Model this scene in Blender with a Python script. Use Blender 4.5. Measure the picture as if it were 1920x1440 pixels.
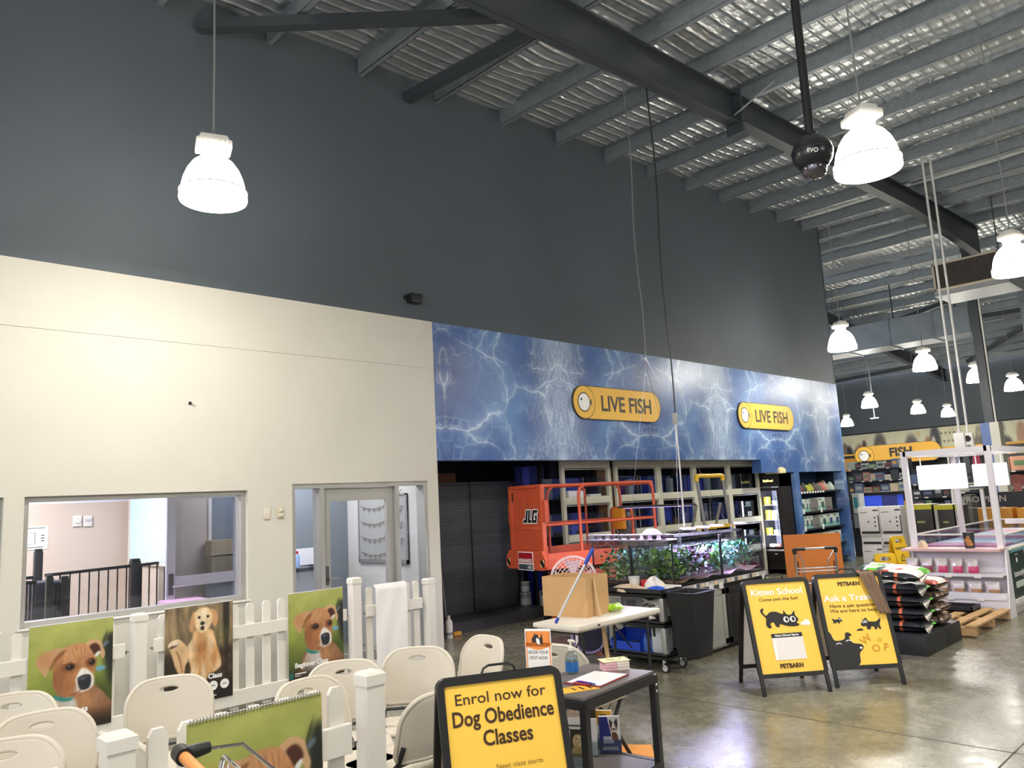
import bpy, bmesh, math, random
import numpy as np
from mathutils import Vector, Matrix
from mathutils.geometry import tessellate_polygon
for o in list(bpy.data.objects):
 bpy.data.objects.remove(o, do_unlink=True)
scene = bpy.context.scene
COL = scene.collection
R = math.radians
PI = math.pi
# ------------------------------------------------------------------ camera
# world: X = away from the left wall, Y = along the left wall (into the shop), Z up
FPX = 1466.58
YAW, PITCH, ROLL, CAM_H = R(45.248), R(8.4967), R(-3.0355), 1.75
fw = Vector((-math.sin(YAW) * math.cos(PITCH), math.cos(YAW) * math.cos(PITCH), math.sin(PITCH)))
rt0 = Vector((math.cos(YAW), math.sin(YAW), 0))
up0 = rt0.cross(fw)
rt = rt0 * math.cos(ROLL) + up0 * math.sin(ROLL)
up = up0 * math.cos(ROLL) - rt0 * math.sin(ROLL)
CAM = Vector((0, 0, CAM_H))
cam_data = bpy.data.cameras.new('camera')
cam_data.sensor_width = 36
cam_data.sensor_fit = 'HORIZONTAL'
cam_data.lens = FPX / 1920 * 36
cam_data.clip_end = 200
cam = bpy.data.objects.new('camera', cam_data)
COL.objects.link(cam)
M = Matrix.Identity(4)
for i in range(3):
 M[i][0], M[i][1], M[i][2], M[i][3] = rt[i], up[i], -fw[i], CAM[i]
cam.matrix_world = M
scene.camera = cam
# ------------------------------------------------------------------ world, exposure
world = bpy.data.worlds.new('world')
scene.world = world
world.use_nodes = True
bg = world.node_tree.nodes['Background']
bg.inputs[0].default_value = (0.80, 0.84, 0.92, 1)
bg.inputs[1].default_value = 1.9
scene.view_settings.view_transform = 'Standard'
scene.view_settings.look = 'None'
scene.view_settings.gamma = 1
scene.view_settings.use_curve_mapping = False
scene.view_settings.exposure = 0.42
LAMP_W = 48      # power of one high-bay lamp
def ray(x, y):
 return fw + rt * ((x - 960) / FPX) - up * ((y - 720) / FPX)
def onX(x, y, X):
 d = ray(x, y)
 return CAM + d * (X / d.x)
def onY(x, y, Y):
 d = ray(x, y)
 return CAM + d * (Y / d.y)
def onZ(x, y, Z):
 d = ray(x, y)
 return CAM + d * ((Z - CAM_H) / d.z)
# ------------------------------------------------------------------ materials
def lin(c):
 return tuple(((v / 255) / 12.92 if v / 255 <= 0.04045 else ((v / 255 + 0.055) / 1.055) ** 2.4) for v in c)
MATS = {}
def mat(name, rgb=(128, 128, 128), rough=0.5, metal=0.0, var=0.0, scale=8.0, bump=0.0, emit=0.0, emit_rgb=None, coat=0.0, spec=0.5, trans=0.0, alpha=1.0):
 """procedural Principled material; rgb in sRGB 0..255, var = brightness mottling"""
 if name in MATS:
  return MATS[name]
 m = bpy.data.materials.new(name)
 m.use_nodes = True
 nt = m.node_tree
 b = nt.nodes['Principled BSDF']
 c = lin(rgb)
 b.inputs['Base Color'].default_value = (*c, 1)
 b.inputs['Roughness'].default_value = rough
 b.inputs['Metallic'].default_value = metal
 b.inputs['Specular IOR Level'].default_value = spec
 b.inputs['Coat Weight'].default_value = coat
 b.inputs['Transmission Weight'].default_value = trans
 b.inputs['Alpha'].default_value = alpha
 if emit:
  b.inputs['Emission Color'].default_value = (*lin(emit_rgb or rgb), 1)
  b.inputs['Emission Strength'].default_value = emit
 if var or bump:
  tc = nt.nodes.new('ShaderNodeTexCoord')
  nz = nt.nodes.new('ShaderNodeTexNoise')
  nz.inputs['Scale'].default_value = scale
  nz.inputs['Detail'].default_value = 6
  nt.links.new(tc.outputs['Object'], nz.inputs['Vector'])
  if var:
   mr = nt.nodes.new('ShaderNodeMapRange')
   mr.inputs['From Min'].default_value = 0.3
   mr.inputs['From Max'].default_value = 0.7
   mr.inputs['To Min'].default_value = 1 - var
   mr.inputs['To Max'].default_value = 1 + var
   nt.links.new(nz.outputs['Fac'], mr.inputs['Value'])
   mx = nt.nodes.new('ShaderNodeVectorMath')
   mx.operation = 'SCALE'
   mx.inputs[0].default_value = c
   nt.links.new(mr.outputs['Result'], mx.inputs['Scale'])
   nt.links.new(mx.outputs['Vector'], b.inputs['Base Color'])
  if bump:
   bp = nt.nodes.new('ShaderNodeBump')
   bp.inputs['Strength'].default_value = bump
   bp.inputs['Distance'].default_value = 0.01
   nt.links.new(nz.outputs['Fac'], bp.inputs['Height'])
   nt.links.new(bp.outputs['Normal'], b.inputs['Normal'])
 MATS[name] = m
 return m
def glass_mat(name, tint=(235, 240, 245), refl=0.12, rough=0.02):
 """thin pane: clear transmission plus a fresnel-weighted mirror"""
 if name in MATS:
  return MATS[name]
 m = bpy.data.materials.new(name)
 m.use_nodes = True
 nt = m.node_tree
 for n in list(nt.nodes):
  nt.nodes.remove(n)
 out = nt.nodes.new('ShaderNodeOutputMaterial')
 tr = nt.nodes.new('ShaderNodeBsdfTransparent')
 tr.inputs[0].default_value = (*lin(tint), 1)
 gl = nt.nodes.new('ShaderNodeBsdfGlossy')
 gl.inputs['Roughness'].default_value = rough
 lw = nt.nodes.new('ShaderNodeLayerWeight')      # Schlick: same for both sides of the pane
 lw.inputs['Blend'].default_value = 0.5
 fr = nt.nodes.new('ShaderNodeMath')
 fr.operation = 'POWER'
 fr.inputs[1].default_value = 5
 nt.links.new(lw.outputs['Facing'], fr.inputs[0])
 ad = nt.nodes.new('ShaderNodeMath')
 ad.operation = 'MULTIPLY_ADD'
 ad.inputs[1].default_value = 0.9 - refl
 ad.inputs[2].default_value = refl * 0.7
 mx = nt.nodes.new('ShaderNodeMixShader')
 nt.links.new(fr.outputs[0], ad.inputs[0])
 nt.links.new(ad.outputs[0], mx.inputs[0])
 nt.links.new(tr.outputs[0], mx.inputs[1])
 nt.links.new(gl.outputs[0], mx.inputs[2])
 nt.links.new(mx.outputs[0], out.inputs[0])
 MATS[name] = m
 return m
def paint_mat(name, rough=0.45):
 """printed picture: colour comes from the mesh's own 'print' attribute"""
 if name in MATS:
  return MATS[name]
 m = bpy.data.materials.new(name)
 m.use_nodes = True
 nt = m.node_tree
 b = nt.nodes['Principled BSDF']
 at = nt.nodes.new('ShaderNodeAttribute')
 at.attribute_name = 'print'
 nt.links.new(at.outputs['Color'], b.inputs['Base Color'])
 b.inputs['Roughness'].default_value = rough
 MATS[name] = m
 return m
# ------------------------------------------------------------------ mesh builder
class MB:
 """collects geometry with material slots; build() links it as ONE mesh object"""
 def __init__(self):
  self.bm = bmesh.new()
  self.mats = []
  self.T = None          # optional transform applied to everything added next
 def slot(self, m):
  if m not in self.mats:
   self.mats.append(m)
  return self.mats.index(m)
 def _fin(self, verts, faces, m):
  if self.T is not None:
   for v in verts:
    v.co = self.T @ v.co
  if m is not None:
   k = self.slot(m)
   for f in faces:
    f.material_index = k
 def raw(self, vs, fs, m=None):
  bv = [self.bm.verts.new(v) for v in vs]
  out = []
  for f in fs:
   try:
    out.append(self.bm.faces.new([bv[i] for i in f]))
   except ValueError:
    pass
  self._fin(bv, out, m)
  return self
 def box(self, c, s, m=None, bev=0.0, rot=None, seg=2, taper=1.0):
  """box centred at c with size s; rot = Euler tuple; taper scales the top"""
  t = bmesh.new()
  bmesh.ops.create_cube(t, size=1.0)
  for v in t.verts:
   k = taper if v.co.z > 0 else 1.0
   v.co = Vector((v.co.x * s[0] * k, v.co.y * s[1] * k, v.co.z * s[2]))
  if bev > 0:
   bmesh.ops.bevel(t, geom=list(t.edges), offset=min(bev, min(s) * 0.45), segments=seg, affect='EDGES', profile=0.6)
  mt = Matrix.Translation(c)
  if rot:
   from mathutils import Euler
   mt = mt @ Euler(rot).to_matrix().to_4x4()
  vs = [mt @ v.co for v in t.verts]
  t.verts.index_update()
  fs = [[v.index for v in f.verts] for f in t.faces]
  t.free()
  return self.raw(vs, fs, m)
 def b2(self, a, b, m=None, bev=0.0):
  """box from corner a to corner b"""
  lo = [min(a[i], b[i]) for i in range(3)]
  hi = [max(a[i], b[i]) for i in range(3)]
  return self.box([(lo[i] + hi[i]) / 2 for i in range(3)], [hi[i] - lo[i] for i in range(3)], m, bev)
 def tube(self, pts, r, m=None, seg=10, caps=True, closed=False, rads=None):
  pts = [Vector(p) for p in pts]
  n = len(pts)
  rings = []
  prev = None
  for i, p in enumerate(pts):
   a = pts[(i - 1) % n] if (i > 0 or closed) else p
   b = pts[(i + 1) % n] if (i < n - 1 or closed) else p
   t = (b - a)
   if t.length < 1e-9:
    t = Vector((0, 0, 1))
   t.normalize()
   if prev is None:
    ref = Vector((0, 0, 1)) if abs(t.z) < 0.9 else Vector((1, 0, 0))
    u = t.cross(ref).normalized()
   else:
    u = (prev - t * prev.dot(t))
    if u.length < 1e-6:
     u = t.orthogonal()
    u.normalize()
   prev = u
   w = t.cross(u)
   rr = rads[i] if rads else r
   rings.append([p + (u * math.cos(2 * PI * k / seg) + w * math.sin(2 * PI * k / seg)) * rr for k in range(seg)])
  vs = [v for rg in rings for v in rg]
  fs = []
  for i in range(n if closed else n - 1):
   j = (i + 1) % n
   for k in range(seg):
    l = (k + 1) % seg
    fs.append([i * seg + k, i * seg + l, j * seg + l, j * seg + k])
  if caps and not closed:
   fs.append(list(range(seg))[::-1])
   fs.append([(n - 1) * seg + k for k in range(seg)])
  return self.raw(vs, fs, m)
 def bar(self, a, b, w, h, m=None, upv=(0, 0, 1)):
  """rectangular bar from a to b, width w (sideways) and height h (along upv)"""
  a, b, upv = Vector(a), Vector(b), Vector(upv)
  t = (b - a).normalized()
  s = t.cross(upv)
  if s.length < 1e-6:
   s = t.orthogonal()
  s.normalize()
  u = s.cross(t)
  vs = []
  for p in (a, b):
   for (i, j) in ((-1, -1), (1, -1), (1, 1), (-1, 1)):
    vs.append(p + s * (i * w / 2) + u * (j * h / 2))
  return self.raw(vs, [[3, 2, 1, 0], [4, 5, 6, 7], [0, 1, 5, 4], [1, 2, 6, 5], [2, 3, 7, 6], [3, 0, 4, 7]], m)
 def lathe(self, prof, m=None, seg=32, c=(0, 0, 0), cap0=False, cap1=False):
  """profile [(r, z)] turned about the vertical through c"""
  vs, fs = [], []
  for (r, z) in prof:
   for k in range(seg):
    a = 2 * PI * k / seg
    vs.append((c[0] + r * math.cos(a), c[1] + r * math.sin(a), c[2] + z))
  for i in range(len(prof) - 1):
   for k in range(seg):
    l = (k + 1) % seg
    fs.append([i * seg + k, i * seg + l, (i + 1) * seg + l, (i + 1) * seg + k])
  if cap0:
   fs.append(list(range(seg))[::-1])
  if cap1:
   fs.append([(len(prof) - 1) * seg + k for k in range(seg)])
  return self.raw(vs, fs, m)
 def prism(self, poly, o, u, v, depth, m=None, side=None):
  """2D polygon in the frame (o, u, v) pushed out by depth along u x v"""
  o, u, v = Vector(o), Vector(u), Vector(v)
  nrm = u.cross(v).normalized() * depth
  n = len(poly)
  vs = [o + u * p[0] + v * p[1] for p in poly]
  top = [p + nrm for p in vs]
  tri = tessellate_polygon([[Vector((p[0], p[1], 0)) for p in poly]])
  ar = sum(poly[i][0] * poly[(i + 1) % n][1] - poly[(i + 1) % n][0] * poly[i][1] for i in range(n))
  tf = []
  for t in tri:
   a, b, c = [poly[i] for i in t]
   s = (b[0] - a[0]) * (c[1] - a[1]) - (c[0] - a[0]) * (b[1] - a[1])
   tf.append(list(t) if s > 0 else list(t)[::-1])
  sd = []
  for i in range(n):
   j = (i + 1) % n
   sd.append([i, j, j + n, i + n] if ar > 0 else [j, i, i + n, j + n])
  bv = [self.bm.verts.new(p) for p in vs + top]
  fa = []
  for t in tf:
   fa.append(self.bm.faces.new([bv[i + n] for i in t]))
   fa.append(self.bm.faces.new([bv[i] for i in t[::-1]]))
  fb = [self.bm.faces.new([bv[i] for i in f]) for f in sd]
  self._fin(bv, fa, m)
  if m is not None:
   k = self.slot(side or m)
   for f in fb:
    f.material_index = k
  return self
 def text(self, s, o, u, v, size, m, align='CENTER', bold=0.0, lift=0.0008, space=1.0, wide=1.0):
  """flat lettering in the frame (o, u, v); o = baseline anchor"""
  o, u, v = Vector(o), Vector(u).normalized(), Vector(v).normalized()
  cu = bpy.data.curves.new('lettering', 'FONT')
  cu.body = s
  cu.size = size
  cu.align_x = align
  cu.offset = bold * size
  cu.space_character = space
  cu.resolution_u = 3
  cu.fill_mode = 'FRONT'
  ob = bpy.data.objects.new('lettering', cu)
  me = bpy.data.meshes.new_from_object(ob)
  nrm = u.cross(v) * lift
  vs = [o + u * (w.co.x * wide) + v * w.co.y + nrm for w in me.vertices]
  fs = [list(p.vertices) for p in me.polygons]
  self.raw(vs, fs, m)
  bpy.data.meshes.remove(me)
  bpy.data.objects.remove(ob)
  bpy.data.curves.remove(cu)
  return self
 def sheet(self, poly, o, u, v, m, lift=0.0006):
  """flat printed shape in the frame (o, u, v)"""
  o, u, v = Vector(o), Vector(u).normalized(), Vector(v).normalized()
  nrm = u.cross(v) * lift
  vs = [o + u * p[0] + v * p[1] + nrm for p in poly]
  fs = []
  for t in tessellate_polygon([[Vector((p[0], p[1], 0)) for p in poly]]):
   a, b, c = [poly[i] for i in t]
   s = (b[0] - a[0]) * (c[1] - a[1]) - (c[0] - a[0]) * (b[1] - a[1])
   fs.append(list(t) if s > 0 else list(t)[::-1])
  return self.raw(vs, fs, m)
 def build(self, name, m=None, parent=None, smooth=35, loc=None):
  me = bpy.data.meshes.new(name)
  bmesh.ops.recalc_face_normals(self.bm, faces=[f for f in self.bm.faces]) if smooth == -1 else None
  self.bm.to_mesh(me)
  self.bm.free()
  for k in (self.mats or ([m] if m else [])):
   me.materials.append(k)
  if smooth and smooth > 0:
   me.shade_smooth()
   me.set_sharp_from_angle(angle=R(smooth))
  o = bpy.data.objects.new(name, me)
  COL.objects.link(o)
  if parent is not None:
   o.parent = parent
  if loc is not None:
   o.location = loc
  return o
def tag(o, label=None, cat=None, group=None, kind=None):
 for k, v in (('label', label), ('category', cat), ('group', group), ('kind', kind)):
  if v:
   o[k] = v
 return o
def thing(name, label, cat, loc=(0, 0, 0), rz=0.0, group=None):
 o = bpy.data.objects.new(name, None)
 o.empty_display_size = 0.1
 COL.objects.link(o)
 o.location = loc
 o.rotation_euler = (0, 0, rz)
 return tag(o, label, cat, group)
def struct(name, mb, m=None, smooth=0):
 o = mb.build(name, m, smooth=smooth)
 o['kind'] = 'structure'
 return o
CHILD = {}
def dup(root, loc, rz=None, label=None, group=None):
 """copy a thing with its parts and their sub-parts"""
 def rec(o, parent):
  c = o.copy()
  COL.objects.link(c)
  if parent is not None:
   c.parent = parent
  for ch in list(o.children):
   rec(ch, c)
  return c
 c = rec(root, None)
 c.location = loc
 if rz is not None:
  c.rotation_euler = (0, 0, rz)
 if label:
  c['label'] = label
 if group:
  c['group'] = group
 return c
ORD = ['first', 'second', 'third', 'fourth', 'fifth', 'sixth', 'seventh', 'eighth', 'ninth', 'tenth', 'eleventh', 'twelfth', 'thirteenth',
 'fourteenth', 'fifteenth', 'sixteenth', 'seventeenth', 'eighteenth', 'nineteenth', 'twentieth']
def ell(cx, cy, rx, ry, n=24, a0=0, a1=2 * PI):
 return [(cx + rx * math.cos(a0 + (a1 - a0) * i / n), cy + ry * math.sin(a0 + (a1 - a0) * i / n)) for i in range(n if abs(a1 - a0 - 2 * PI) < 1e-6 else n + 1)]
def rrect(x0, y0, x1, y1, r, n=6):
 p = []
 for cx, cy, a in ((x1 - r, y0 + r, -90), (x1 - r, y1 - r, 0), (x0 + r, y1 - r, 90), (x0 + r, y0 + r, 180)):
  for i in range(n + 1):
   t = R(a + 90 * i / n)
   p.append((cx + r * math.cos(t), cy + r * math.sin(t)))
 return p
def spline(pts, n=6, closed=True):
 """Catmull-Rom through pts"""
 P = [Vector((*p, 0)[:3]) for p in pts]
 N = len(P)
 out = []
 for i in range(N if closed else N - 1):
  p0, p1, p2, p3 = (P[(i - 1) % N], P[i], P[(i + 1) % N], P[(i + 2) % N]) if closed else (P[max(i - 1, 0)], P[i], P[i + 1], P[min(i + 2, N - 1)])
  for k in range(n):
   t = k / n
   out.append(0.5 * ((2 * p1) + (p2 - p0) * t + (2 * p0 - 5 * p1 + 4 * p2 - p3) * t * t + (3 * p1 - p0 - 3 * p2 + p3) * t ** 3))
 if not closed:
  out.append(P[-1])
 return out
def sp2(pts, n=5):
 return [(p.x, p.y) for p in spline(pts, n)]
# shared finishes
BLACK = mat('black_plastic', (22, 22, 24), 0.45)
BLACK_METAL = mat('black_powder_coat', (26, 26, 29), 0.4, spec=0.6)
WHITE_PVC = mat('white_vinyl', (222, 216, 206), 0.4)
CREAM = mat('cream_plastic', (208, 198, 182), 0.5, bump=0.06, scale=260)
ALU = mat('satin_aluminium', (178, 178, 176), 0.38, metal=0.75)
CHROME = mat('chrome', (215, 215, 218), 0.12, metal=1.0)
GALV = mat('galvanised_steel', (134, 141, 146), 0.5, metal=0.5, var=0.12, scale=14)
YELLOW = mat('sign_yellow', (250, 202, 78), 0.45)
WHITE_INK = mat('white_ink', (244, 242, 238), 0.5)
BLACK_INK = mat('black_ink', (30, 28, 28), 0.5)
BROWN_INK = mat('brown_ink', (66, 40, 18), 0.5)
PAPER = mat('white_paper', (236, 232, 228), 0.6)
GLASS = glass_mat('window_glass', (244, 245, 248), 0.05)
TANKGLASS = glass_mat('aquarium_glass', (247, 250, 250), 0.05)
X0 = -7.64         # face of the long left wall
# ================================================================== SETTING
def floor_mat():
 m = bpy.data.materials.new('polished_concrete')
 m.use_nodes = True
 nt = m.node_tree
 b = nt.nodes['Principled BSDF']
 tc = nt.nodes.new('ShaderNodeTexCoord')
 def noise(scale, det, rough=0.6):
  n = nt.nodes.new('ShaderNodeTexNoise')
  n.inputs['Scale'].default_value = scale
  n.inputs['Detail'].default_value = det
  n.inputs['Roughness'].default_value = rough
  nt.links.new(tc.outputs['Object'], n.inputs['Vector'])
  return n
 n1, n2, n3 = noise(0.55, 8, 0.68), noise(6, 10, 0.75), noise(90, 4)
 add = nt.nodes.new('ShaderNodeMath')
 add.operation = 'MULTIPLY_ADD'
 add.inputs[1].default_value = 0.45
 nt.links.new(n2.outputs['Fac'], add.inputs[0])
 nt.links.new(n1.outputs['Fac'], add.inputs[2])
 ad2 = nt.nodes.new('ShaderNodeMath')
 ad2.operation = 'MULTIPLY_ADD'
 ad2.inputs[1].default_value = 0.16
 nt.links.new(n3.outputs['Fac'], ad2.inputs[0])
 nt.links.new(add.outputs[0], ad2.inputs[2])
 cr = nt.nodes.new('ShaderNodeValToRGB')
 cr.color_ramp.elements[0].position = 0.52
 cr.color_ramp.elements[0].color = (*lin((84, 80, 64)), 1)
 cr.color_ramp.elements[1].position = 1.08
 cr.color_ramp.elements[1].color = (*lin((152, 147, 126)), 1)
 e = cr.color_ramp.elements.new(0.78)
 e.color = (*lin((116, 111, 92)), 1)
 nt.links.new(ad2.outputs[0], cr.inputs[0])
 nt.links.new(cr.outputs[0], b.inputs['Base Color'])
 mr = nt.nodes.new('ShaderNodeMapRange')
 mr.inputs['From Min'].default_value = 0.35
 mr.inputs['From Max'].default_value = 0.7
 mr.inputs['To Min'].default_value = 0.20
 mr.inputs['To Max'].default_value = 0.36
 nt.links.new(n2.outputs['Fac'], mr.inputs[0])
 nt.links.new(mr.outputs[0], b.inputs['Roughness'])
 b.inputs['Specular IOR Level'].default_value = 0.65
 return m
FLOOR = floor_mat()
f = MB()
f.b2((-20, -9, -0.1), (14, 39, 0), FLOOR)
struct('floor', f)
# saw-cut joints in the slab
JOINT = mat('joint_sealant', (62, 58, 50), 0.7)
f = MB()
for y in (-0.2, 5.9, 12.0, 18.1):
 f.b2((-7.6, y - 0.005, 0), (14, y + 0.005, 0.0012), JOINT)
for x in (-1.6, 4.4):
 f.b2((x - 0.005, -9, 0), (x + 0.005, 39, 0.0012), JOINT)
struct('floor_joints', f)
WALLW = mat('cream_wall_paint', (200, 195, 183), 0.75, var=0.03, scale=1.2, bump=0.05)
WALLB = mat('charcoal_wall_paint', (76, 83, 90), 0.62, var=0.08, scale=0.7, bump=0.04)
NAVY = mat('navy_paint', (22, 26, 52), 0.6)
BLUEP = mat('royal_blue_paint', (24, 44, 130), 0.5)
XI = X0 - 0.2
# white part of the left wall with window and door openings
wins = [(-0.6, 1.57, 0.915, 2.0), (1.72, 3.70, 0.915, 2.0), (4.20, 6.03, 0.0, 2.05)]
f = MB()
ys = -9.0
for (a, b, z0, z1) in wins:
 f.b2((XI, ys, 0), (X0, a, 2.05), WALLW)
 if z0 > 0:
  f.b2((XI, a, 0), (X0, b, z0), WALLW)
 if z1 < 2.05:
  f.b2((XI, a, z1), (X0, b, 2.05), WALLW)
 ys = b
f.b2((XI, ys, 0), (X0, 6.19, 2.05), WALLW)
f.b2((XI, -9, 2.05), (X0, 6.19, 3.46), WALLW)
f.b2((XI, -9, 3.463), (X0 + 0.001, 6.19, 4.07), WALLW)
struct('wall_left', f)
f = MB()
f.b2((XI, -9, 4.07), (X0, 18.32, 8.3), WALLB)
struct('wall_left_upper', f)
# printed water mural on the bulkhead over the fish room
def mural_mat():
 m = bpy.data.materials.new('water_mural')
 m.use_nodes = True
 nt = m.node_tree
 L, N = nt.links, nt.nodes
 b = N['Principled BSDF']
 b.inputs['Roughness'].default_value = 0.35
 tc = N.new('ShaderNodeTexCoord')
 sx = N.new('ShaderNodeSeparateXYZ')
 L.new(tc.outputs['Object'], sx.inputs[0])
 def math_(op, a, bb=None, c=None):
  n = N.new('ShaderNodeMath')
  n.operation = op
  for i, v in enumerate((a, bb, c)):
   if v is None:
    continue
   if isinstance(v, (int, float)):
    n.inputs[i].default_value = v
   else:
    L.new(v, n.inputs[i])
  return n.outputs[0]
 s = math_('PINGPONG', math_('ADD', sx.outputs['Y'], -8.55 + 44), 2.2)      # mirrored repeat of the print
 cv = N.new('ShaderNodeCombineXYZ')
 L.new(s, cv.inputs[0])
 L.new(sx.outputs['Z'], cv.inputs[1])
 def noise(scale, det=4, vec=None):
  n = N.new('ShaderNodeTexNoise')
  n.inputs['Scale'].default_value = scale
  n.inputs['Detail'].default_value = det
  L.new(vec or cv.outputs[0], n.inputs['Vector'])
  return n
 nz = noise(1.3, 5)
 wv = N.new('ShaderNodeVectorMath')
 wv.operation = 'MULTIPLY_ADD'
 wv.inputs[1].default_value = (0.9, 0.9, 0)
 L.new(nz.outputs['Color'], wv.inputs[0])
 L.new(cv.outputs[0], wv.inputs[2])
 def caustic(scale, width, amp):
  v = N.new('ShaderNodeTexVoronoi')
  v.feature = 'DISTANCE_TO_EDGE'
  v.inputs['Scale'].default_value = scale
  L.new(wv.outputs[0], v.inputs['Vector'])
  mr = N.new('ShaderNodeMapRange')
  mr.interpolation_type = 'SMOOTHSTEP'
  mr.inputs['From Min'].default_value = 0.0
  mr.inputs['From Max'].default_value = width
  mr.inputs['To Min'].default_value = amp
  mr.inputs['To Max'].default_value = 0
  L.new(v.outputs['Distance'], mr.inputs[0])
  return mr.outputs[0]
 lines = math_('ADD', caustic(1.25, 0.022, 0.5), caustic(1.25, 0.13, 0.15))
 lines = math_('ADD', lines, math_('ADD', caustic(3.1, 0.05, 0.16), caustic(0.8, 0.3, 0.08)))
 gate = N.new('ShaderNodeMapRange')
 gate.inputs['From Min'].default_value = 0.40
 gate.inputs['From Max'].default_value = 0.60
 L.new(noise(1.7, 3).outputs['Fac'], gate.inputs[0])
 lines = math_('MULTIPLY', lines, math_('MULTIPLY_ADD', gate.outputs[0], 0.9, 0.1))
 # bright plume up each mirror axis with fine ripples
 plume = N.new('ShaderNodeMapRange')
 plume.interpolation_type = 'SMOOTHSTEP'
 plume.inputs['From Min'].default_value = 0.0
 plume.inputs['From Max'].default_value = 0.75
 plume.inputs['To Min'].default_value = 0.30
 plume.inputs['To Max'].default_value = 0
 L.new(math_('MULTIPLY_ADD', nz.outputs['Fac'], 0.5, math_('ADD', s, -0.22)), plume.inputs[0])
 wav = N.new('ShaderNodeTexWave')
 wav.inputs['Scale'].default_value = 5.0
 wav.inputs['Distortion'].default_value = 9.0
 wav.inputs['Detail'].default_value = 3
 wav.inputs['Detail Scale'].default_value = 1.2
 L.new(wv.outputs[0], wav.inputs['Vector'])
 rip = math_('MULTIPLY', wav.outputs['Fac'], math_('MULTIPLY', plume.outputs[0], 1.1))
 tot = math_('ADD', lines, math_('ADD', plume.outputs[0], rip))
 cr = N.new('ShaderNodeValToRGB')
 els = cr.color_ramp.elements
 els[0].position = 0.25
 els[0].color = (*lin((44, 62, 116)), 1)
 els[1].position = 0.75
 els[1].color = (*lin((92, 138, 188)), 1)
 e = els.new(0.5)
 e.color = (*lin((62, 98, 156)), 1)
 L.new(noise(0.9, 6, wv.outputs[0]).outputs['Fac'], cr.inputs[0])
 mx = N.new('ShaderNodeMix')
 mx.data_type = 'RGBA'
 mx.clamp_factor = True
 L.new(tot, mx.inputs['Factor'])
 L.new(cr.outputs[0], mx.inputs['A'])
 mx.inputs['B'].default_value = (*lin((206, 224, 236)), 1)
 L.new(mx.outputs['Result'], b.inputs['Base Color'])
 return m
MURAL = mural_mat()
f = MB()
f.b2((XI, 6.19, 2.30), (X0 + 0.002, 14.36, 4.07), MURAL)
f.b2((XI, 14.36, 2.04), (X0 + 0.002, 18.32, 4.07), MURAL)
f.b2((XI, 15.72, 0), (X0 + 0.002, 15.95, 2.04), MURAL)
f.b2((XI, 18.1, 0), (X0 + 0.002, 18.32, 2.04), MURAL)
struct('wall_mural', f)
# fish room shell behind the bulkhead
f = MB()
f.b2((-9.95, 6.2, 0), (-9.75, 9.4, 2.6), NAVY)
f.b2((-9.75, 9.3, 0), (-8.62, 9.4, 2.6), NAVY)
f.b2((-8.85, 9.4, 0), (-8.75, 18.32, 2.6), NAVY)
struct('wall_fish_room', f)
f = MB()
f.b2((-9.755, 6.25, 0.0), (-9.735, 9.28, 1.45), BLUEP)
f.b2((-9.735, 9.28, 0.0), (-8.62, 9.298, 1.25), BLUEP)
struct('wall_blue_dado', f)
f = MB()
f.b2((-9.95, 6.05, 0), (XI, 6.19, 2.8), WALLW)
struct('wall_partition', f)
f = MB()
f.b2((-9.95, 6.19, 2.55), (XI, 18.32, 2.65), NAVY)
struct('ceiling_fish_room', f)
f = MB()
f.b2((-9.95, 18.25, 0), (X0, 18.32, 8.3), WALLB)
struct('wall_fish_room_end', f)
# far wall
YF = 38.2
f = MB()
f.b2((-22, YF, 4.08), (14, YF + 0.2, 9), WALLB)
f.b2((-22, YF, 0), (14, YF + 0.2, 4.08), mat('dark_back_wall', (40, 42, 46), 0.7))
struct('wall_far', f)
f = MB()
f.b2((-22, 18.32, 0), (-21.8, YF, 9), WALLB)
struct('wall_far_left', f)
f = MB()
f.b2((13.8, -9, 0), (14, YF, 9), mat('warm_grey_wall', (170, 164, 152), 0.8))
struct('wall_right', f)
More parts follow.
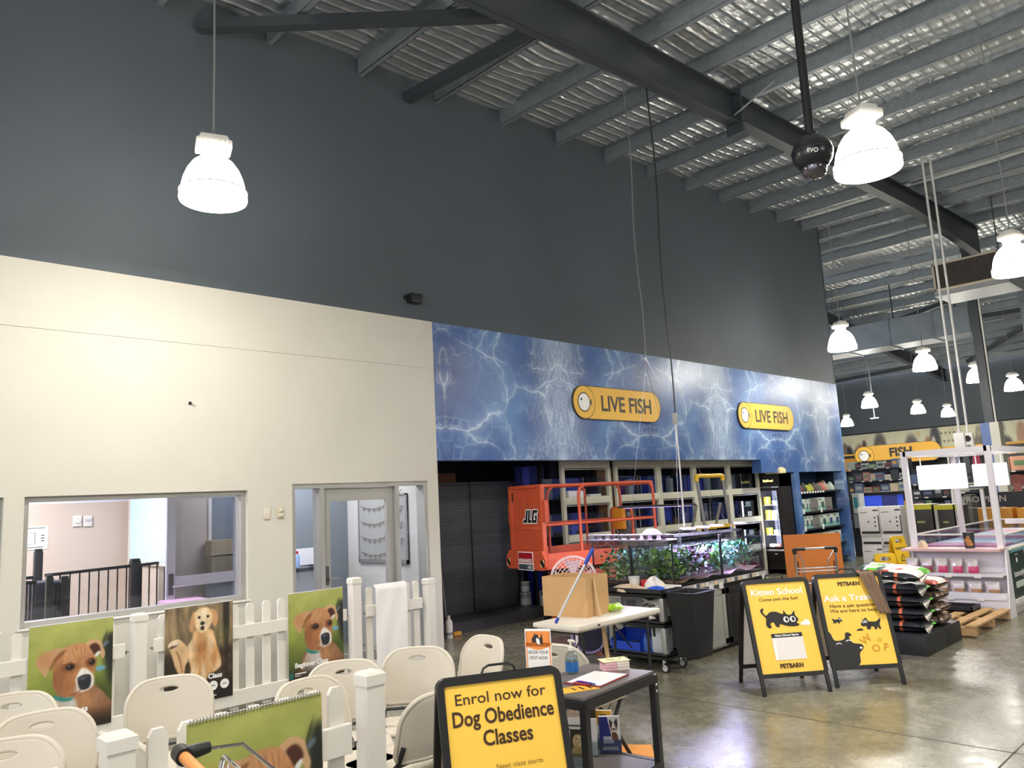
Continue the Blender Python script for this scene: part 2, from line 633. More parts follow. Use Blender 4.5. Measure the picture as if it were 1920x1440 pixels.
# ------------------------------------------------------------------ roof
def zr(y):
 return 7.27 + 0.0468 * (y - 3.94) if y <= 22 else 7.27 + 0.0468 * 18.06 - 0.088 * (y - 22)
def foil_mat():
 m = bpy.data.materials.new('reflective_foil_insulation')
 m.use_nodes = True
 nt = m.node_tree
 L, N = nt.links, nt.nodes
 b = N['Principled BSDF']
 b.inputs['Base Color'].default_value = (0.72, 0.75, 0.75, 1)
 b.inputs['Metallic'].default_value = 0.85
 b.inputs['Roughness'].default_value = 0.36
 tc = N.new('ShaderNodeTexCoord')
 mp = N.new('ShaderNodeMapping')
 mp.inputs['Scale'].default_value = (6.5, 1.1, 1)
 L.new(tc.outputs['Object'], mp.inputs[0])
 n1 = N.new('ShaderNodeTexNoise')
 n1.inputs['Scale'].default_value = 1.0
 n1.inputs['Detail'].default_value = 5
 L.new(mp.outputs[0], n1.inputs['Vector'])
 # chicken-wire safety mesh pulls the foil into pillows
 w1 = N.new('ShaderNodeTexWave')
 w1.wave_type = 'BANDS'
 w1.bands_direction = 'X'
 w1.inputs['Scale'].default_value = 1.9
 w1.inputs['Distortion'].default_value = 1.1
 w1.inputs['Detail'].default_value = 2
 w1.inputs['Detail Scale'].default_value = 0.7
 L.new(tc.outputs['Object'], w1.inputs['Vector'])
 w2 = N.new('ShaderNodeTexWave')
 w2.bands_direction = 'Y'
 w2.inputs['Scale'].default_value = 1.5
 w2.inputs['Distortion'].default_value = 1.6
 L.new(tc.outputs['Object'], w2.inputs['Vector'])
 a = N.new('ShaderNodeMath')
 a.operation = 'POWER'
 a.inputs[1].default_value = 4
 L.new(w1.outputs['Fac'], a.inputs[0])
 s = N.new('ShaderNodeMath')
 s.operation = 'MULTIPLY_ADD'
 s.inputs[1].default_value = 0.55
 L.new(a.outputs[0], s.inputs[0])
 s2 = N.new('ShaderNodeMath')
 s2.operation = 'MULTIPLY_ADD'
 s2.inputs[1].default_value = 0.42
 L.new(w2.outputs['Fac'], s2.inputs[0])
 L.new(n1.outputs['Fac'], s2.inputs[2])
 L.new(s2.outputs[0], s.inputs[2])
 bp = N.new('ShaderNodeBump')
 bp.inputs['Strength'].default_value = 0.9
 bp.inputs['Distance'].default_value = 0.034
 L.new(s.outputs[0], bp.inputs['Height'])
 L.new(bp.outputs['Normal'], b.inputs['Normal'])
 return m
FOIL = foil_mat()
f = MB()
rng = np.random.default_rng(5)
ysr = list(np.arange(-9, 22.01, 0.5)) + list(np.arange(22.5, YF + 0.3, 0.5))
xsr = list(np.arange(-22, 14.01, 0.5))
grid = [(x, y, zr(y) + 0.02 * rng.standard_normal()) for y in ysr for x in xsr]
nx = len(xsr)
f.raw(grid, [[j * nx + i, (j + 1) * nx + i, (j + 1) * nx + i + 1, j * nx + i + 1] for j in range(len(ysr) - 1) for i in range(nx - 1)], FOIL)
struct('ceiling', f, smooth=60)
# purlins: galvanised lipped channels across the shop every 1.21 m
PURLIN_Y = [3.94 + 1.2237 * k for k in range(-8, 15)] + [23.3 + 1.25 * k for k in range(12)]
for i, y in enumerate(PURLIN_Y):
 x_a = X0 if y < 18.4 else -22
 f = MB()
 z = zr(y) - 0.232
 f.b2((x_a, y, z), (14, y + 0.007, z + 0.22), GALV)
 f.b2((x_a, y, z), (14, y + 0.075, z + 0.006), GALV)
 f.b2((x_a, y + 0.069, z), (14, y + 0.075, z + 0.024), GALV)
 f.b2((x_a, y - 0.07, z + 0.214), (14, y, z + 0.22), GALV)
 struct('ceiling_purlin', f)
# bridging between purlins
f = MB()
for x in (-1.0, 3.2):
 for i in range(6, 22):
  y0, y1 = PURLIN_Y[i], PURLIN_Y[i + 1]
  f.bar((x, y0 + 0.03, zr(y0) - 0.13), (x + 0.0, y1, zr(y1) - 0.13), 0.05, 0.008, GALV)
for i in range(23, 33):
 y0, y1 = PURLIN_Y[i], PURLIN_Y[i + 1]
 f.bar((-5.2, y0, zr(y0) - 0.13), (-5.2, y1, zr(y1) - 0.13), 0.05, 0.05, GALV)
struct('ceiling_bridging', f)
# bright skylight battens past the first bay
f = MB()
for y in (16.75, 17.05, 17.95):
 f.bar((X0 + 0.02, y, zr(y) - 0.06), (8, y, zr(y) - 0.06), 0.05, 0.03, mat('bright_batten', (225, 228, 228), 0.35, metal=0.4))
struct('ceiling_battens', f)
# dark painted portal frame
STEEL = mat('charcoal_steel_paint', (52, 57, 62), 0.5, spec=0.6)
BX = -5.08
def ibeam(mb, y0, y1, d0, d1, bw=0.19, top=None, x=BX, ztop=None):
 """tapered I section along Y hanging under the purlins"""
 zt = lambda y: (ztop(y) if ztop else zr(y) - 0.235)
 for (w, a, b_) in ((bw, 0.0, 0.016), (0.012, 0.0, None), (bw, None, 0.016)):
  pts = []
  for y, d in ((y0, d0), (y1, d1)):
   t = zt(y)
   if a == 0.0 and b_:
    lo, hi = t - b_, t
   elif b_ is None:
    lo, hi = t - d, t
   else:
    lo, hi = t - d, t - d + 0.016
   pts += [(x - w / 2, y, lo), (x + w / 2, y, lo), (x + w / 2, y, hi), (x - w / 2, y, hi)]
  mb.raw(pts, [[0, 1, 2, 3], [7, 6, 5, 4], [0, 4, 5, 1], [1, 5, 6, 2], [2, 6, 7, 3], [3, 7, 4, 0]], STEEL)
t = thing('roof_rafter', 'long dark steel roof beam running into the shop above the hanging cords', 'beam', (0, 0, 0))
f = MB()
ibeam(f, -2, 9.75, 0.62, 0.44)
f.build('haunched_section', parent=t, smooth=0)
f = MB()
ibeam(f, 9.79, 16.9, 0.40, 0.40)
ibeam(f, 16.9, 21.7, 0.40, 0.75)
f.build('rafter_section', parent=t, smooth=0)
f = MB()
z = zr(9.77)
f.b2((BX - 0.13, 9.75, z - 0.82), (BX + 0.13, 9.79, z - 0.16), STEEL)
f.build('splice_plate', parent=t, smooth=0)
f = MB()
f.bar((BX + 0.09, 9.6, zr(9.7) - 0.62), (BX + 0.55, 9.95, zr(9.9) - 0.2), 0.06, 0.006, GALV)
f.build('fly_brace', parent=t, smooth=0)
def brace(x0, y0, x1, y1, label, drop=0.33):
 f = MB()
 f.bar((x0, y0, zr(y0) - drop), (x1, y1, zr(y1) - drop), 0.12, 0.12, STEEL)
 tag(f.build('roof_brace', smooth=0), label, 'brace')
brace(X0 + 0.02, 3.15, BX - 0.1, 6.05, 'dark square roof brace meeting the black wall above the left hanging lamp')
brace(X0 + 0.02, 5.9, BX - 0.1, 6.15, 'shorter dark roof brace running to the black wall nearly square to the beam')
# column at the ridge, wrapped lower down
CX, CY = -5.48, 22.1
t = thing('steel_column', 'dark steel column rising past the cooler unit, wrapped pale near the floor', 'column', (CX, CY, 0))
f = MB()
f.b2((-0.1, -0.16, 2.95), (0.1, -0.145, 7.7), STEEL)
f.b2((-0.1, 0.145, 2.95), (0.1, 0.16, 7.7), STEEL)
f.b2((-0.006, -0.145, 2.95), (0.006, 0.145, 7.7), STEEL)
f.build('steel_shaft', parent=t, smooth=0)
f = MB()
f.b2((-0.2, -0.2, 0), (-0.0, 0.2, 3.05), mat('column_blue', (96, 118, 168), 0.5))
f.b2((-0.0, -0.2, 0), (0.2, 0.2, 3.05), mat('column_cream', (206, 204, 190), 0.5))
f.build('column_wrap', parent=t, smooth=0)
f = MB()
f.tube([(0.14, -0.14, 3.05), (0.14, -0.14, 7.6)], 0.022, mat('conduit_white', (214, 212, 208), 0.5))
f.build('conduit_pipe', parent=t)
# duct across the shop behind the column line
DUCT = mat('duct_sheet_metal', (126, 133, 138), 0.42, metal=0.6, var=0.1, scale=3)
f = MB()
f.b2((-16, 24.1, 5.72), (-6.15, 25.1, 6.5), DUCT)
for x in np.arange(-15.5, -6.2, 1.2):
 f.b2((x - 0.02, 24.07, 5.69), (x + 0.02, 25.13, 6.53), DUCT)
dd = tag(f.build('air_duct', smooth=0), 'rectangular sheet metal air duct crossing the shop beyond the mural wall', 'duct')
for x in (-14, -11, -8.3, -6.6):
 f = MB()
 f.tube([(x, 24.6, 6.5), (x, 24.6, zr(24.6) - 0.02)], 0.02, STEEL, 8)
 f.build('hanger_rod', parent=dd)
f = MB()
f.b2((-4.9, 24, 4.3), (-1.5, 27, 6.8), DUCT)
tag(f.build('plant_enclosure', smooth=0), 'large pale grey sheet metal plant box right of the steel column', 'plant box')
# evaporative cooler unit under the beam end
a0, a1 = onY(1748, 497, 19.3), onY(1870, 470, 19.3)
b0, b1 = onY(1757, 546, 19.3), onY(1868, 520, 19.3)
t = thing('cooler_unit', 'boxy ceiling cooler with brown louvre grille under the end of the roof beam', 'air cooler', ((a0.x + a1.x) / 2, 19.3, b0.z))
w, h = (a1.x - a0.x) + 0.02, a0.z - b0.z
f = MB()
f.b2((-w / 2 - 0.03, 0.02, -0.12), (w / 2 + 0.12, 1.2, h + 0.02), mat('cooler_casing', (150, 154, 156), 0.5))
f.build('casing', parent=t, smooth=0)
f = MB()
CR = mat('grille_trim', (205, 192, 165), 0.5)
for (p, q) in (((-w / 2, -0.03, 0), (w / 2, 0.02, 0.035)), ((-w / 2, -0.03, h - 0.035), (w / 2, 0.02, h)), ((-w / 2, -0.03, 0), (-w / 2 + 0.035, 0.02, h)), ((w / 2 - 0.035, -0.03, 0), (w / 2, 0.02, h))):
 f.b2(p, q, CR)
f.build('grille_frame', parent=t, smooth=0)
f = MB()
GB = mat('grille_brown', (72, 64, 58), 0.6)
f.b2((-w / 2 + 0.03, 0.0, 0.03), (w / 2 - 0.03, 0.015, h - 0.03), GB)
for i in range(30):
 x = -w / 2 + 0.05 + i * (w - 0.1) / 29
 f.b2((x - 0.008, -0.02, 0.03), (x + 0.008, 0.0, h - 0.03), GB)
f.build('louvre_grille', parent=t, smooth=0)
f = MB()
for x in (-w / 2 + 0.1, w / 2 - 0.1):
 f = MB()
 f.tube([(x, 0.5, h), (x, 0.5, zr(19.8) - b0.z)], 0.012, STEEL)
 f.build('hanger_rod', parent=t)
# rafter and bracing of the far bay
f = MB()
ibeam(f, 22.6, 37.9, 0.42, 0.5, x=-10.9, ztop=lambda y: zr(y) - 0.235)
tag(f.build('roof_rafter', smooth=0), 'dark steel roof beam in the far bay beneath the crossing duct', 'beam')
for (p, q, lb) in (((-10.9, 29.2), (-5.5, 26.2), 'thin dark far roof brace rising right behind the hanging lamps'), ((-10.9, 29.4), (-5.4, 30.0), 'thin dark far roof brace lying level behind the hanging lamps'),
    ((-9.6, 36.5), (-5.4, 30.6), 'lowest far dark roof brace sloping up to the column'), ((-17.5, 30.3), (-10.9, 28.8), 'dark far roof brace just clear of the mural wall end'), ((-18.5, 37.2), (-10.9, 35.8), 'farthest dark level roof strut left of the far beam')):
 f = MB()
 f.bar((p[0], p[1], zr(p[1]) - 0.3), (q[0], q[1], zr(q[1]) - 0.3), 0.11, 0.14, STEEL)
 tag(f.build('roof_brace', smooth=0), lb, 'brace')
# ------------------------------------------------------------------ high-bay lamps
SHADE = mat('glowing_acrylic_shade', (255, 251, 238), 0.4, emit=40.0, emit_rgb=(255, 250, 238))
LBOX = mat('lamp_gear_white', (226, 222, 214), 0.5)
def lamp(p, label, rz=0.3):
 t = thing('pendant_lamp', label, 'pendant lamp', p, rz, 'high bay lamps')
 f = MB()
 prof = [(0.250, 0.0), (0.256, 0.012), (0.254, 0.075), (0.246, 0.085), (0.243, 0.10), (0.226, 0.18), (0.196, 0.255), (0.155, 0.315), (0.11, 0.352), (0.092, 0.365), (0.09, 0.40)]
 inner = [(0.09, 0.398), (0.088, 0.363), (0.105, 0.347), (0.15, 0.31), (0.19, 0.25), (0.22, 0.178), (0.238, 0.1), (0.246, 0.07), (0.247, 0.0)]
 f.lathe(prof + inner + [prof[0]], SHADE, 40)
 f.lathe([(0.0, 0.04), (0.12, 0.035), (0.235, 0.03)], SHADE, 40)
 f.build('lamp_shade', parent=t, smooth=50)
 f = MB()
 f.lathe([(0.255, 0.072), (0.2595, 0.076), (0.2595, 0.084), (0.252, 0.088)], mat('lamp_clip_band', (190, 188, 176), 0.4), 40)
 f.build('shade_band', parent=t)
 f = MB()
 f.lathe([(0.095, 0.395), (0.1, 0.41), (0.1, 0.43)], LBOX, 24, cap1=True)
 f.box((0, 0, 0.46), (0.27, 0.2, 0.07), LBOX, 0.015)
 f.box((0, 0, 0.515), (0.24, 0.17, 0.055), LBOX, 0.015, taper=0.85)
 for i in range(7):
  f.box((-0.1 + i * 0.033, -0.102, 0.46), (0.008, 0.006, 0.05), LBOX)
 f.build('gear_box', parent=t)
 f = MB()
 top = zr(p[1]) - p[2] - 0.03
 f.tube([(-0.02, 0, 0.535), (0, 0, 0.62), (0.02, 0, 0.535)], 0.008, GALV, 6)
 f.tube([(0, 0, 0.61), (0.004, 0.003, 1.2), (0, 0, top)], 0.008, mat('lamp_flex', (128, 128, 128), 0.6), 6)
 f.build('suspension_cord', parent=t)
 ld = bpy.data.lights.new('lamp_light', 'AREA')
 ld.shape = 'DISK'
 ld.size = 0.44
 ld.energy = LAMP_W
 ld.color = (1.0, 0.98, 0.94)
 lo = bpy.data.objects.new('lamp_light', ld)
 COL.objects.link(lo)
 lo.parent = t
 lo.location = (0, 0, -0.012)
 return t
ZL = 4.22
LAMPS = [((400, 378), 'white glowing pendant lamp before the black wall, left of all the others'),
  ((1628, 322), 'large glowing pendant lamp hanging beside the black dome camera'),
  ((1580, 656), 'glowing pendant lamp at the corner where the black wall ends'),
  ((1735, 694), 'glowing pendant lamp below the air duct, left of the thin white poles'),
  ((1631, 764), 'glowing pendant lamp before the far black wall with a thin drop rod just right'),
  ((1722, 775), 'distant glowing pendant lamp with flat cap, in the middle of the far black wall'),
  ((1778, 781), 'distant glowing pendant lamp partly behind the thin white poles'),
  ((1589, 799), 'smallest glowing pendant lamp, low beside the mural end'),
  ((1833, 716), 'glowing pendant lamp partly hidden by the dark steel column'),
  ((1902, 732), 'glowing pendant lamp low at the picture edge, right of the steel column'),
  ((1905, 512), 'large glowing pendant lamp cut by the picture edge beside the cooler unit')]
for (px, lb) in LAMPS:
 q = onZ(px[0], px[1], ZL)
 lamp((q.x, q.y, ZL), lb, 0.3 + q.y * 0.37)
for (x, y, lb) in ((-5.4, -3.2, 'pendant lamp behind the viewer near the cream wall'), (-1.7, 0.9, 'pendant lamp above the viewer'), (2.2, 4.6, 'pendant lamp off to the right of the dog class sign'),
    (2.0, 12.8, 'pendant lamp off to the right of the freezer island'), (0.6, -5.6, 'pendant lamp far behind the viewer'), (2.0, 19.5, 'pendant lamp off to the right of the steel column'), (7.5, 3.5, 'pendant lamp far right near the warm grey wall'), (7.5, 13.0, 'pendant lamp far right beyond the freezer')):
 lamp((x, y, ZL), lb)
# ================================================================== PRINTED PICTURES (colour painted per vertex of the sheet)
def sstep(a, b, x):
 t = np.clip((x - a) / (b - a), 0, 1)
 return t * t * (3 - 2 * t)
class Canvas:
 """numpy picture on an nx x ny vertex grid; u to the right, v downward, both 0..1 (v scaled by aspect for round shapes)"""
 def __init__(self, nx, ny, asp, seed=1):
  self.nx, self.ny, self.asp = nx, ny, asp
  u, v = np.meshgrid(np.linspace(0, 1, nx), np.linspace(0, 1, ny))
  self.u, self.v = u, v
  self.rgb = np.zeros((ny, nx, 3))
  self.rng = np.random.default_rng(seed)
 def noise(self, sc, octv=4, ax=1.0):
  out = np.zeros_like(self.u)
  amp, tot = 1.0, 0.0
  for _ in range(octv):
   gx, gy = max(2, int(sc)), max(2, int(sc * self.asp * ax))
   g = self.rng.random((gy + 2, gx + 2))
   x, y = self.u * gx, self.v * gy
   xi, yi = x.astype(int), y.astype(int)
   fx, fy = x - xi, y - yi
   fx, fy = fx * fx * (3 - 2 * fx), fy * fy * (3 - 2 * fy)
   out += amp * ((g[yi, xi] * (1 - fx) + g[yi, xi + 1] * fx) * (1 - fy) + (g[yi + 1, xi] * (1 - fx) + g[yi + 1, xi + 1] * fx) * fy)
   tot += amp
   amp *= 0.5
   sc *= 2
  return out / tot
 def mix(self, col, a):
  a = np.clip(a, 0, 1)[..., None]
  self.rgb = self.rgb * (1 - a) + np.array(col, float) * a
 def ellm(self, cx, cy, rx, ry, soft=0.25, ang=0.0):
  c, s = math.cos(R(ang)), math.sin(R(ang))
  x, y = (self.u - cx), (self.v - cy) * self.asp
  X, Y = (x * c + y * s) / rx, (-x * s + y * c) / (ry * self.asp)
  return 1 - sstep(1 - soft, 1 + soft, np.sqrt(X * X + Y * Y))
 def ell(self, cx, cy, rx, ry, col, soft=0.15, ang=0.0, a=1.0):
  self.mix(col, a * self.ellm(cx, cy, rx, ry, soft, ang))
 def polym(self, pts, soft=0.012, smooth=True):
  if smooth:
   pts = sp2(pts, 5)
  P = np.array([(p[0], p[1] * self.asp) for p in pts])
  x, y = self.u, self.v * self.asp
  d = np.full_like(x, 9.0)
  ins = np.zeros_like(x, bool)
  n = len(P)
  for i in range(n):
   a, b = P[i], P[(i + 1) % n]
   ab = b - a
   L2 = ab @ ab + 1e-12
   t = np.clip(((x - a[0]) * ab[0] + (y - a[1]) * ab[1]) / L2, 0, 1)
   d = np.minimum(d, np.hypot(x - a[0] - t * ab[0], y - a[1] - t * ab[1]))
   c = ((a[1] > y) != (b[1] > y)) & (x < (b[0] - a[0]) * (y - a[1]) / (b[1] - a[1] + 1e-12) + a[0])
   ins ^= c
  return sstep(-soft, soft, np.where(ins, d, -d))
 def poly(self, pts, col, soft=0.012, a=1.0, smooth=True):
  self.mix(col, a * self.polym(pts, soft, smooth))
 def line(self, pts, w, col, a=1.0, soft=0.5):
  x, y = self.u, self.v * self.asp
  d = np.full_like(x, 9.0)
  for p, q in zip(pts[:-1], pts[1:]):
   A, B = np.array((p[0], p[1] * self.asp)), np.array((q[0], q[1] * self.asp))
   ab = B - A
   t = np.clip(((x - A[0]) * ab[0] + (y - A[1]) * ab[1]) / (ab @ ab + 1e-12), 0, 1)
   d = np.minimum(d, np.hypot(x - A[0] - t * ab[0], y - A[1] - t * ab[1]))
  self.mix(col, a * (1 - sstep(w * (1 - soft), w * (1 + soft), d)))
 def mesh(self, w, h, shape=None):
  """verts/faces of the printed sheet in local x (right), z (up, 0 = bottom); shape(x, z) -> y"""
  vs = []
  for j in range(self.ny):
   for i in range(self.nx):
    x, z = (i / (self.nx - 1) - 0.5) * w, (1 - j / (self.ny - 1)) * h
    vs.append((x, shape(x, z) if shape else 0.0, z))
  fs = [[(j + 1) * self.nx + i, (j + 1) * self.nx + i + 1, j * self.nx + i + 1, j * self.nx + i] for j in range(self.ny - 1) for i in range(self.nx - 1)]
  return vs, fs
 def linear(self):
  c = np.clip(self.rgb, 0, 255) / 255
  return np.where(c <= 0.04045, c / 12.92, ((c + 0.055) / 1.055) ** 2.4)
PAINTED = paint_mat('printed_picture', 0.5)
def printed_sheet(name, cv, w, h, parent, decor=None, shape=None, base=None, mat_=None):
 """one mesh: painted grid plus optional crisp lettering on top of it (and a plain back)"""
 vs, fs = cv.mesh(w, h, shape)
 mb = MB()
 mb.raw(vs, fs, mat_ or PAINTED)
 nv = len(vs)
 if base is not None:
  mb.raw([(p[0], p[1] + 0.002, p[2]) for p in vs], [q[::-1] for q in fs], base)
 if decor:
  decor(mb)
 o = mb.build(name, parent=parent, smooth=0)
 at = o.data.color_attributes.new('print', 'FLOAT_COLOR', 'POINT')
 buf = np.ones((len(o.data.vertices), 4), dtype=np.float32)
 buf[:nv, :3] = cv.linear().reshape(-1, 3)
 at.data.foreach_set('color', buf.ravel())
 return o
def paint_pup():
 c = Canvas(150, 200, 1.36, 3)
 n = c.noise(5, 4)
 top, mid, low = np.array((172, 174, 96)), np.array((138, 148, 66)), np.array((52, 64, 26))
 v = c.v[..., None]
 c.rgb = np.where(v < 0.5, top + (mid - top) * v / 0.5, mid + (low - mid) * (v - 0.5) / 0.5) * (0.88 + 0.24 * n[..., None])
 # out-of-focus black dog and lead at the right edge
 c.poly([(0.93, 0.16), (1.03, 0.20), (1.05, 0.62), (0.95, 0.60), (0.90, 0.42), (0.87, 0.30)], (26, 28, 30), 0.06, 0.92)
 c.ell(0.905, 0.245, 0.05, 0.018, (92, 104, 116), 0.5, -35)
 c.ell(0.89, 0.20, 0.012, 0.07, (40, 44, 30), 0.9, 18, 0.7)
 c.poly([(0.80, 0.455), (0.86, 0.445), (0.915, 0.47), (0.87, 0.495), (0.81, 0.49)], (112, 166, 196), 0.015)
 c.ell(0.9, 0.75, 0.25, 0.2, (48, 62, 20), 0.8, 0, 0.7)
 # body
 fur = c.noise(26, 3, 0.5)
 body = c.polym([(0.31, 0.66), (0.26, 0.72), (0.20, 0.84), (0.17, 1.03), (1.03, 1.03), (1.03, 0.86), (0.95, 0.75), (0.86, 0.67), (0.74, 0.60), (0.5, 0.6)], 0.014)
 c.mix((140, 100, 72), body)
 c.mix((112, 70, 42), body * sstep(0.72, 0.98, c.v) * 0.8)
 c.mix((178, 128, 86), body * c.ellm(0.66, 0.75, 0.16, 0.10, 0.7) * 0.8)
 c.poly([(0.33, 0.70), (0.44, 0.69), (0.54, 0.70), (0.58, 0.82), (0.56, 1.02), (0.24, 1.02), (0.25, 0.84)], (196, 190, 184), 0.025, 0.95)
 c.ell(0.30, 0.86, 0.07, 0.13, (150, 112, 84), 0.7, 10, 0.6)
 # far ear
 c.poly([(0.64, 0.235), (0.70, 0.195), (0.77, 0.185), (0.85, 0.215), (0.88, 0.28), (0.905, 0.335), (0.88, 0.385), (0.84, 0.34), (0.80, 0.33), (0.76, 0.35), (0.72, 0.30)], (198, 158, 118), 0.010)
 c.poly([(0.71, 0.245), (0.78, 0.225), (0.83, 0.255), (0.845, 0.30), (0.80, 0.325), (0.765, 0.345), (0.735, 0.30)], (74, 40, 28), 0.016)
 c.poly([(0.765, 0.345), (0.81, 0.31), (0.84, 0.31), (0.82, 0.345), (0.78, 0.36)], (214, 214, 212), 0.01)
 # head
 head = c.polym([(0.36, 0.245), (0.46, 0.215), (0.56, 0.205), (0.66, 0.225), (0.745, 0.30), (0.785, 0.37), (0.79, 0.44), (0.775, 0.52), (0.77, 0.60), (0.72, 0.655), (0.62, 0.685),
     (0.52, 0.69), (0.42, 0.665), (0.34, 0.635), (0.295, 0.56), (0.285, 0.46), (0.295, 0.36)], 0.011)
 c.mix((172, 116, 74), head)
 c.mix((204, 154, 110), head * c.ellm(0.52, 0.29, 0.22, 0.09, 0.9) * 0.75)
 c.mix((140, 88, 54), head * c.ellm(0.34, 0.52, 0.10, 0.16, 0.9) * 0.8)
 c.mix((150, 98, 62), head * c.ellm(0.47, 0.62, 0.16, 0.09, 0.9) * 0.6)
 for (x0, y0, x1, y1) in ((0.55, 0.24, 0.60, 0.36), (0.60, 0.235, 0.63, 0.36), (0.65, 0.25, 0.66, 0.37), (0.50, 0.25, 0.55, 0.34)):
  c.line([(x0, y0), (x1, y1)], 0.008, (130, 82, 50), 0.4, 0.95)
 # near ear
 c.poly([(0.44, 0.235), (0.32, 0.225), (0.20, 0.245), (0.105, 0.29), (0.09, 0.33), (0.125, 0.39), (0.17, 0.445), (0.205, 0.468), (0.235, 0.42), (0.275, 0.345), (0.34, 0.29), (0.42, 0.27)], (188, 146, 108), 0.009)
 c.poly([(0.43, 0.25), (0.36, 0.265), (0.29, 0.32), (0.24, 0.40), (0.275, 0.40), (0.32, 0.34), (0.40, 0.29)], (128, 78, 42), 0.018, 0.85)
 c.ell(0.19, 0.31, 0.07, 0.07, (180, 124, 80), 0.9, -20, 0.7)
 # eyes
 for (x, y, w) in ((0.475, 0.41, 1.0), (0.735, 0.395, 0.72)):
  c.ell(x, y, 0.085 * w, 0.045, (108, 62, 34), 0.7, 0, 0.9)
  c.ell(x + 0.01, y + 0.004, 0.052 * w, 0.026, (26, 18, 16), 0.3)
  c.ell(x - 0.005, y - 0.006, 0.010, 0.006, (150, 140, 130), 0.5)
  c.line([(x - 0.07 * w, y - 0.04), (x + 0.02, y - 0.055), (x + 0.07 * w, y - 0.03)], 0.007, (226, 172, 120), 0.6, 0.9)
 # muzzle blaze
 c.poly([(0.60, 0.46), (0.63, 0.44), (0.68, 0.455), (0.745, 0.50), (0.775, 0.56), (0.765, 0.62), (0.69, 0.655), (0.59, 0.66), (0.565, 0.60), (0.555, 0.53)], (226, 220, 214), 0.018)
 c.ell(0.60, 0.63, 0.06, 0.03, (196, 174, 160), 0.8, 0, 0.8)
 c.poly([(0.575, 0.535), (0.62, 0.51), (0.69, 0.505), (0.735, 0.525), (0.74, 0.575), (0.72, 0.63), (0.655, 0.645), (0.60, 0.62)], (38, 38, 44), 0.011)
 c.ell(0.64, 0.535, 0.05, 0.016, (92, 94, 104), 0.8, -5, 0.8)
 c.line([(0.64, 0.60), (0.60, 0.655), (0.50, 0.675)], 0.006, (90, 56, 40), 0.7)
 # collar
 c.poly([(0.305, 0.645), (0.36, 0.665), (0.45, 0.69), (0.53, 0.695), (0.50, 0.722), (0.40, 0.715), (0.31, 0.68)], (52, 132, 118), 0.010)
 c.rgb *= (1 + 0.20 * (fur[..., None] - 0.5) * np.maximum(body, head)[..., None])
 # caption fade
 c.mix((26, 22, 16), sstep(0.80, 0.97, c.v) * 0.80)
 return c
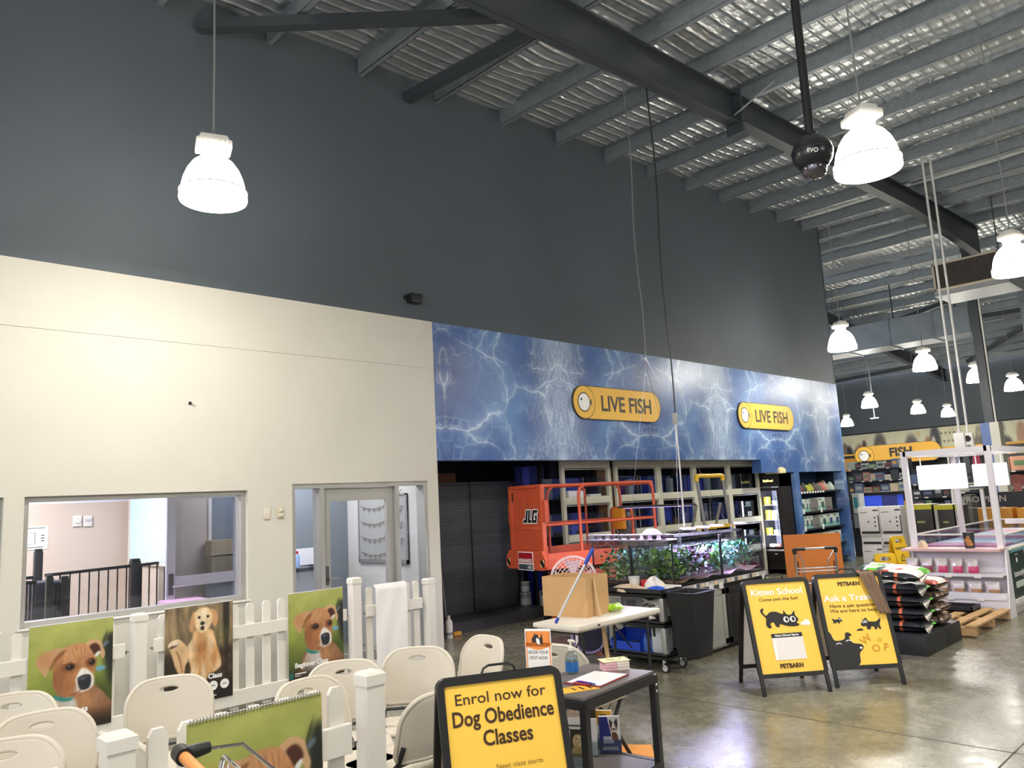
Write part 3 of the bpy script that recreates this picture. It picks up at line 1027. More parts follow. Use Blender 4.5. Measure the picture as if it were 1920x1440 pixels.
def paint_golden():
 c = Canvas(150, 200, 1.36, 11)
 n, n2 = c.noise(16, 4, 0.25), c.noise(22, 4)
 up_, lo = np.array((132, 112, 84)), np.array((62, 48, 34))
 t = sstep(0.38, 0.52, c.v)[..., None]
 c.rgb = (up_ * (0.55 + 0.9 * n[..., None])) * (1 - t) + (lo * (0.45 + 1.1 * n2[..., None])) * t
 c.mix((30, 26, 20), c.ellm(0.90, 0.10, 0.05, 0.5, 0.5) * 0.85)
 c.mix((36, 32, 24), c.ellm(0.03, 0.62, 0.16, 0.12, 0.8) * 0.8)
 c.mix((88, 92, 50), c.ellm(0.80, 0.34, 0.12, 0.08, 0.9) * n2 * 1.1)
 fur = c.noise(30, 3, 0.4)
 gold, pale = (198, 150, 98), (228, 204, 166)
 body = c.polym([(0.43, 0.26), (0.39, 0.34), (0.32, 0.42), (0.33, 0.52), (0.37, 0.63), (0.36, 0.71), (0.30, 0.735), (0.25, 0.755), (0.33, 0.76), (0.45, 0.745), (0.50, 0.79), (0.60, 0.79),
     (0.64, 0.73), (0.74, 0.71), (0.82, 0.66), (0.81, 0.57), (0.76, 0.45), (0.72, 0.34), (0.67, 0.27)], 0.014)
 c.mix(gold, body)
 for (x, y, rx, ry, a) in ((0.38, 0.44, 0.08, 0.12, 10), (0.66, 0.44, 0.07, 0.15, -8), (0.76, 0.64, 0.07, 0.07, 0), (0.42, 0.70, 0.05, 0.09, 0), (0.56, 0.72, 0.03, 0.12, 0)):
  c.mix(pale, body * c.ellm(x, y, rx, ry, 0.9, a) * 0.9)
 c.mix((150, 98, 54), body * c.ellm(0.53, 0.45, 0.10, 0.10, 0.9) * 0.8)
 c.mix((172, 112, 62), body * c.ellm(0.72, 0.56, 0.05, 0.10, 0.9) * 0.8)
 # raised paw with long feathering
 arm = c.polym([(0.34, 0.44), (0.27, 0.37), (0.20, 0.325), (0.10, 0.335), (0.045, 0.375), (0.07, 0.42), (0.11, 0.50), (0.15, 0.60), (0.20, 0.67), (0.27, 0.70), (0.30, 0.60), (0.34, 0.55)], 0.012)
 c.mix((206, 170, 128), arm)
 c.mix((232, 214, 190), arm * c.ellm(0.12, 0.36, 0.08, 0.04, 0.7))
 c.mix((70, 52, 42), arm * c.ellm(0.11, 0.395, 0.06, 0.012, 0.8, -12) * 0.9)
 c.line([(0.17, 0.45), (0.22, 0.54), (0.25, 0.66)], 0.010, (128, 70, 48), 0.7)
 # ears, head
 hs = lambda q: [(0.555 + (x - 0.555) * 1.22, 0.165 + (y - 0.165) * 1.17) for x, y in q]
 c.poly(hs([(0.43, 0.08), (0.40, 0.14), (0.385, 0.22), (0.42, 0.26), (0.455, 0.20), (0.46, 0.11)]), (190, 146, 100), 0.016)
 c.poly(hs([(0.65, 0.07), (0.71, 0.10), (0.735, 0.17), (0.70, 0.235), (0.66, 0.20), (0.63, 0.11)]), (194, 148, 102), 0.016)
 head = c.polym(hs([(0.45, 0.09), (0.50, 0.06), (0.57, 0.052), (0.63, 0.07), (0.665, 0.13), (0.655, 0.19), (0.62, 0.235), (0.57, 0.27), (0.51, 0.27), (0.465, 0.22), (0.445, 0.15)]), 0.012)
 c.mix((222, 192, 146), head)
 c.mix((240, 224, 194), head * c.ellm(0.555, 0.10, 0.04, 0.06, 0.9))
 for x in (0.49, 0.62):
  c.ell(x, 0.13, 0.021, 0.014, (30, 24, 22), 0.4)
 c.ell(0.54, 0.215, 0.075, 0.05, (228, 208, 178), 0.8)
 c.ell(0.54, 0.195, 0.034, 0.02, (34, 30, 30), 0.4)
 c.ell(0.54, 0.245, 0.03, 0.022, (54, 34, 30), 0.4)
 c.rgb *= (1 + 0.30 * (fur[..., None] - 0.5) * np.maximum(np.maximum(body, head), arm)[..., None])
 c.mix((24, 20, 18), sstep(0.70, 0.90, c.v) * 0.86 * (1 - 0.9 * body))
 return c
PUP, GOLDEN = paint_pup(), paint_golden()
PW, PH = 0.594, 0.81
E_X, E_Z, E_Y = Vector((1, 0, 0)), Vector((0, 0, 1)), Vector((0, 1, 0))
def pup_words(mb):
 y = -0.0008
 mb.text('Beginner Class', (-0.235, y, 0.128), E_X, E_Z, 0.060, WHITE_INK, 'LEFT', 0.035)
 for x0, w in ((-0.235, 0.12), (-0.06, 0.16)):
  mb.sheet(rrect(x0, 0.068, x0 + w, 0.078, 0.003), (0, y, 0), E_X, E_Z, WHITE_INK)
 mb.sheet(rrect(-0.235, 0.05, -0.175, 0.056, 0.002), (0, y, 0), E_X, E_Z, WHITE_INK)
 mb.sheet(rrect(-0.292, 0.03, -0.25, 0.09, 0.012), (0, y, 0), E_X, E_Z, mat('teal_ink', (38, 98, 84), 0.5))
def golden_words(mb):
 y = -0.0008
 mb.text('Class', (0.075, y, 0.178), E_X, E_Z, 0.058, WHITE_INK, 'LEFT', 0.035)
 for x in (0.03, 0.12, 0.222):
  mb.sheet(ell(x, 0.115, 0.040, 0.040), (0, y, 0), E_X, E_Z, PAPER)
  mb.sheet(rrect(x - 0.018, 0.112, x + 0.018, 0.118, 0.002), (0, y - 0.0006, 0), E_X, E_Z, BLACK_INK)
 mb.sheet(rrect(0.06, 0.03, 0.15, 0.036, 0.002), (0, y, 0), E_X, E_Z, WHITE_INK)
def poster(p, rz, cv, words, label, spiral=False, tilt=0.0, name='class_poster'):
 """sheet hung over the pickets; p = middle of its bottom edge; front faces local -Y"""
 t = thing(name, label, 'poster', p, rz)
 if tilt:
  t.rotation_euler = (tilt, 0, rz)
 sh = lambda x, z: 0.006 * math.sin(x * 9) * math.sin(z * 3.1)
 printed_sheet('printed_sheet', cv, PW, PH, t, words, lambda x, z: sh(x, z) if words is None else 0.0, PAPER)
 if spiral:
  f = MB()
  n = 44
  for i in range(n):
   x = -PW / 2 + 0.012 + i * (PW - 0.024) / (n - 1)
   f.tube([(x + 0.002 * math.sin(a), 0.007 * math.cos(a) + 0.0, PH + 0.002 + 0.010 * math.sin(a)) for a in np.linspace(0, 2 * PI, 10)[:-1]], 0.0013, BLACK_METAL, 5, closed=True)
  f.build('spiral_binding', parent=t)
  f = MB()
  f.tube([(-PW / 2, 0.004, PH + 0.006), (PW / 2, 0.004, PH + 0.006)], 0.0035, WHITE_PVC, 8)
  f.build('hanger_rail', parent=t)
 else:
  f = MB()
  f.box((0, 0.006, PH + 0.001), (PW, 0.014, 0.008), mat('poster_clip_rail', (198, 198, 196), 0.4), 0.003)
  f.build('hanger_rail', parent=t)
 return t
# facing +X (towards the pen): local -Y -> +X means rz = +90 deg
FX = PI / 2
XF = -7.0
poster((XF + 0.055, 1.925, 0.185), FX, PUP, pup_words, 'tan and white puppy poster hanging farthest left on the rear picket fence')
poster((XF + 0.055, 2.925, 0.19), FX, GOLDEN, golden_words, 'poster of a golden retriever lifting a paw, on the rear picket fence')
poster((XF + 0.055, 4.06, 0.18), FX, PUP, pup_words, 'tan and white puppy poster beside the glass door, on the rear picket fence')
# ================================================================== PICKET FENCES
def picket(mb, x, z0, z1, w=0.075, d=0.024):
 k = 0.35
 mb.prism([(-w / 2, 0), (w / 2, 0), (w / 2, z1 - z0 - 0.03), (w * k / 2 + 0.008, z1 - z0), (-w * k / 2 - 0.008, z1 - z0), (-w / 2, z1 - z0 - 0.03)], (x, d / 2, z0), (1, 0, 0), (0, 0, 1), d, WHITE_PVC)
def fence_panel(p, rz, length, xs, label, top=0.955, rails=((0.66, 0.11), (0.09, 0.13)), n_ext=(0, 0)):
 t = thing('picket_fence_panel', label, 'picket fence', p, rz, 'white vinyl picket fence panels')
 for x in xs:
  f = MB()
  picket(f, x, 0.05, top)
  f.build('picket', parent=t, smooth=0)
 for (z, h) in rails:
  f = MB()
  f.box((length / 2, -0.028, z + h / 2), (length, 0.032, h), WHITE_PVC, 0.004)
  f.build('rail', parent=t, smooth=0)
 for x in (-0.012, length + 0.012):
  for z in (0.70, 0.16):
   f = MB()
   f.tube([(x - 0.02, -0.028, z), (x + 0.02, -0.028, z)], 0.006, CHROME, 8)
   f.tube([(x, -0.028, z - 0.02), (x, -0.028, z + 0.01)], 0.006, CHROME, 8)
   f.build('hinge_pin', parent=t)
 return t
def fence_post(p, rz, label, h=0.97, s=0.1):
 t = thing('fence_post', label, 'fence post', p, rz, 'white vinyl fence posts')
 f = MB()
 f.box((0, 0, h / 2 - 0.01), (s, s, h - 0.03), WHITE_PVC, 0.003)
 f.build('post_shaft', parent=t, smooth=0)
 f = MB()
 f.box((0, 0, h - 0.03), (s + 0.012, s + 0.012, 0.05), WHITE_PVC, 0.002)
 f.box((0, 0, h), (s + 0.006, s + 0.006, 0.012), WHITE_PVC, 0, taper=0.8)
 f.build('post_cap', parent=t, smooth=0)
 f = MB()
 f.lathe([(0.17, 0.0), (0.168, 0.012), (0.15, 0.022), (0.05, 0.03)], WHITE_PVC, 28)
 f.build('foot_disc', parent=t)
 return t
# along +Y: local +X -> +Y with the front (-Y local) facing +X
fence_panel((XF, 1.30, 0), FX, 1.02, (0.10, 0.265, 0.43, 0.60, 0.77, 0.915), 'leftmost rear fence panel, carrying the first puppy poster')
fence_post((XF, 2.44, 0), FX, 'white fence post standing just left of the golden retriever poster', 0.985)
fence_panel((XF, 2.55, 0), FX, 1.86, (0.08, 0.24, 0.40, 0.55, 0.71, 0.86, 1.02, 1.17, 1.38, 1.58, 1.78), 'middle rear fence panel with bare pickets between two dog posters')
fence_post((XF, 4.53, 0), FX, 'tall white fence post standing just right of the last puppy poster by the glass door', 1.06)
fence_panel((XF, 4.64, 0), FX, 0.72, (0.06, 0.22, 0.38, 0.54, 0.66), 'rear fence panel hidden under a blank white sheet', 0.95)
fence_post((XF + 0.02, 5.47, 0), FX, 'white fence post at the end of the rear fence beside the wall corner', 0.955)
f = MB()
vs, fs = [], []
for j in range(26):
 for i in range(12):
  y = -0.2 + 0.4 * i / 11
  z = 0.97 - j * 0.034
  vs.append((0.0 + 0.004 * math.sin(i * 1.1 + j * 0.3) + (0.014 if j > 0 else -0.02), y, z))
fs = [[j * 12 + i, j * 12 + i + 1, (j + 1) * 12 + i + 1, (j + 1) * 12 + i] for j in range(25) for i in range(11)]
f.raw(vs, [q[::-1] for q in fs], PAPER)
f.raw([(v[0] - 0.002, v[1], v[2]) for v in vs], fs, PAPER)
tag(f.build('blank_poster', smooth=60, loc=(XF + 0.05, 4.94, 0)), 'blank white sheet folded over the rear fence in front of the glass door', 'poster')
# front fence nearer the viewer
XN = -3.27
fence_post((XN, 1.07, 0), FX, 'near white fence post at the lower left, with a flat square cap', 0.965)
fence_panel((XN, 1.17, 0), FX, 0.89, (0.045, 0.16, 0.30, 0.44, 0.58, 0.72, 0.83), 'near fence panel carrying the spiral-bound puppy poster', 0.955, ((0.66, 0.13), (0.09, 0.13)))
fence_post((XN, 2.19, 0), FX, 'near white fence post right of the spiral-bound puppy poster', 0.985)
fence_panel((XN, 0.0, 0), FX, 0.96, (0.1, 0.25, 0.40, 0.55, 0.70, 0.85), 'near fence panel at the lower left corner under a dark poster', 0.90)
poster((XN + 0.058, 1.60, 0.145), FX, PUP, pup_words, 'spiral-bound puppy poster on the near fence at the bottom of the picture', True)
t = thing('dark_poster', 'dark navy spiral-bound sheet topping the near fence in the lower left corner', 'poster', (XN + 0.058, 0.52, 0.06), FX)
f = MB()
f.box((0, 0, 0.42), (PW, 0.004, 0.84), mat('dark_navy_print', (30, 30, 44), 0.4))
f.build('printed_sheet', parent=t, smooth=0)
f = MB()
for i in range(44):
 x = -PW / 2 + 0.012 + i * (PW - 0.024) / 43
 f.tube([(x, 0.007 * math.cos(a), 0.842 + 0.010 * math.sin(a)) for a in np.linspace(0, 2 * PI, 10)[:-1]], 0.0013, BLACK_METAL, 5, closed=True)
f.build('spiral_binding', parent=t)
f = MB()
f.tube([(-PW / 2, 0.004, 0.846), (PW / 2, 0.004, 0.846)], 0.0035, WHITE_PVC, 8)
f.build('hanger_rail', parent=t)
# ================================================================== FOLDING CHAIRS
def chair_back_mesh(mb):
 W, H = 0.455, 0.325
 hx, hz, hw, hh = 0.0, 0.262, 0.062, 0.024
 def sd(x, z):
  r = 0.12 if z > H / 2 else 0.03
  # crown: top edge arched
  zt = H - 0.55 * x * x
  cx, cz = W / 2 - r, (zt - r if z > H / 2 else r)
  ax = abs(x)
  if z > H / 2:
   dx, dz = ax - cx, z - cz
  else:
   dx, dz = ax - cx, cz - z
  return math.hypot(max(dx, 0), max(dz, 0)) + min(max(dx, dz), 0) - r
 N = 64
 rings = []
 for k in range(7):
  ring = []
  for i in range(N):
   a = 2 * PI * i / N
   c, s = math.cos(a), math.sin(a)
   r0 = 1 / math.hypot(c / hw, s / hh)
   lo, hi = 0.0, 0.6
   for _ in range(26):
    mid = (lo + hi) / 2
    if sd(hx + c * mid, hz + s * mid) < 0:
     lo = mid
    else:
     hi = mid
   t = (k / 6) ** 1.15
   rr = r0 + (lo - r0) * t
   ring.append((hx + c * rr, hz + s * rr))
  rings.append(ring)
 bow = lambda x, z: -0.055 * (1 - (x / 0.2275) ** 2) * -1
 th = 0.011
 vs, fs = [], []
 for side in (0, 1):
  for k, ring in enumerate(rings):
   e = 0.004 if k == 6 else 0
   for (x, z) in ring:
    y = bow(x, z) * 1.0 + (-th + e if side == 0 else th - e)
    vs.append((x, y, z))
 B = 7 * N
 for k in range(6):
  for i in range(N):
   j = (i + 1) % N
   fs.append([k * N + i, k * N + j, (k + 1) * N + j, (k + 1) * N + i])
   fs.append([B + k * N + j, B + k * N + i, B + (k + 1) * N + i, B + (k + 1) * N + j])
 for i in range(N):
  j = (i + 1) % N
  fs.append([6 * N + i, 6 * N + j, B + 6 * N + j, B + 6 * N + i])
  fs.append([j, i, B + i, B + j])
 # moulded rim
 vs2 = [(x, bow(x, z), z) for (x, z) in rings[6]]
 mb.raw(vs, fs, CREAM)
 mb.tube(vs2, 0.0125, CREAM, 8, closed=True)
 mb.tube([(x, bow(x, z), z) for (x, z) in rings[0]], 0.012, CREAM, 8, closed=True)
CHAIRS = []
LEGM = mat('chair_leg_grey', (44, 45, 50), 0.4, metal=0.3)
def make_chair(label):
 t = thing('folding_chair', label, 'chair', (0, 0, 0), 0, 'cream folding chairs in the training pen')
 f = MB()
 f.T = Matrix.Translation((0, 0.205, 0.53)) @ Matrix.Rotation(R(-14), 4, 'X')
 chair_back_mesh(f)
 f.build('backrest', parent=t, smooth=50)
 f = MB()
 pts = rrect(-0.22, -0.20, 0.22, 0.19, 0.06)
 f.prism(pts, (0, 0, 0.435), (1, 0, 0), (0, 1, 0), 0.024, CREAM)
 f.tube([(p[0], p[1], 0.446) for p in pts], 0.0145, CREAM, 8, closed=True)
 for y in (-0.12, 0.0, 0.12):
  f.box((0, y, 0.428), (0.38, 0.02, 0.02), CREAM)
 f.build('seat', parent=t, smooth=40)
 for s in (-1, 1):
  f = MB()
  f.tube([(s * 0.205, 0.25, 0.60), (s * 0.21, 0.215, 0.52), (s * 0.228, 0.02, 0.30), (s * 0.232, -0.22, 0.0)], 0.0125, LEGM, 10)
  f.build('leg', parent=t)
  f = MB()
  f.tube([(s * 0.198, -0.14, 0.425), (s * 0.202, 0.04, 0.22), (s * 0.206, 0.24, 0.0)], 0.0125, LEGM, 10)
  f.build('leg', parent=t)
 for (w, y, z) in ((0.23, -0.17, 0.06), (0.205, 0.20, 0.05), (0.215, 0.19, 0.50)):
  f = MB()
  f.tube([(-w, y, z), (w, y, z)], 0.009, LEGM, 8)
  f.build('stretcher', parent=t)
 for s in (-1, 1):
  f = MB()
  f.tube([(s * 0.212, 0.0, 0.425), (s * 0.218, 0.09, 0.36), (s * 0.224, 0.03, 0.31)], 0.005, CHROME, 6)
  f.build('folding_bracket', parent=t)
 return t
def chair(px, zref, face, label):
 """px = picture position of the top middle of the backrest; face = heading of the sitter, degrees from +Y towards +X"""
 q = onZ(px[0], px[1], zref)
 rz = -R(face) + PI           # local -Y is forward
 loc = Vector((q.x, q.y, 0)) - Matrix.Rotation(rz, 3, 'Z') @ Vector((0, 0.30, 0))
 if not CHAIRS:
  t = make_chair(label)
  t.location, t.rotation_euler = loc, (0, 0, rz)
 else:
  t = dup(CHAIRS[0], loc, rz, label)
 CHAIRS.append(t)
 return t
ZB = 0.845
chair((318, 1268), ZB, 108, 'cream folding chair with broad curved back in front of the golden retriever poster')
chair((782, 1213), ZB, 128, 'cream folding chair with broad curved back, nearest the wall corner in the pen')
chair((645, 1238), ZB, 118, 'cream folding chair with broad curved back below the puppy poster by the glass door')
chair((574, 1272), ZB, 84, 'cream folding chair partly behind the spiral-bound poster, its hole near the right post')
chair((912, 1192), ZB, -174, 'cream folding chair turned side-on near the dark shelving, above the enrolment sign')
chair((80, 1333), ZB, 98, 'cream folding chair at far left with its black legs crossing below the puppy poster')
chair((8, 1386), ZB, 104, 'cream folding chair lowest in the left corner behind the dark spiral-bound sheet')
chair((22, 1300), ZB, 110, 'cream folding chair cut by the left picture edge, under the first puppy poster')
chair((822, 1288), ZB, -98, 'cream folding chair immediately left of the enrolment sign, seat and legs showing')
chair((1037, 1203), ZB, -6, 'cream folding chair behind the hand sanitiser and the book your spot sign')
chair((225, 1372), ZB, -10, 'cream folding chair with backrest seen edge-on above the near fence post')
# ================================================================== A-FRAME SIGNS
def aframe(p, rz, label, art, W=0.62, H=0.93, spread=0.27, legs=0.14):
 """p = floor point under the apex, art(mb) prints on the front sheet in local frame: x right, z up from sheet bottom"""
 t = thing('a_frame_sign', label, 'sandwich board', p, rz)
 ang = math.atan2(spread, H)
 L = math.hypot(spread, H)
 for side, nm in ((1, 'front_frame'), (-1, 'rear_frame')):
  f = MB()
  rot = Matrix.Rotation(-ang if side == 1 else ang, 4, 'X')
  f.T = Matrix.Translation((0, 0, H)) @ rot
  if side == -1:
   f.T = f.T @ Matrix.Rotation(PI, 4, 'Z')
  # rounded tubular frame in local x/z hanging down from the apex
  ro = rrect(-W / 2, -L + legs, W / 2, 0.0, 0.045, 6)
  n = len(ro)
  ri = rrect(-W / 2 + 0.034, -L + legs + 0.034, W / 2 - 0.034, -0.034, 0.012, 6)
  vs = [(x, -0.016, z) for x, z in ro] + [(x, -0.016, z) for x, z in ri] + [(x, 0.012, z) for x, z in ro] + [(x, 0.012, z) for x, z in ri]
  fs = []
  for i in range(n):
   j = (i + 1) % n
   fs += [[i, j, n + j, n + i], [2 * n + j, 2 * n + i, 3 * n + i, 3 * n + j], [j, i, 2 * n + i, 2 * n + j], [n + i, n + j, 3 * n + j, 3 * n + i]]
  f.raw(vs, fs, BLACK)
  f.build(nm, parent=t, smooth=30)
  f = MB()
  f.T = Matrix.Translation((0, 0, H)) @ rot
  if side == -1:
   f.T = f.T @ Matrix.Rotation(PI, 4, 'Z')
  if side == 1:
   f.box((0, 0.0, -(L - legs) / 2), (W - 0.05, 0.006, L - legs - 0.05), YELLOW)
   tt = f.T
   f.T = tt @ Matrix.Translation((0, -0.0045, -L + legs + 0.034))
   f.T = f.T @ Matrix.Diagonal((1, 1, (L - legs - 0.068) / 0.865, 1))
   art(f, W - 0.068, 0.865)
   f.build('printed_poster', parent=t, smooth=0)
  else:
   f.box((0, 0.0, -(L - legs) / 2), (W - 0.05, 0.006, L - legs - 0.05), PAPER)
   f.build('rear_poster', parent=t, smooth=0)
  for sx in (-1, 1):
   f = MB()
   f.T = Matrix.Translation((0, 0, H)) @ rot
   if side == -1:
    f.T = f.T @ Matrix.Rotation(PI, 4, 'Z')
   f.box((sx * (W / 2 - 0.02), -0.002, -L + legs / 2 + 0.01), (0.032, 0.024, legs + 0.02), BLACK, 0.004)
   f.build('leg', parent=t, smooth=30)
 f = MB()
 f.tube([(-0.09, 0, H - 0.005), (-0.075, 0, H + 0.03), (-0.05, 0, H + 0.042), (0.05, 0, H + 0.042), (0.075, 0, H + 0.03), (0.09, 0, H - 0.005)], 0.006, BLACK_METAL, 8)
 f.build('carry_handle', parent=t)
 return t
EX = (1, 0, 0)
EZ = (0, 0, 1)
def art_enrol(f, w, h):
 f.text('Enrol now for', (-0.005, -0.0005, h - 0.10), EX, EZ, 0.080, BROWN_INK, bold=0.006)
 f.text('Dog Obedience', (0, -0.0005, h - 0.205), EX, EZ, 0.106, BROWN_INK, bold=0.022, wide=0.74)
 f.text('Classes', (0.01, -0.0005, h - 0.312), EX, EZ, 0.106, BROWN_INK, bold=0.022, wide=0.78)
 f.text('Next class starts', (0.05, -0.0005, h - 0.43), EX, EZ, 0.034, mat('tan_ink', (150, 108, 40), 0.5))
 f.sheet(rrect(-0.04, h - 0.72, 0.16, h - 0.46, 0.004), (0, -0.001, 0), EX, EZ, PAPER)
 for i in range(3):
  f.sheet(rrect(-0.01, h - 0.50 - i * 0.03, 0.13, h - 0.495 - i * 0.03, 0.001), (0, -0.002, 0), EX, EZ, mat('grey_ink', (150, 150, 160), 0.5))
def eyes(f, pts, y=-0.0022):
 for (x, z, r) in pts:
  f.sheet(ell(x, z, r, r * 1.1), (0, y, 0), EX, EZ, WHITE_INK)
  f.sheet(ell(x + r * 0.15, z + r * 0.05, r * 0.5, r * 0.75), (0, y - 0.0006, 0), EX, EZ, BLACK_INK)
def art_kitten(f, w, h):
 f.text('Kitten School', (0, -0.0005, h - 0.115), EX, EZ, 0.084, WHITE_INK, bold=0.024, wide=1.04)
 f.text('Come join the fun!', (0.005, -0.0005, h - 0.175), EX, EZ, 0.044, BROWN_INK, bold=0.01, wide=1.08)
 cat = sp2([(-0.165, h - 0.245), (-0.185, h - 0.265), (-0.175, h - 0.30), (-0.145, h - 0.345), (-0.155, h - 0.40), (-0.14, h - 0.435), (-0.11, h - 0.435), (-0.115, h - 0.40), (-0.085, h - 0.385),
   (-0.065, h - 0.43), (-0.035, h - 0.43), (-0.03, h - 0.405), (0.04, h - 0.43), (0.12, h - 0.435), (0.145, h - 0.42), (0.125, h - 0.40), (0.148, h - 0.37), (0.125, h - 0.33), (0.122, h - 0.285),
   (0.09, h - 0.32), (0.05, h - 0.315), (0.025, h - 0.275), (0.015, h - 0.31), (-0.04, h - 0.285), (-0.10, h - 0.285), (-0.14, h - 0.315), (-0.162, h - 0.28), (-0.15, h - 0.25)], 4)
 f.sheet(cat, (0, -0.001, 0), EX, EZ, BLACK_INK)
 eyes(f, ((0.035, h - 0.365, 0.026), (0.095, h - 0.365, 0.026)))
 f.sheet(sp2([(0.16, h - 0.425), (0.165, h - 0.40), (0.19, h - 0.395), (0.205, h - 0.375), (0.235, h - 0.385), (0.245, h - 0.41), (0.24, h - 0.432), (0.20, h - 0.43)], 4), (0, -0.001, 0), EX, EZ, WHITE_INK)
 f.sheet(rrect(-0.13, h - 0.535, 0.15, h - 0.495, 0.002), (0, -0.001, 0), EX, EZ, BLACK_INK)
 f.text('Next School Starts', (0.01, -0.002, h - 0.523), EX, EZ, 0.028, WHITE_INK, bold=0.03)
 f.sheet(rrect(-0.13, h - 0.745, 0.15, h - 0.535, 0.002), (0, -0.001, 0), EX, EZ, mat('clear_sleeve_paper', (226, 218, 212), 0.25))
 f.sheet(rrect(-0.125, h - 0.74, -0.10, h - 0.54, 0.002), (0, -0.0018, 0), EX, EZ, mat('sleeve_edge', (190, 180, 172), 0.15))
 f.text('PETBARN', (0.0, -0.0005, 0.045), EX, EZ, 0.058, BROWN_INK, bold=0.045, wide=0.86)
def art_trainer(f, w, h):
 f.text('PETBARN', (0.0, -0.0005, h - 0.085), EX, EZ, 0.056, BROWN_INK, bold=0.045, wide=0.86)
 f.text('Ask a Trainer', (0.0, -0.0005, h - 0.235), EX, EZ, 0.084, WHITE_INK, bold=0.024, wide=1.08)
 f.text('Have a pet question?', (0.0, -0.0005, h - 0.30), EX, EZ, 0.047, BROWN_INK, bold=0.01, wide=1.08)
 f.text('We are here to help!', (0.0, -0.0005, h - 0.35), EX, EZ, 0.047, BROWN_INK, bold=0.01, wide=1.08)
 def pup(x, z, s, m=1):
  pts = [(-0.05, 0.0), (-0.055, 0.04), (-0.09, 0.035), (-0.105, 0.055), (-0.095, 0.08), (-0.085, 0.105), (-0.06, 0.115), (-0.045, 0.13), (-0.03, 0.10), (-0.02, 0.085), (0.04, 0.08), (0.07, 0.095),
   (0.085, 0.115), (0.095, 0.10), (0.085, 0.07), (0.075, 0.05), (0.085, 0.0), (0.065, 0.0), (0.055, 0.03), (0.04, 0.0), (0.02, 0.0), (0.02, 0.03), (-0.01, 0.03), (-0.02, 0.0)]
  pp = [(x + m * a * s, z + b * s) for a, b in pts]
  f.sheet(pp if m > 0 else pp[::-1], (0, -0.001, 0), EX, EZ, BLACK_INK)
  eyes(f, ((x - m * 0.075 * s, z + 0.085 * s, 0.014 * s), (x - m * 0.05 * s, z + 0.085 * s, 0.014 * s)))
 pup(-0.175, h - 0.455, 0.46, -1)
 pup(0.125, h - 0.53, 0.92, 1)
 f.sheet(sp2([(-0.02, h - 0.535), (0.0, h - 0.52), (0.03, h - 0.518), (0.04, h - 0.535)], 4), (0, -0.001, 0), EX, EZ, BLACK_INK)
 dog = sp2([(-w / 2, 0.0), (-w / 2, h - 0.56), (-w / 2 + 0.02, h - 0.555), (-w / 2 + 0.045, h - 0.62), (-w / 2 + 0.13, h - 0.61), (-w / 2 + 0.15, h - 0.55), (-w / 2 + 0.19, h - 0.555), (-w / 2 + 0.20, h - 0.58), (-w / 2 + 0.175, h - 0.59),
   (-w / 2 + 0.20, h - 0.65), (-w / 2 + 0.27, h - 0.665), (-w / 2 + 0.285, h - 0.70), (-w / 2 + 0.24, h - 0.755), (-w / 2 + 0.21, 0.0)], 3)
 f.sheet([(max(x, -w / 2), max(z, 0.0)) for x, z in dog], (0, -0.001, 0), EX, EZ, BLACK_INK)
 for cx, cz in ((-w / 2 + 0.075, h - 0.665), (-w / 2 + 0.165, h - 0.64)):
  arc = ell(cx, cz, 0.028, 0.022, 10, R(20), R(165)) + ell(cx, cz, 0.020, 0.014, 10, R(20), R(165))[::-1]
  f.sheet(arc, (0, -0.002, 0), EX, EZ, WHITE_INK)
 f.sheet(ell(-w / 2 + 0.262, h - 0.70, 0.012, 0.010), (0, -0.002, 0), EX, EZ, WHITE_INK)
 DY = mat('deep_yellow_ink', (206, 148, 28), 0.5)
 for ch, x, z, s, a in (('W', 0.02, h - 0.68, 0.10, 35), ('O', 0.09, h - 0.755, 0.095, 20), ('O', 0.145, h - 0.655, 0.05, 10), ('F', 0.175, h - 0.735, 0.10, -12)):
  f.text(ch, (x, -0.0005, z), (math.cos(R(a)), 0, math.sin(R(a))), (-math.sin(R(a)), 0, math.cos(R(a))), s, DY, 'LEFT', 0.02)
def place_sign(tl, tr, fz, label, art, **k):
 """tl, tr = picture positions of the two top corners at apex height"""
 a, b = onZ(*tl, fz), onZ(*tr, fz)
 c = (a + b) / 2
 rz = math.atan2(b.y - a.y, b.x - a.x)
 return aframe((c.x, c.y, 0), rz, label, art, H=fz, **k)
place_sign((821, 1276), (1043, 1249), 0.93, 'yellow sandwich board reading Enrol now for Dog Obedience Classes', art_enrol)
place_sign((1388, 1090), (1512, 1082), 0.93, 'yellow Kitten School sandwich board with a crouching black cat', art_kitten)
SIGN_T = place_sign((1520, 1079), (1652, 1072), 0.93, 'yellow Ask a Trainer sandwich board with a large black dog head', art_trainer)
# brown cloth slung over the trainer sign
TOWEL = mat('brown_cloth', (122, 98, 80), 0.9, bump=0.4, scale=120, var=0.1)
f = MB()
vs, n = [], 9
path = [(0.30 - i * 0.0, 0) for i in range(1)]
prof = []
for i in range(24):
 s = i / 23
 prof.append((0.012 + 0.31 * s if False else s))
for i in range(30):
 s = i / 29
 if s < 0.28:
  d = (0.28 - s) / 0.28 * 0.25
  y, z = 0.27 / 0.93 * d + 0.03, 0.93 - d + 0.012
 else:
  d = (s - 0.28) / 0.72 * 0.36
  y, z = -0.27 / 0.93 * d - 0.034, 0.93 - d + 0.012
 for k in range(n):
  q = k / (n - 1) - 0.5
  x = 0.165 + q * (0.135 - 0.04 * max(0, s - 0.4)) + 0.14 * max(0, s - 0.30) ** 1.1
  vs.append((x, y - 0.010 * math.cos(q * 17 + s * 3), z - 0.03 * max(0, s - 0.8) * math.sin(q * 5)))
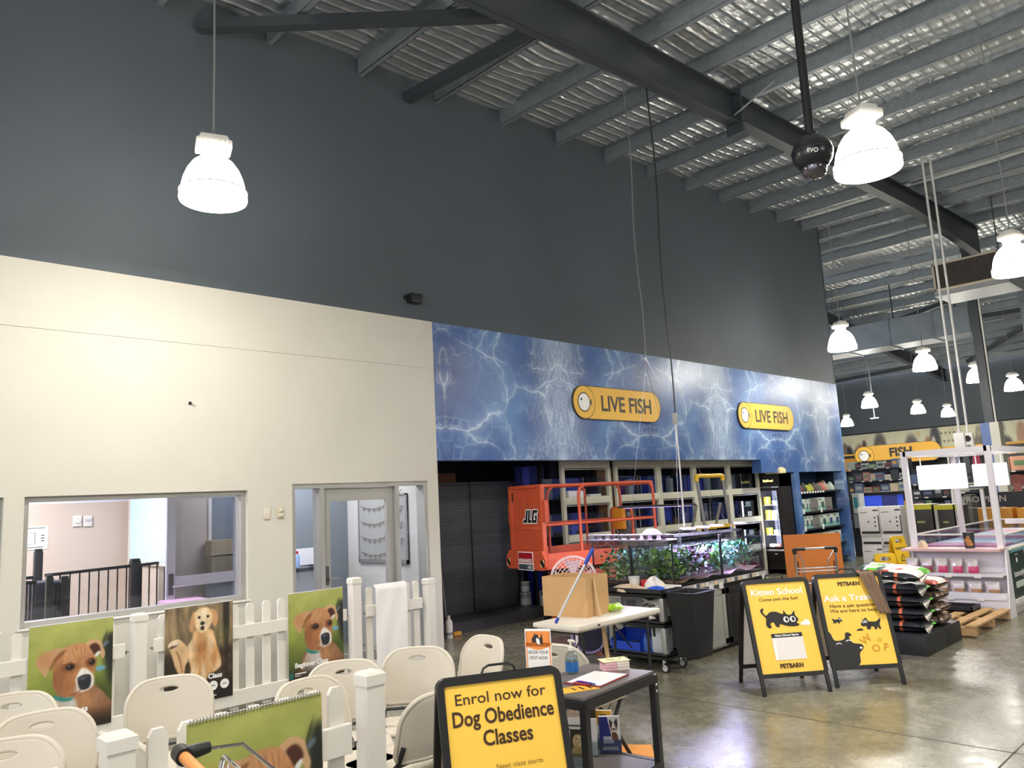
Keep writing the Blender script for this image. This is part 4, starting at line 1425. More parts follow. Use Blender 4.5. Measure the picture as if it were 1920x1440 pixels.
f.raw(vs, [[i * n + k, i * n + k + 1, (i + 1) * n + k + 1, (i + 1) * n + k] for i in range(29) for k in range(n - 1)], TOWEL)
o = f.build('cloth', smooth=70)
md = o.modifiers.new('thick', 'SOLIDIFY')
md.thickness = 0.006
o.location, o.rotation_euler = SIGN_T.location, SIGN_T.rotation_euler
tag(o, 'brown cloth draped over the top of the Ask a Trainer sandwich board', 'cloth')
# ================================================================== BLACK ENROLMENT TABLE
tb_f, tb_r, tb_b = onZ(1095, 1309, 0.74), onZ(1222, 1259, 0.74), onZ(1110, 1246, 0.74)
ax = (tb_r - tb_f)
TRZ = math.atan2(ax.y, ax.x)
TL, TD = ax.length + 0.02, 0.46
t = thing('display_table', 'black metal table with grey top and lower shelf beside the enrolment sign', 'table', (tb_f.x, tb_f.y, 0), TRZ)
TABLE = t
GREYTOP = mat('grey_laminate', (104, 96, 94), 0.45, var=0.05)
f = MB()
f.b2((0, 0, 0.722), (TL, TD, 0.74), GREYTOP, 0.004)
f.build('tabletop', parent=t, smooth=30)
f = MB()
for (a, b) in (((0, 0), (TL, 0)), ((0, TD), (TL, TD)), ((0, 0), (0, TD)), ((TL, 0), (TL, TD))):
 f.bar((a[0], a[1], 0.70), (b[0], b[1], 0.70), 0.034, 0.042, BLACK_METAL)
f.build('apron_frame', parent=t, smooth=0)
for (x, y) in ((0.005, 0.005), (TL - 0.005, 0.005), (0.005, TD - 0.005), (TL - 0.005, TD - 0.005)):
 f = MB()
 f.box((x, y, 0.36), (0.04, 0.04, 0.72), BLACK_METAL, 0.003)
 g = f.build('leg', parent=t, smooth=0)
 if x > 0.1 and y < 0.1:
  f = MB()
  for z in (0.63, 0.665):
   f.lathe([(0.0, 0.004), (0.006, 0.003), (0.008, 0.0)], CHROME, 12, c=(0, 0, 0))
   f.bm.verts.ensure_lookup_table()
   for v in list(f.bm.verts)[-36:]:
    v.co = Vector((x + v.co.x, y - 0.0205 - v.co.z, z + v.co.y))
  f.build('bolt', parent=g)
f = MB()
f.b2((0.0, 0.0, 0.235), (TL, TD, 0.25), GREYTOP, 0.003)
f.build('lower_shelf', parent=t, smooth=30)
f = MB()
for (a, b) in (((0, 0), (TL, 0)), ((0, TD), (TL, TD)), ((0, 0), (0, TD)), ((TL, 0), (TL, TD))):
 f.bar((a[0], a[1], 0.235), (b[0], b[1], 0.235), 0.034, 0.034, BLACK_METAL)
f.build('shelf_frame', parent=t, smooth=0)
def on_table(px, z=0.74):
 return onZ(px[0], px[1], z)
# hand sanitiser
q = on_table((1073, 1262))
t = thing('sanitiser_bottle', 'clear pump bottle of hand sanitiser with blue label on the black table', 'bottle', q)
f = MB()
CLEAR = mat('clear_gel', (214, 222, 224), 0.08, trans=0.0, spec=0.8)
f.lathe([(0.0, 0.0), (0.034, 0.0), (0.038, 0.005), (0.038, 0.085), (0.034, 0.105), (0.022, 0.118), (0.014, 0.122), (0.014, 0.13)], glass_mat('clear_plastic', (214, 222, 226), 0.12), 28)
f.lathe([(0.0, 0.003), (0.0355, 0.003), (0.0355, 0.083), (0.0, 0.083)], mat('sanitiser_gel', (196, 206, 208), 0.2, alpha=0.35), 28)
f.build('bottle_body', parent=t)
f = MB()
f.lathe([(0.0384, 0.012), (0.0384, 0.066)], mat('blue_label', (26, 98, 168), 0.4), 28)
f.text('hand gel', (0.0, -0.0392, 0.046), EX, EZ, 0.012, WHITE_INK) if False else None
f.build('label_band', parent=t)
f = MB()
f.lathe([(0.0, 0.128), (0.0155, 0.128), (0.0165, 0.146), (0.008, 0.15), (0.006, 0.175)], WHITE_PVC, 20)
f.box((0.006, 0, 0.182), (0.042, 0.018, 0.014), WHITE_PVC, 0.004)
f.tube([(0.022, 0, 0.183), (0.036, 0, 0.178)], 0.0045, WHITE_PVC, 8)
f.build('pump', parent=t)
# leaflet stack
a, b = on_table((1122, 1262)), on_table((1172, 1263))
c = on_table((1152, 1255))
t = thing('leaflet_stack', 'thick stack of pink-edged leaflets on the far end of the black table', 'leaflets', c, TRZ - 0.62)
f = MB()
rng = random.Random(3)
PINKP, WHP, CRP = mat('pink_paper', (226, 178, 196), 0.7), mat('leaflet_white', (236, 226, 222), 0.7), mat('cream_paper', (234, 206, 160), 0.7)
n = 26
for i in range(n):
 z = i * 0.0021
 dx, dy = rng.uniform(-0.003, 0.003), rng.uniform(-0.003, 0.003)
 f.box((dx - 0.037, dy, z + 0.001), (0.07, 0.105, 0.0019), PINKP if i % 7 else CRP)
 f.box((dx + 0.037, dy, z + 0.001), (0.075, 0.105, 0.0019), WHP if i % 5 else CRP)
f.build('leaflet_block', parent=t, smooth=0)
f = MB()
z = n * 0.0021 + 0.001
f.box((0, 0, z), (0.165, 0.115, 0.0012), mat('leaflet_cover', (238, 226, 176), 0.6))
for i, (x, y, w, h) in enumerate(((-0.02, 0.01, 0.05, 0.02), (0.0, -0.02, 0.06, 0.012), (0.045, 0.02, 0.02, 0.03))):
 f.box((x, y, z + 0.0009), (w, h, 0.0004), mat('leaflet_print', (150, 150, 90), 0.6))
f.build('leaflet_cover', parent=t, smooth=0)
# clipboard with form and pen
c = on_table((1119, 1274))
t = thing('clipboard', 'maroon clipboard holding a white form, lying on the black table', 'clipboard', c, TRZ + 0.06)
f = MB()
f.box((0, 0, 0.0025), (0.33, 0.235, 0.004), mat('maroon_board', (120, 36, 40), 0.5), 0.001)
f.build('board', parent=t, smooth=0)
f = MB()
f.box((0.01, 0.003, 0.0055), (0.30, 0.212, 0.0012), PAPER)
for i in range(9):
 f.box((0.08 - i * 0.018, 0.0, 0.0063), (0.003, 0.13 if i else 0.06, 0.0003), mat('form_ink', (176, 176, 184), 0.6))
f.build('form', parent=t, smooth=0)
f = MB()
f.box((-0.15, 0, 0.010), (0.028, 0.11, 0.008), mat('clip_red', (160, 60, 70), 0.3), 0.003)
f.box((-0.136, 0, 0.013), (0.012, 0.10, 0.006), CHROME, 0.002)
f.build('clip', parent=t, smooth=30)
a, b = on_table((1082, 1277), 0.757), on_table((1117, 1283), 0.757)
t = thing('pen', 'blue and pink pen lying across the clip of the clipboard', 'pen', (0, 0, 0))
f = MB()
f.tube([a, a + (b - a) * 0.15, a + (b - a) * 0.95, b], 0.004, mat('pen_blue', (30, 40, 140), 0.3), 8, rads=[0.003, 0.005, 0.005, 0.0015])
f.build('barrel', parent=t)
f = MB()
m_ = a + (b - a) * 0.2
f.tube([m_ + Vector((0, 0, 0.005)), a + (b - a) * 0.55 + Vector((0, 0, 0.005))], 0.0022, mat('pen_pink', (226, 120, 180), 0.4), 8)
f.build('pocket_clip', parent=t)
# yellow flyer
c = on_table((1082, 1292))
f = MB()
f.box((0, 0, 0.0012), (0.22, 0.12, 0.0012), mat('flyer_yellow', (236, 178, 54), 0.5))
for i in range(3):
 f.box((-0.02 + i * 0.045, 0, 0.0021), (0.012, 0.07 if i else 0.05, 0.0004), BROWN_INK)
o = f.build('flyer', smooth=0, loc=c)
o.rotation_euler = (0, 0, TRZ - 0.5)
tag(o, 'yellow printed flyer at the near corner of the black table, under the clipboard', 'flyer')
# book your spot sign in a clear stand
a = onZ(1015, 1275, 0.74)
a = Vector((tb_f.x, tb_f.y, 0)) + Matrix.Rotation(TRZ, 3, 'Z') @ Vector((0.10, 0.36, 0.74))
t = thing('table_sign', 'upright orange and white Book Your Spot Now sign in a clear stand', 'sign', a, R(28))
SH = 0.30
f = MB()
f.box((0, 0, SH / 2 + 0.004), (0.148, 0.004, SH), PAPER)
OR = mat('orange_print', (236, 140, 60), 0.5)
yy = -0.0026
f.sheet(rrect(-0.068, SH - 0.092, 0.068, SH - 0.008, 0.001), (0, yy, 0), EX, EZ, OR)
f.sheet(sp2([(-0.068, SH - 0.088), (0.0, SH - 0.108), (0.068, SH - 0.086), (0.068, SH - 0.07), (-0.068, SH - 0.07)], 3), (0, yy, 0), EX, EZ, OR)
for s in (-1, 1):
 f.sheet(rrect(s * 0.066 - 0.003, 0.01, s * 0.066 + 0.003, SH - 0.01, 0.001), (0, yy, 0), EX, EZ, OR)
f.text('BOOK YOUR', (0, yy, SH - 0.128), EX, EZ, 0.024, BLACK_INK, wide=0.8)
f.text('SPOT NOW', (0, yy, SH - 0.158), EX, EZ, 0.024, BLACK_INK, wide=0.8)
f.sheet(sp2([(-0.03, SH - 0.068), (-0.034, SH - 0.048), (-0.02, SH - 0.028), (-0.022, SH - 0.015), (-0.008, SH - 0.028), (0.0, SH - 0.022), (0.004, SH - 0.04), (0.014, SH - 0.045), (0.022, SH - 0.02), (0.028, SH - 0.05), (0.026, SH - 0.082), (0.012, SH - 0.07), (0.0, SH - 0.085), (-0.008, SH - 0.068)], 3), (0, yy - 0.0006, 0), EX, EZ, BLACK_INK)
f.sheet(sp2([(-0.008, SH - 0.045), (0.008, SH - 0.052), (0.010, SH - 0.078), (-0.006, SH - 0.072)], 3), (0, yy - 0.0012, 0), EX, EZ, WHITE_INK)
f.build('printed_card', parent=t, smooth=0)
f = MB()
f.box((0, 0.0, 0.003), (0.15, 0.075, 0.004), glass_mat('acrylic', (232, 238, 240), 0.1))
f.box((0, 0.004, SH / 2), (0.152, 0.002, SH + 0.006), glass_mat('acrylic'))
f.build('acrylic_stand', parent=t, smooth=0)
def shelf_pt(x, y):
 v = Matrix.Rotation(TRZ, 3, 'Z') @ Vector((x, y, 0))
 return Vector((tb_f.x + v.x, tb_f.y + v.y, 0.25))
# lower shelf: brochure holders and signs
def holder(p, rz, label, art, w=0.11, h=0.215, d=0.05, lean=0.0):
 t = thing('brochure_holder', label, 'brochure holder', p, rz)
 f = MB()
 f.box((0, 0.012, h / 2), (w - 0.006, d * 0.6, h), PAPER)
 f.T = Matrix.Translation((0, 0.012 - d * 0.3 - 0.0004, 0))
 art(f, w, h)
 f.build('brochures', parent=t, smooth=0)
 f = MB()
 A = glass_mat('acrylic')
 f.box((0, -d / 2 + 0.002, h * 0.2), (w, 0.002, h * 0.4), A)
 f.box((0, d / 2, h * 0.5), (w, 0.002, h * 1.0), A)
 for s in (-1, 1):
  f.box((s * w / 2, 0, h * 0.25), (0.002, d, h * 0.5), A)
 f.box((0, 0, 0.001), (w, d, 0.002), A)
 f.build('clear_holder', parent=t, smooth=0)
 return t
BLUEI = mat('deep_blue_ink', (36, 40, 130), 0.4)
def art_advance(f, w, h):
 f.sheet(rrect(-w / 2 + 0.003, 0.0, w / 2 - 0.003, h, 0.001), (0, 0, 0), EX, EZ, BLUEI)
 f.sheet([(-0.012, h), (w / 2 - 0.003, h), (w / 2 - 0.003, h * 0.36), (0.012, h * 0.36)], (0, -0.0008, 0), EX, EZ, WHITE_INK)
 br, dk, tn = mat('fur_brown', (120, 72, 44), 0.6), mat('fur_dark', (60, 44, 38), 0.6), mat('fur_tan', (204, 140, 90), 0.6)
 f.sheet(sp2([(0.0, h * 0.80), (0.002, h * 0.93), (0.016, h * 0.86), (0.03, h * 0.87), (0.044, h * 0.95), (0.048, h * 0.80), (0.042, h * 0.65), (0.024, h * 0.55), (0.008, h * 0.62)], 4), (0, -0.0014, 0), EX, EZ, dk)
 f.sheet(sp2([(0.008, h * 0.74), (0.022, h * 0.80), (0.040, h * 0.74), (0.038, h * 0.62), (0.024, h * 0.56), (0.010, h * 0.62)], 4), (0, -0.002, 0), EX, EZ, tn)
 f.sheet(sp2([(0.018, h * 0.84), (0.028, h * 0.84), (0.034, h * 0.62), (0.025, h * 0.57), (0.014, h * 0.62)], 4), (0, -0.0026, 0), EX, EZ, WHITE_INK)
 f.sheet(ell(0.024, h * 0.66, 0.008, 0.006), (0, -0.0032, 0), EX, EZ, BLACK_INK)
 for x in (0.013, 0.036):
  f.sheet(ell(x, h * 0.75, 0.0035, 0.0035), (0, -0.0032, 0), EX, EZ, BLACK_INK)
 f.sheet(sp2([(0.012, h * 0.55), (0.03, h * 0.58), (0.044, h * 0.5), (0.046, h * 0.36), (0.016, h * 0.36)], 4), (0, -0.0022, 0), EX, EZ, br)
 for z in (0.42, 0.33):
  f.sheet(rrect(-0.04, h * z - 0.012, 0.022, h * z + 0.008, 0.001), (0, -0.0014, 0), EX, EZ, mat('pale_ink', (208, 208, 216), 0.5))
 f.text('ADVANCE', (0, -0.0014, h * 0.09), EX, EZ, 0.026, WHITE_INK, bold=0.04, wide=0.75)
def art_yellow(f, w, h):
 f.sheet(rrect(-w / 2 + 0.003, h * 0.6, w / 2 - 0.003, h, 0.001), (0, 0, 0), EX, EZ, mat('flyer_yellow'))
 f.sheet(rrect(-0.02, h * 0.86, 0.02, h * 0.89, 0.001), (0, -0.0008, 0), EX, EZ, BROWN_INK)
 f.sheet(rrect(-w / 2 + 0.003, 0.0, w / 2 - 0.003, h * 0.2, 0.001), (0, 0, 0), EX, EZ, mat('steel_blue_ink', (110, 130, 160), 0.5))
def art_golden_card(f, w, h):
 f.sheet(rrect(-w / 2 + 0.003, h * 0.28, w / 2 - 0.003, h, 0.001), (0, 0, 0), EX, EZ, mat('olive_dark_ink', (52, 50, 36), 0.5))
 g1, g2 = mat('golden_fur_ink', (206, 176, 124), 0.6), mat('golden_light_ink', (232, 212, 170), 0.6)
 f.sheet(sp2([(-0.038, h * 0.30), (-0.04, h * 0.48), (-0.02, h * 0.60), (0.02, h * 0.60), (0.042, h * 0.46), (0.04, h * 0.30)], 4), (0, -0.0008, 0), EX, EZ, mat('golden_shade_ink', (170, 150, 100), 0.6))
 f.sheet(sp2([(-0.034, h * 0.62), (-0.03, h * 0.80), (-0.008, h * 0.88), (0.02, h * 0.84), (0.03, h * 0.68), (0.012, h * 0.56), (-0.012, h * 0.55)], 4), (0, -0.0014, 0), EX, EZ, g1)
 f.sheet(sp2([(-0.012, h * 0.66), (-0.008, h * 0.82), (0.012, h * 0.82), (0.02, h * 0.66), (0.006, h * 0.58)], 4), (0, -0.002, 0), EX, EZ, g2)
 for (x, z) in ((-0.006, h * 0.755), (0.015, h * 0.755), (0.004, h * 0.68)):
  f.sheet(ell(x, z, 0.004, 0.004), (0, -0.0026, 0), EX, EZ, BLACK_INK)
 for i in range(4):
  f.sheet(rrect(-0.035, h * (0.22 - i * 0.045), 0.02, h * (0.235 - i * 0.045), 0.001), (0, -0.0008, 0), EX, EZ, mat('grey_ink', (150, 150, 160), 0.5))
def art_notice(f, w, h):
 for i, (s, z) in enumerate((('SCAN', 0.80), ('ONLINE', 0.70), ('FOR A', 0.36), ('CLASS', 0.24))):
  f.text('', (0, 0, 0), EX, EZ, 0.01, BLACK_INK) if False else None
  f.sheet(rrect(-w * 0.38, h * z - 0.006, w * 0.3 - 0.012 * (i % 2), h * z + 0.004, 0.001), (0, -0.0006, 0), EX, EZ, mat('notice_ink', (92, 92, 92), 0.5))
p = onZ(1146, 1412, 0.25)
holder((p.x, p.y, 0.25), R(38), 'deep blue brochure holder reading Advance on the lower shelf of the black table', art_advance, 0.13, 0.205, 0.045)
p = onZ(1134, 1398, 0.25)
holder((p.x + 0.02, p.y - 0.02, 0.25), R(30), 'yellow-topped brochure holder behind the blue one on the lower shelf', art_yellow, 0.10, 0.21, 0.03)
p = onZ(1108, 1416, 0.25)
holder((p.x - 0.045, p.y - 0.035, 0.25), R(28), 'white notice in a clear stand on the lower shelf, behind the table leg', art_notice, 0.21, 0.205, 0.02)
p = onZ(1085, 1440, 0.25)
holder((p.x + 0.02, p.y - 0.01, 0.25), R(28), 'golden retriever leaflet standing on the lower shelf beside the enrolment sign', art_golden_card, 0.10, 0.21, 0.02)
# orange square stuck on the floor under the table
f = MB()
a = [onZ(*q, 0.002) for q in ((1160, 1396), (1222, 1396), (1262, 1560), (1050, 1520))]
f.raw([tuple(v) for v in a], [[0, 1, 2, 3][::-1]], mat('floor_decal_orange', (222, 150, 72), 0.5))
tag(f.build('floor_decal', smooth=0), 'orange sticker on the floor under the black table', 'floor sticker')
# ================================================================== SHOPPING TROLLEY (only its handle end reaches into the picture)
hz = 1.02
c0 = onZ(338, 1412, hz)
c1 = onZ(402, 1475, hz)
dirv = (c1 - c0).normalized()
Lh = 0.50
lat = Vector((dirv.y, -dirv.x, 0))
if lat.dot(Vector((0.6, 0.4, 0))) < 0:
 lat = -lat
e = onZ(395, 1408, hz) - c0
away = Vector((-dirv.y, dirv.x, 0))
if away.dot(e) < 0:
 away = -away
t = thing('shopping_trolley', 'chrome wire shopping trolley with orange handle at the bottom edge of the picture', 'trolley', (0, 0, 0))
f = MB()
f.tube([c0 + dirv * 0.03, c0 + dirv * (Lh - 0.03)], 0.0175, mat('orange_handle', (214, 140, 72), 0.45, var=0.1, scale=30), 16)
f.build('push_handle', parent=t)
for s in (0, 1):
 b = c0 + dirv * (Lh if s else 0)
 f = MB()
 f.tube([b - dirv * 0.01, b + dirv * (0.06 if s == 0 else -0.06)], 0.027, BLACK, 18)
 f.tube([b + dirv * (0.02 if s == 0 else -0.02), b + dirv * (0.02 if s == 0 else -0.02) + away * 0.05 + Vector((0, 0, 0.003)), b + dirv * (0.015 if s == 0 else -0.015) + away * 0.085 + Vector((0, 0, 0.004))], 0.02, BLACK, 12, rads=[0.024, 0.022, 0.017])
 f.build('handle_cap', parent=t)
for s in (0.015, Lh - 0.015):
 b = c0 + dirv * s + away * 0.07
 f = MB()
 f.tube([b, b + away * 0.12 + Vector((0, 0, -0.01)), b + away * 0.25 + Vector((0, 0, -0.14))], 0.006, CHROME, 8)
 f.build('handle_arm', parent=t)
f = MB()
def rect_loop(o, u, v, w, h, r):
 pts = [o + u * x + v * y for (x, y) in rrect(0, 0, w, h, 0.02, 4)]
 f.tube(pts, r, CHROME, 8, closed=True)
o0 = c0 + away * 0.075 + dirv * 0.03 + Vector((0, 0, -0.22))
rect_loop(o0, dirv, Vector((0, 0, 1)) * 0.97 + away * 0.24, Lh - 0.06, 0.20, 0.0055)
for i in range(9):
 x = 0.03 + i * (Lh - 0.12) / 8
 b = o0 + dirv * x
 f.tube([b + (Vector((0, 0, 1)) * 0.97 + away * 0.24) * 0.19, b, b + Vector((0, 0, -0.28)) + away * 0.05], 0.003, CHROME, 6)
b0 = c0 + Vector((0, 0, -0.2)) + away * 0.085
for k in range(5):
 z = -0.02 - 0.075 * k
 loop = [b0 + dirv * 0.02 + Vector((0, 0, z)), b0 + dirv * (Lh - 0.02) + Vector((0, 0, z)), b0 + dirv * (Lh - 0.06) + away * 0.62 + Vector((0, 0, z)), b0 + dirv * 0.06 + away * 0.62 + Vector((0, 0, z))]
 f.tube(loop, 0.004, CHROME, 6, closed=True)
for i in range(13):
 a = b0 + away * (0.62 * i / 12)
 sh = 0.02 + 0.04 * i / 12
 for s in (sh, Lh - sh):
  f.tube([a + dirv * s + Vector((0, 0, -0.02)), a + dirv * s + Vector((0, 0, -0.32))], 0.0028, CHROME, 6)
 f.tube([a + dirv * sh + Vector((0, 0, -0.32)), a + dirv * (Lh - sh) + Vector((0, 0, -0.32))], 0.0028, CHROME, 6)
f.build('wire_basket', parent=t)
f = MB()
for s in (0.04, Lh - 0.04):
 b = b0 + dirv * s
 f.tube([b + Vector((0, 0, -0.02)), b + Vector((0, 0, -0.55)), Vector((b.x, b.y, 0.16)) + away * 0.06, Vector((b.x, b.y, 0.14)) + away * 0.7], 0.011, CHROME, 10)
f.build('chassis', parent=t)
for s in (0.04, Lh - 0.04):
 for a_ in (0.06, 0.66):
  b = b0 + dirv * s + away * a_
  f = MB()
  f.tube([Vector((b.x, b.y, 0.06)) - dirv * 0.014, Vector((b.x, b.y, 0.06)) + dirv * 0.014], 0.06, BLACK, 20)
  f.box((b.x, b.y, 0.115), (0.035, 0.035, 0.05), GALV, 0.004)
  f.build('castor', parent=t)
# ================================================================== FOLDING TABLE WITH CARDBOARD BOX
t = thing('folding_table', 'white plastic folding table carrying the open cardboard box', 'table', (-4.50, 5.36, 0))
TW, TLn = 0.50, 1.12
f = MB()
f.b2((-TW / 2, -TLn / 2, 0.70), (TW / 2, TLn / 2, 0.74), mat('table_white', (216, 208, 196), 0.45, bump=0.05, scale=300), 0.012)
f.b2((-TW / 2 + 0.03, -TLn / 2 + 0.03, 0.685), (TW / 2 - 0.03, TLn / 2 - 0.03, 0.70), mat('table_white'))
f.build('tabletop', parent=t, smooth=40)
f = MB()
f.box((TW / 2 + 0.0005, -0.30, 0.718), (0.003, 0.03, 0.012), BLACK)
f.build('maker_plate', parent=t, smooth=0)
for s in (-1, 1):
 f = MB()
 for x in (-0.19, 0.19):
  f.tube([(x, s * 0.44, 0.69), (x, s * 0.42, 0.0)], 0.014, BLACK_METAL, 10)
 f.tube([(-0.19, s * 0.425, 0.12), (0.19, s * 0.425, 0.12)], 0.011, BLACK_METAL, 8)
 f.tube([(-0.19, s * 0.44, 0.66), (0.19, s * 0.44, 0.66)], 0.011, BLACK_METAL, 8)
 f.tube([(0, s * 0.43, 0.40), (0, s * 0.15, 0.68)], 0.007, BLACK_METAL, 8)
 f.build('leg', parent=t)
CARD = mat('cardboard', (190, 150, 102), 0.8, var=0.06, scale=5)
CARDI = mat('cardboard_inside', (160, 122, 80), 0.85)
def open_box(p, rz, sx, sy, h, label, flap=0.0):
 t = thing('cardboard_box', label, 'box', p, rz)
 f = MB()
 th = 0.006
 f.b2((-sx / 2, -sy / 2, 0), (sx / 2, sy / 2, th), CARD)
 f.b2((-sx / 2, -sy / 2, th), (-sx / 2 + th, sy / 2, h), CARD)
 f.b2((sx / 2 - th, -sy / 2, th), (sx / 2, sy / 2, h), CARD)
 f.b2((-sx / 2 + th, -sy / 2, th), (sx / 2 - th, -sy / 2 + th, h), CARD)
 f.b2((-sx / 2 + th, sy / 2 - th, th), (sx / 2 - th, sy / 2, h), CARD)
 f.build('carton', parent=t, smooth=0)
 return t
BT = open_box((-4.72, 5.33, 0.74), R(7), 0.46, 0.35, 0.335, 'open brown cardboard box standing on the white folding table')
f = MB()
f.raw([(-0.224, -0.169, 0.30), (0.224, -0.169, 0.335), (0.224, -0.06, 0.27), (-0.2, -0.06, 0.25)], [[0, 1, 2, 3], [3, 2, 1, 0]], CARDI)
f.raw([(-0.224, 0.169, 0.325), (0.224, 0.169, 0.325), (0.20, 0.08, 0.27), (-0.2, 0.08, 0.27)], [[0, 1, 2, 3], [3, 2, 1, 0]], CARDI)
f.build('folded_flap', parent=BT, smooth=0)
# strip of packing paper hanging off the box
f = MB()
STRIP = mat('kraft_strip', (206, 172, 126), 0.75)
pts = [(0.238, -0.06, 0.318), (0.246, -0.065, 0.26), (0.262, -0.06, 0.10), (0.285, -0.05, -0.03), (0.305, -0.045, -0.20), (0.31, -0.03, -0.36), (0.315, -0.04, -0.46)]
wd = [0.006, 0.012, 0.016, 0.022, 0.034, 0.03, 0.006]
vs = []
for (p, w) in zip(spline(pts, 4, False), np.interp(np.linspace(0, 6, 25), range(7), wd)):
 for k in (-1, 0, 1):
  vs.append((p.x + 0.006 * (1 - abs(k)), p.y + k * w, p.z))
f.raw(vs, [[i * 3 + k, i * 3 + k + 1, (i + 1) * 3 + k + 1, (i + 1) * 3 + k] for i in range(24) for k in range(2)], STRIP)
o = f.build('paper_strip', smooth=60)
o.modifiers.new('thick', 'SOLIDIFY').thickness = 0.002
o.location, o.rotation_euler = BT.location, BT.rotation_euler
tag(o, 'long strip of kraft paper hanging down the side of the cardboard box', 'paper strip')
# pole leaning across the box
pa, pb = onZ(1042, 1168, 0.752), CAM + ray(1112, 1028) * 6.35
d = (pb - pa).normalized()
t = thing('squeegee_pole', 'silver pole with blue grip leaning across the cardboard box', 'pole', (0, 0, 0))
f = MB()
pt = pa + (pb - pa) * 0.80
f.tube([pa, pt], 0.011, mat('pole_silver', (214, 214, 216), 0.3, metal=0.4), 12)
f.build('shaft', parent=t)
f = MB()
f.tube([pt - d * 0.01, pt + d * 0.02, pb - d * 0.02, pb], 0.016, mat('grip_blue', (48, 76, 176), 0.45), 12, rads=[0.013, 0.017, 0.017, 0.013])
f.build('grip', parent=t)
f = MB()
f.tube([pa + d * 0.05, pa], 0.0135, mat('grip_blue'), 12)
f.build('end_ferrule', parent=t)
# green ball toy and cloth on the table behind the box
q = onZ(1150, 1146, 0.74)
t = thing('green_bowl', 'small shiny lime green bundle beside the cardboard box on the folding table', 'toy', (q.x, q.y, 0.74))
LIME = mat('lime_plastic', (168, 216, 40), 0.2, emit=0.0)
f = MB()
for i in range(9):
 a = i * 0.7
 f.lathe([(0.0, 0.0), (0.03, 0.004), (0.042, 0.022), (0.03, 0.04), (0.0, 0.046)], LIME, 14, c=(0.055 * math.cos(a) * (i > 0), 0.045 * math.sin(a) * (i > 0), 0.012 * (i % 3)))
f.build('lime_beads', parent=t)
q = onZ(1146, 1134, 0.80)
f = MB()
f.lathe([(0, 0), (0.06, 0.0), (0.075, 0.02), (0.05, 0.05), (0.02, 0.058), (0, 0.06)], mat('cream_cloth', (222, 208, 186), 0.8, bump=0.5, scale=30), 18)
o = f.build('cloth_bundle', loc=(q.x - 0.03, q.y + 0.06, 0.74))
tag(o, 'small cream cloth bundle behind the lime green one on the folding table', 'cloth')
# ================================================================== AQUARIUM ISLAND
IX0, IX1, IY0, IYM, IY1 = -5.94, -4.84, 7.03, 7.99, 8.95
ZC = 0.72
GREYC = mat('grey_cabinet', (148, 148, 138), 0.5)
def cabinet(y0, y1, body, label, doors):
 t = thing('aquarium_cabinet', label, 'cabinet', ((IX0 + IX1) / 2, (y0 + y1) / 2, 0))
 hx, hy = (IX1 - IX0) / 2, (y1 - y0) / 2
 f = MB()
 f.b2((-hx, -hy, 0.03), (hx - 0.02, hy, ZC), body)
 f.b2((-hx + 0.05, -hy + 0.05, 0), (hx - 0.06, hy - 0.05, 0.03), BLACK)
 f.build('carcass', parent=t, smooth=0)
 for k in range(doors):
  w = (2 * hy) / doors
  c = -hy + w * (k + 0.5)
  f = MB()
  f.box((hx - 0.009, c, 0.36), (0.02, w - 0.008, 0.62), body, 0.003)
  for (dy, dz, sy, sz) in ((0, 0.27, w - 0.02, 0.07), (0, -0.27, w - 0.02, 0.07), (w / 2 - 0.045, 0, 0.07, 0.6), (-w / 2 + 0.045, 0, 0.07, 0.6)):
   f.box((hx + 0.003, c + dy, 0.36 + dz), (0.008, sy, sz), body, 0.002)
  dd = f.build('door', parent=t, smooth=20)
  f = MB()
  yy = c + (w / 2 - 0.035) * (1 if k == 0 else -1)
  f.tube([(hx + 0.006, yy, 0.50), (hx + 0.03, yy, 0.49), (hx + 0.036, yy, 0.45), (hx + 0.03, yy, 0.41), (hx + 0.006, yy, 0.40)], 0.006, CHROME, 8)
  f.build('handle', parent=dd)
 return t
cabinet(IY0, IYM, GREYC, 'grey two-door cabinet under the nearer planted aquariums', 2)
cabinet(IYM, IY1, BLACK, 'black cabinet under the farther planted aquariums', 2)
f = MB()
f.b2((IX0 - 0.02, IY0 - 0.03, ZC), (IX1 + 0.02, IY1 + 0.02, 0.768), mat('dark_counter', (44, 42, 42), 0.45))
tag(f.build('aquarium_counter', smooth=0), 'dark counter slab carrying the four planted aquariums', 'counter')
# ticket strip along the counter edge
t = thing('ticket_strip', 'strip of price tickets along the counter edge below the planted aquariums', 'price strip', (IX1 + 0.022, 0, 0.0))
f = MB()
f.b2((0, IY0, 0.715), (0.003, IY1, 0.765), mat('strip_clear', (168, 164, 156), 0.3))
f.build('strip_holder', parent=t, smooth=0)
rng = random.Random(8)
TK = [mat('ticket_white', (214, 210, 200), 0.5), mat('ticket_dark', (70, 72, 82), 0.5), mat('ticket_beige', (206, 184, 150), 0.5)]
y = IY0 + 0.04
k = 0
while y < IY1 - 0.06:
 w = rng.choice((0.05, 0.06, 0.085))
 hang = rng.random() < 0.3
 f = MB()
 f.b2((0.0035, y, 0.668 if hang else 0.718), (0.006, y + w, 0.735 if hang else 0.762), TK[k % 3] if not hang else TK[0])
 f.build('ticket', parent=t, smooth=0)
 y += w + rng.choice((0.012, 0.03, 0.07))
 k += 1
SIL = mat('black_silicone', (14, 14, 16), 0.5)
LEDP = mat('violet_light_strip', (206, 190, 255), 0.4, emit=5.0, emit_rgb=(190, 170, 255))
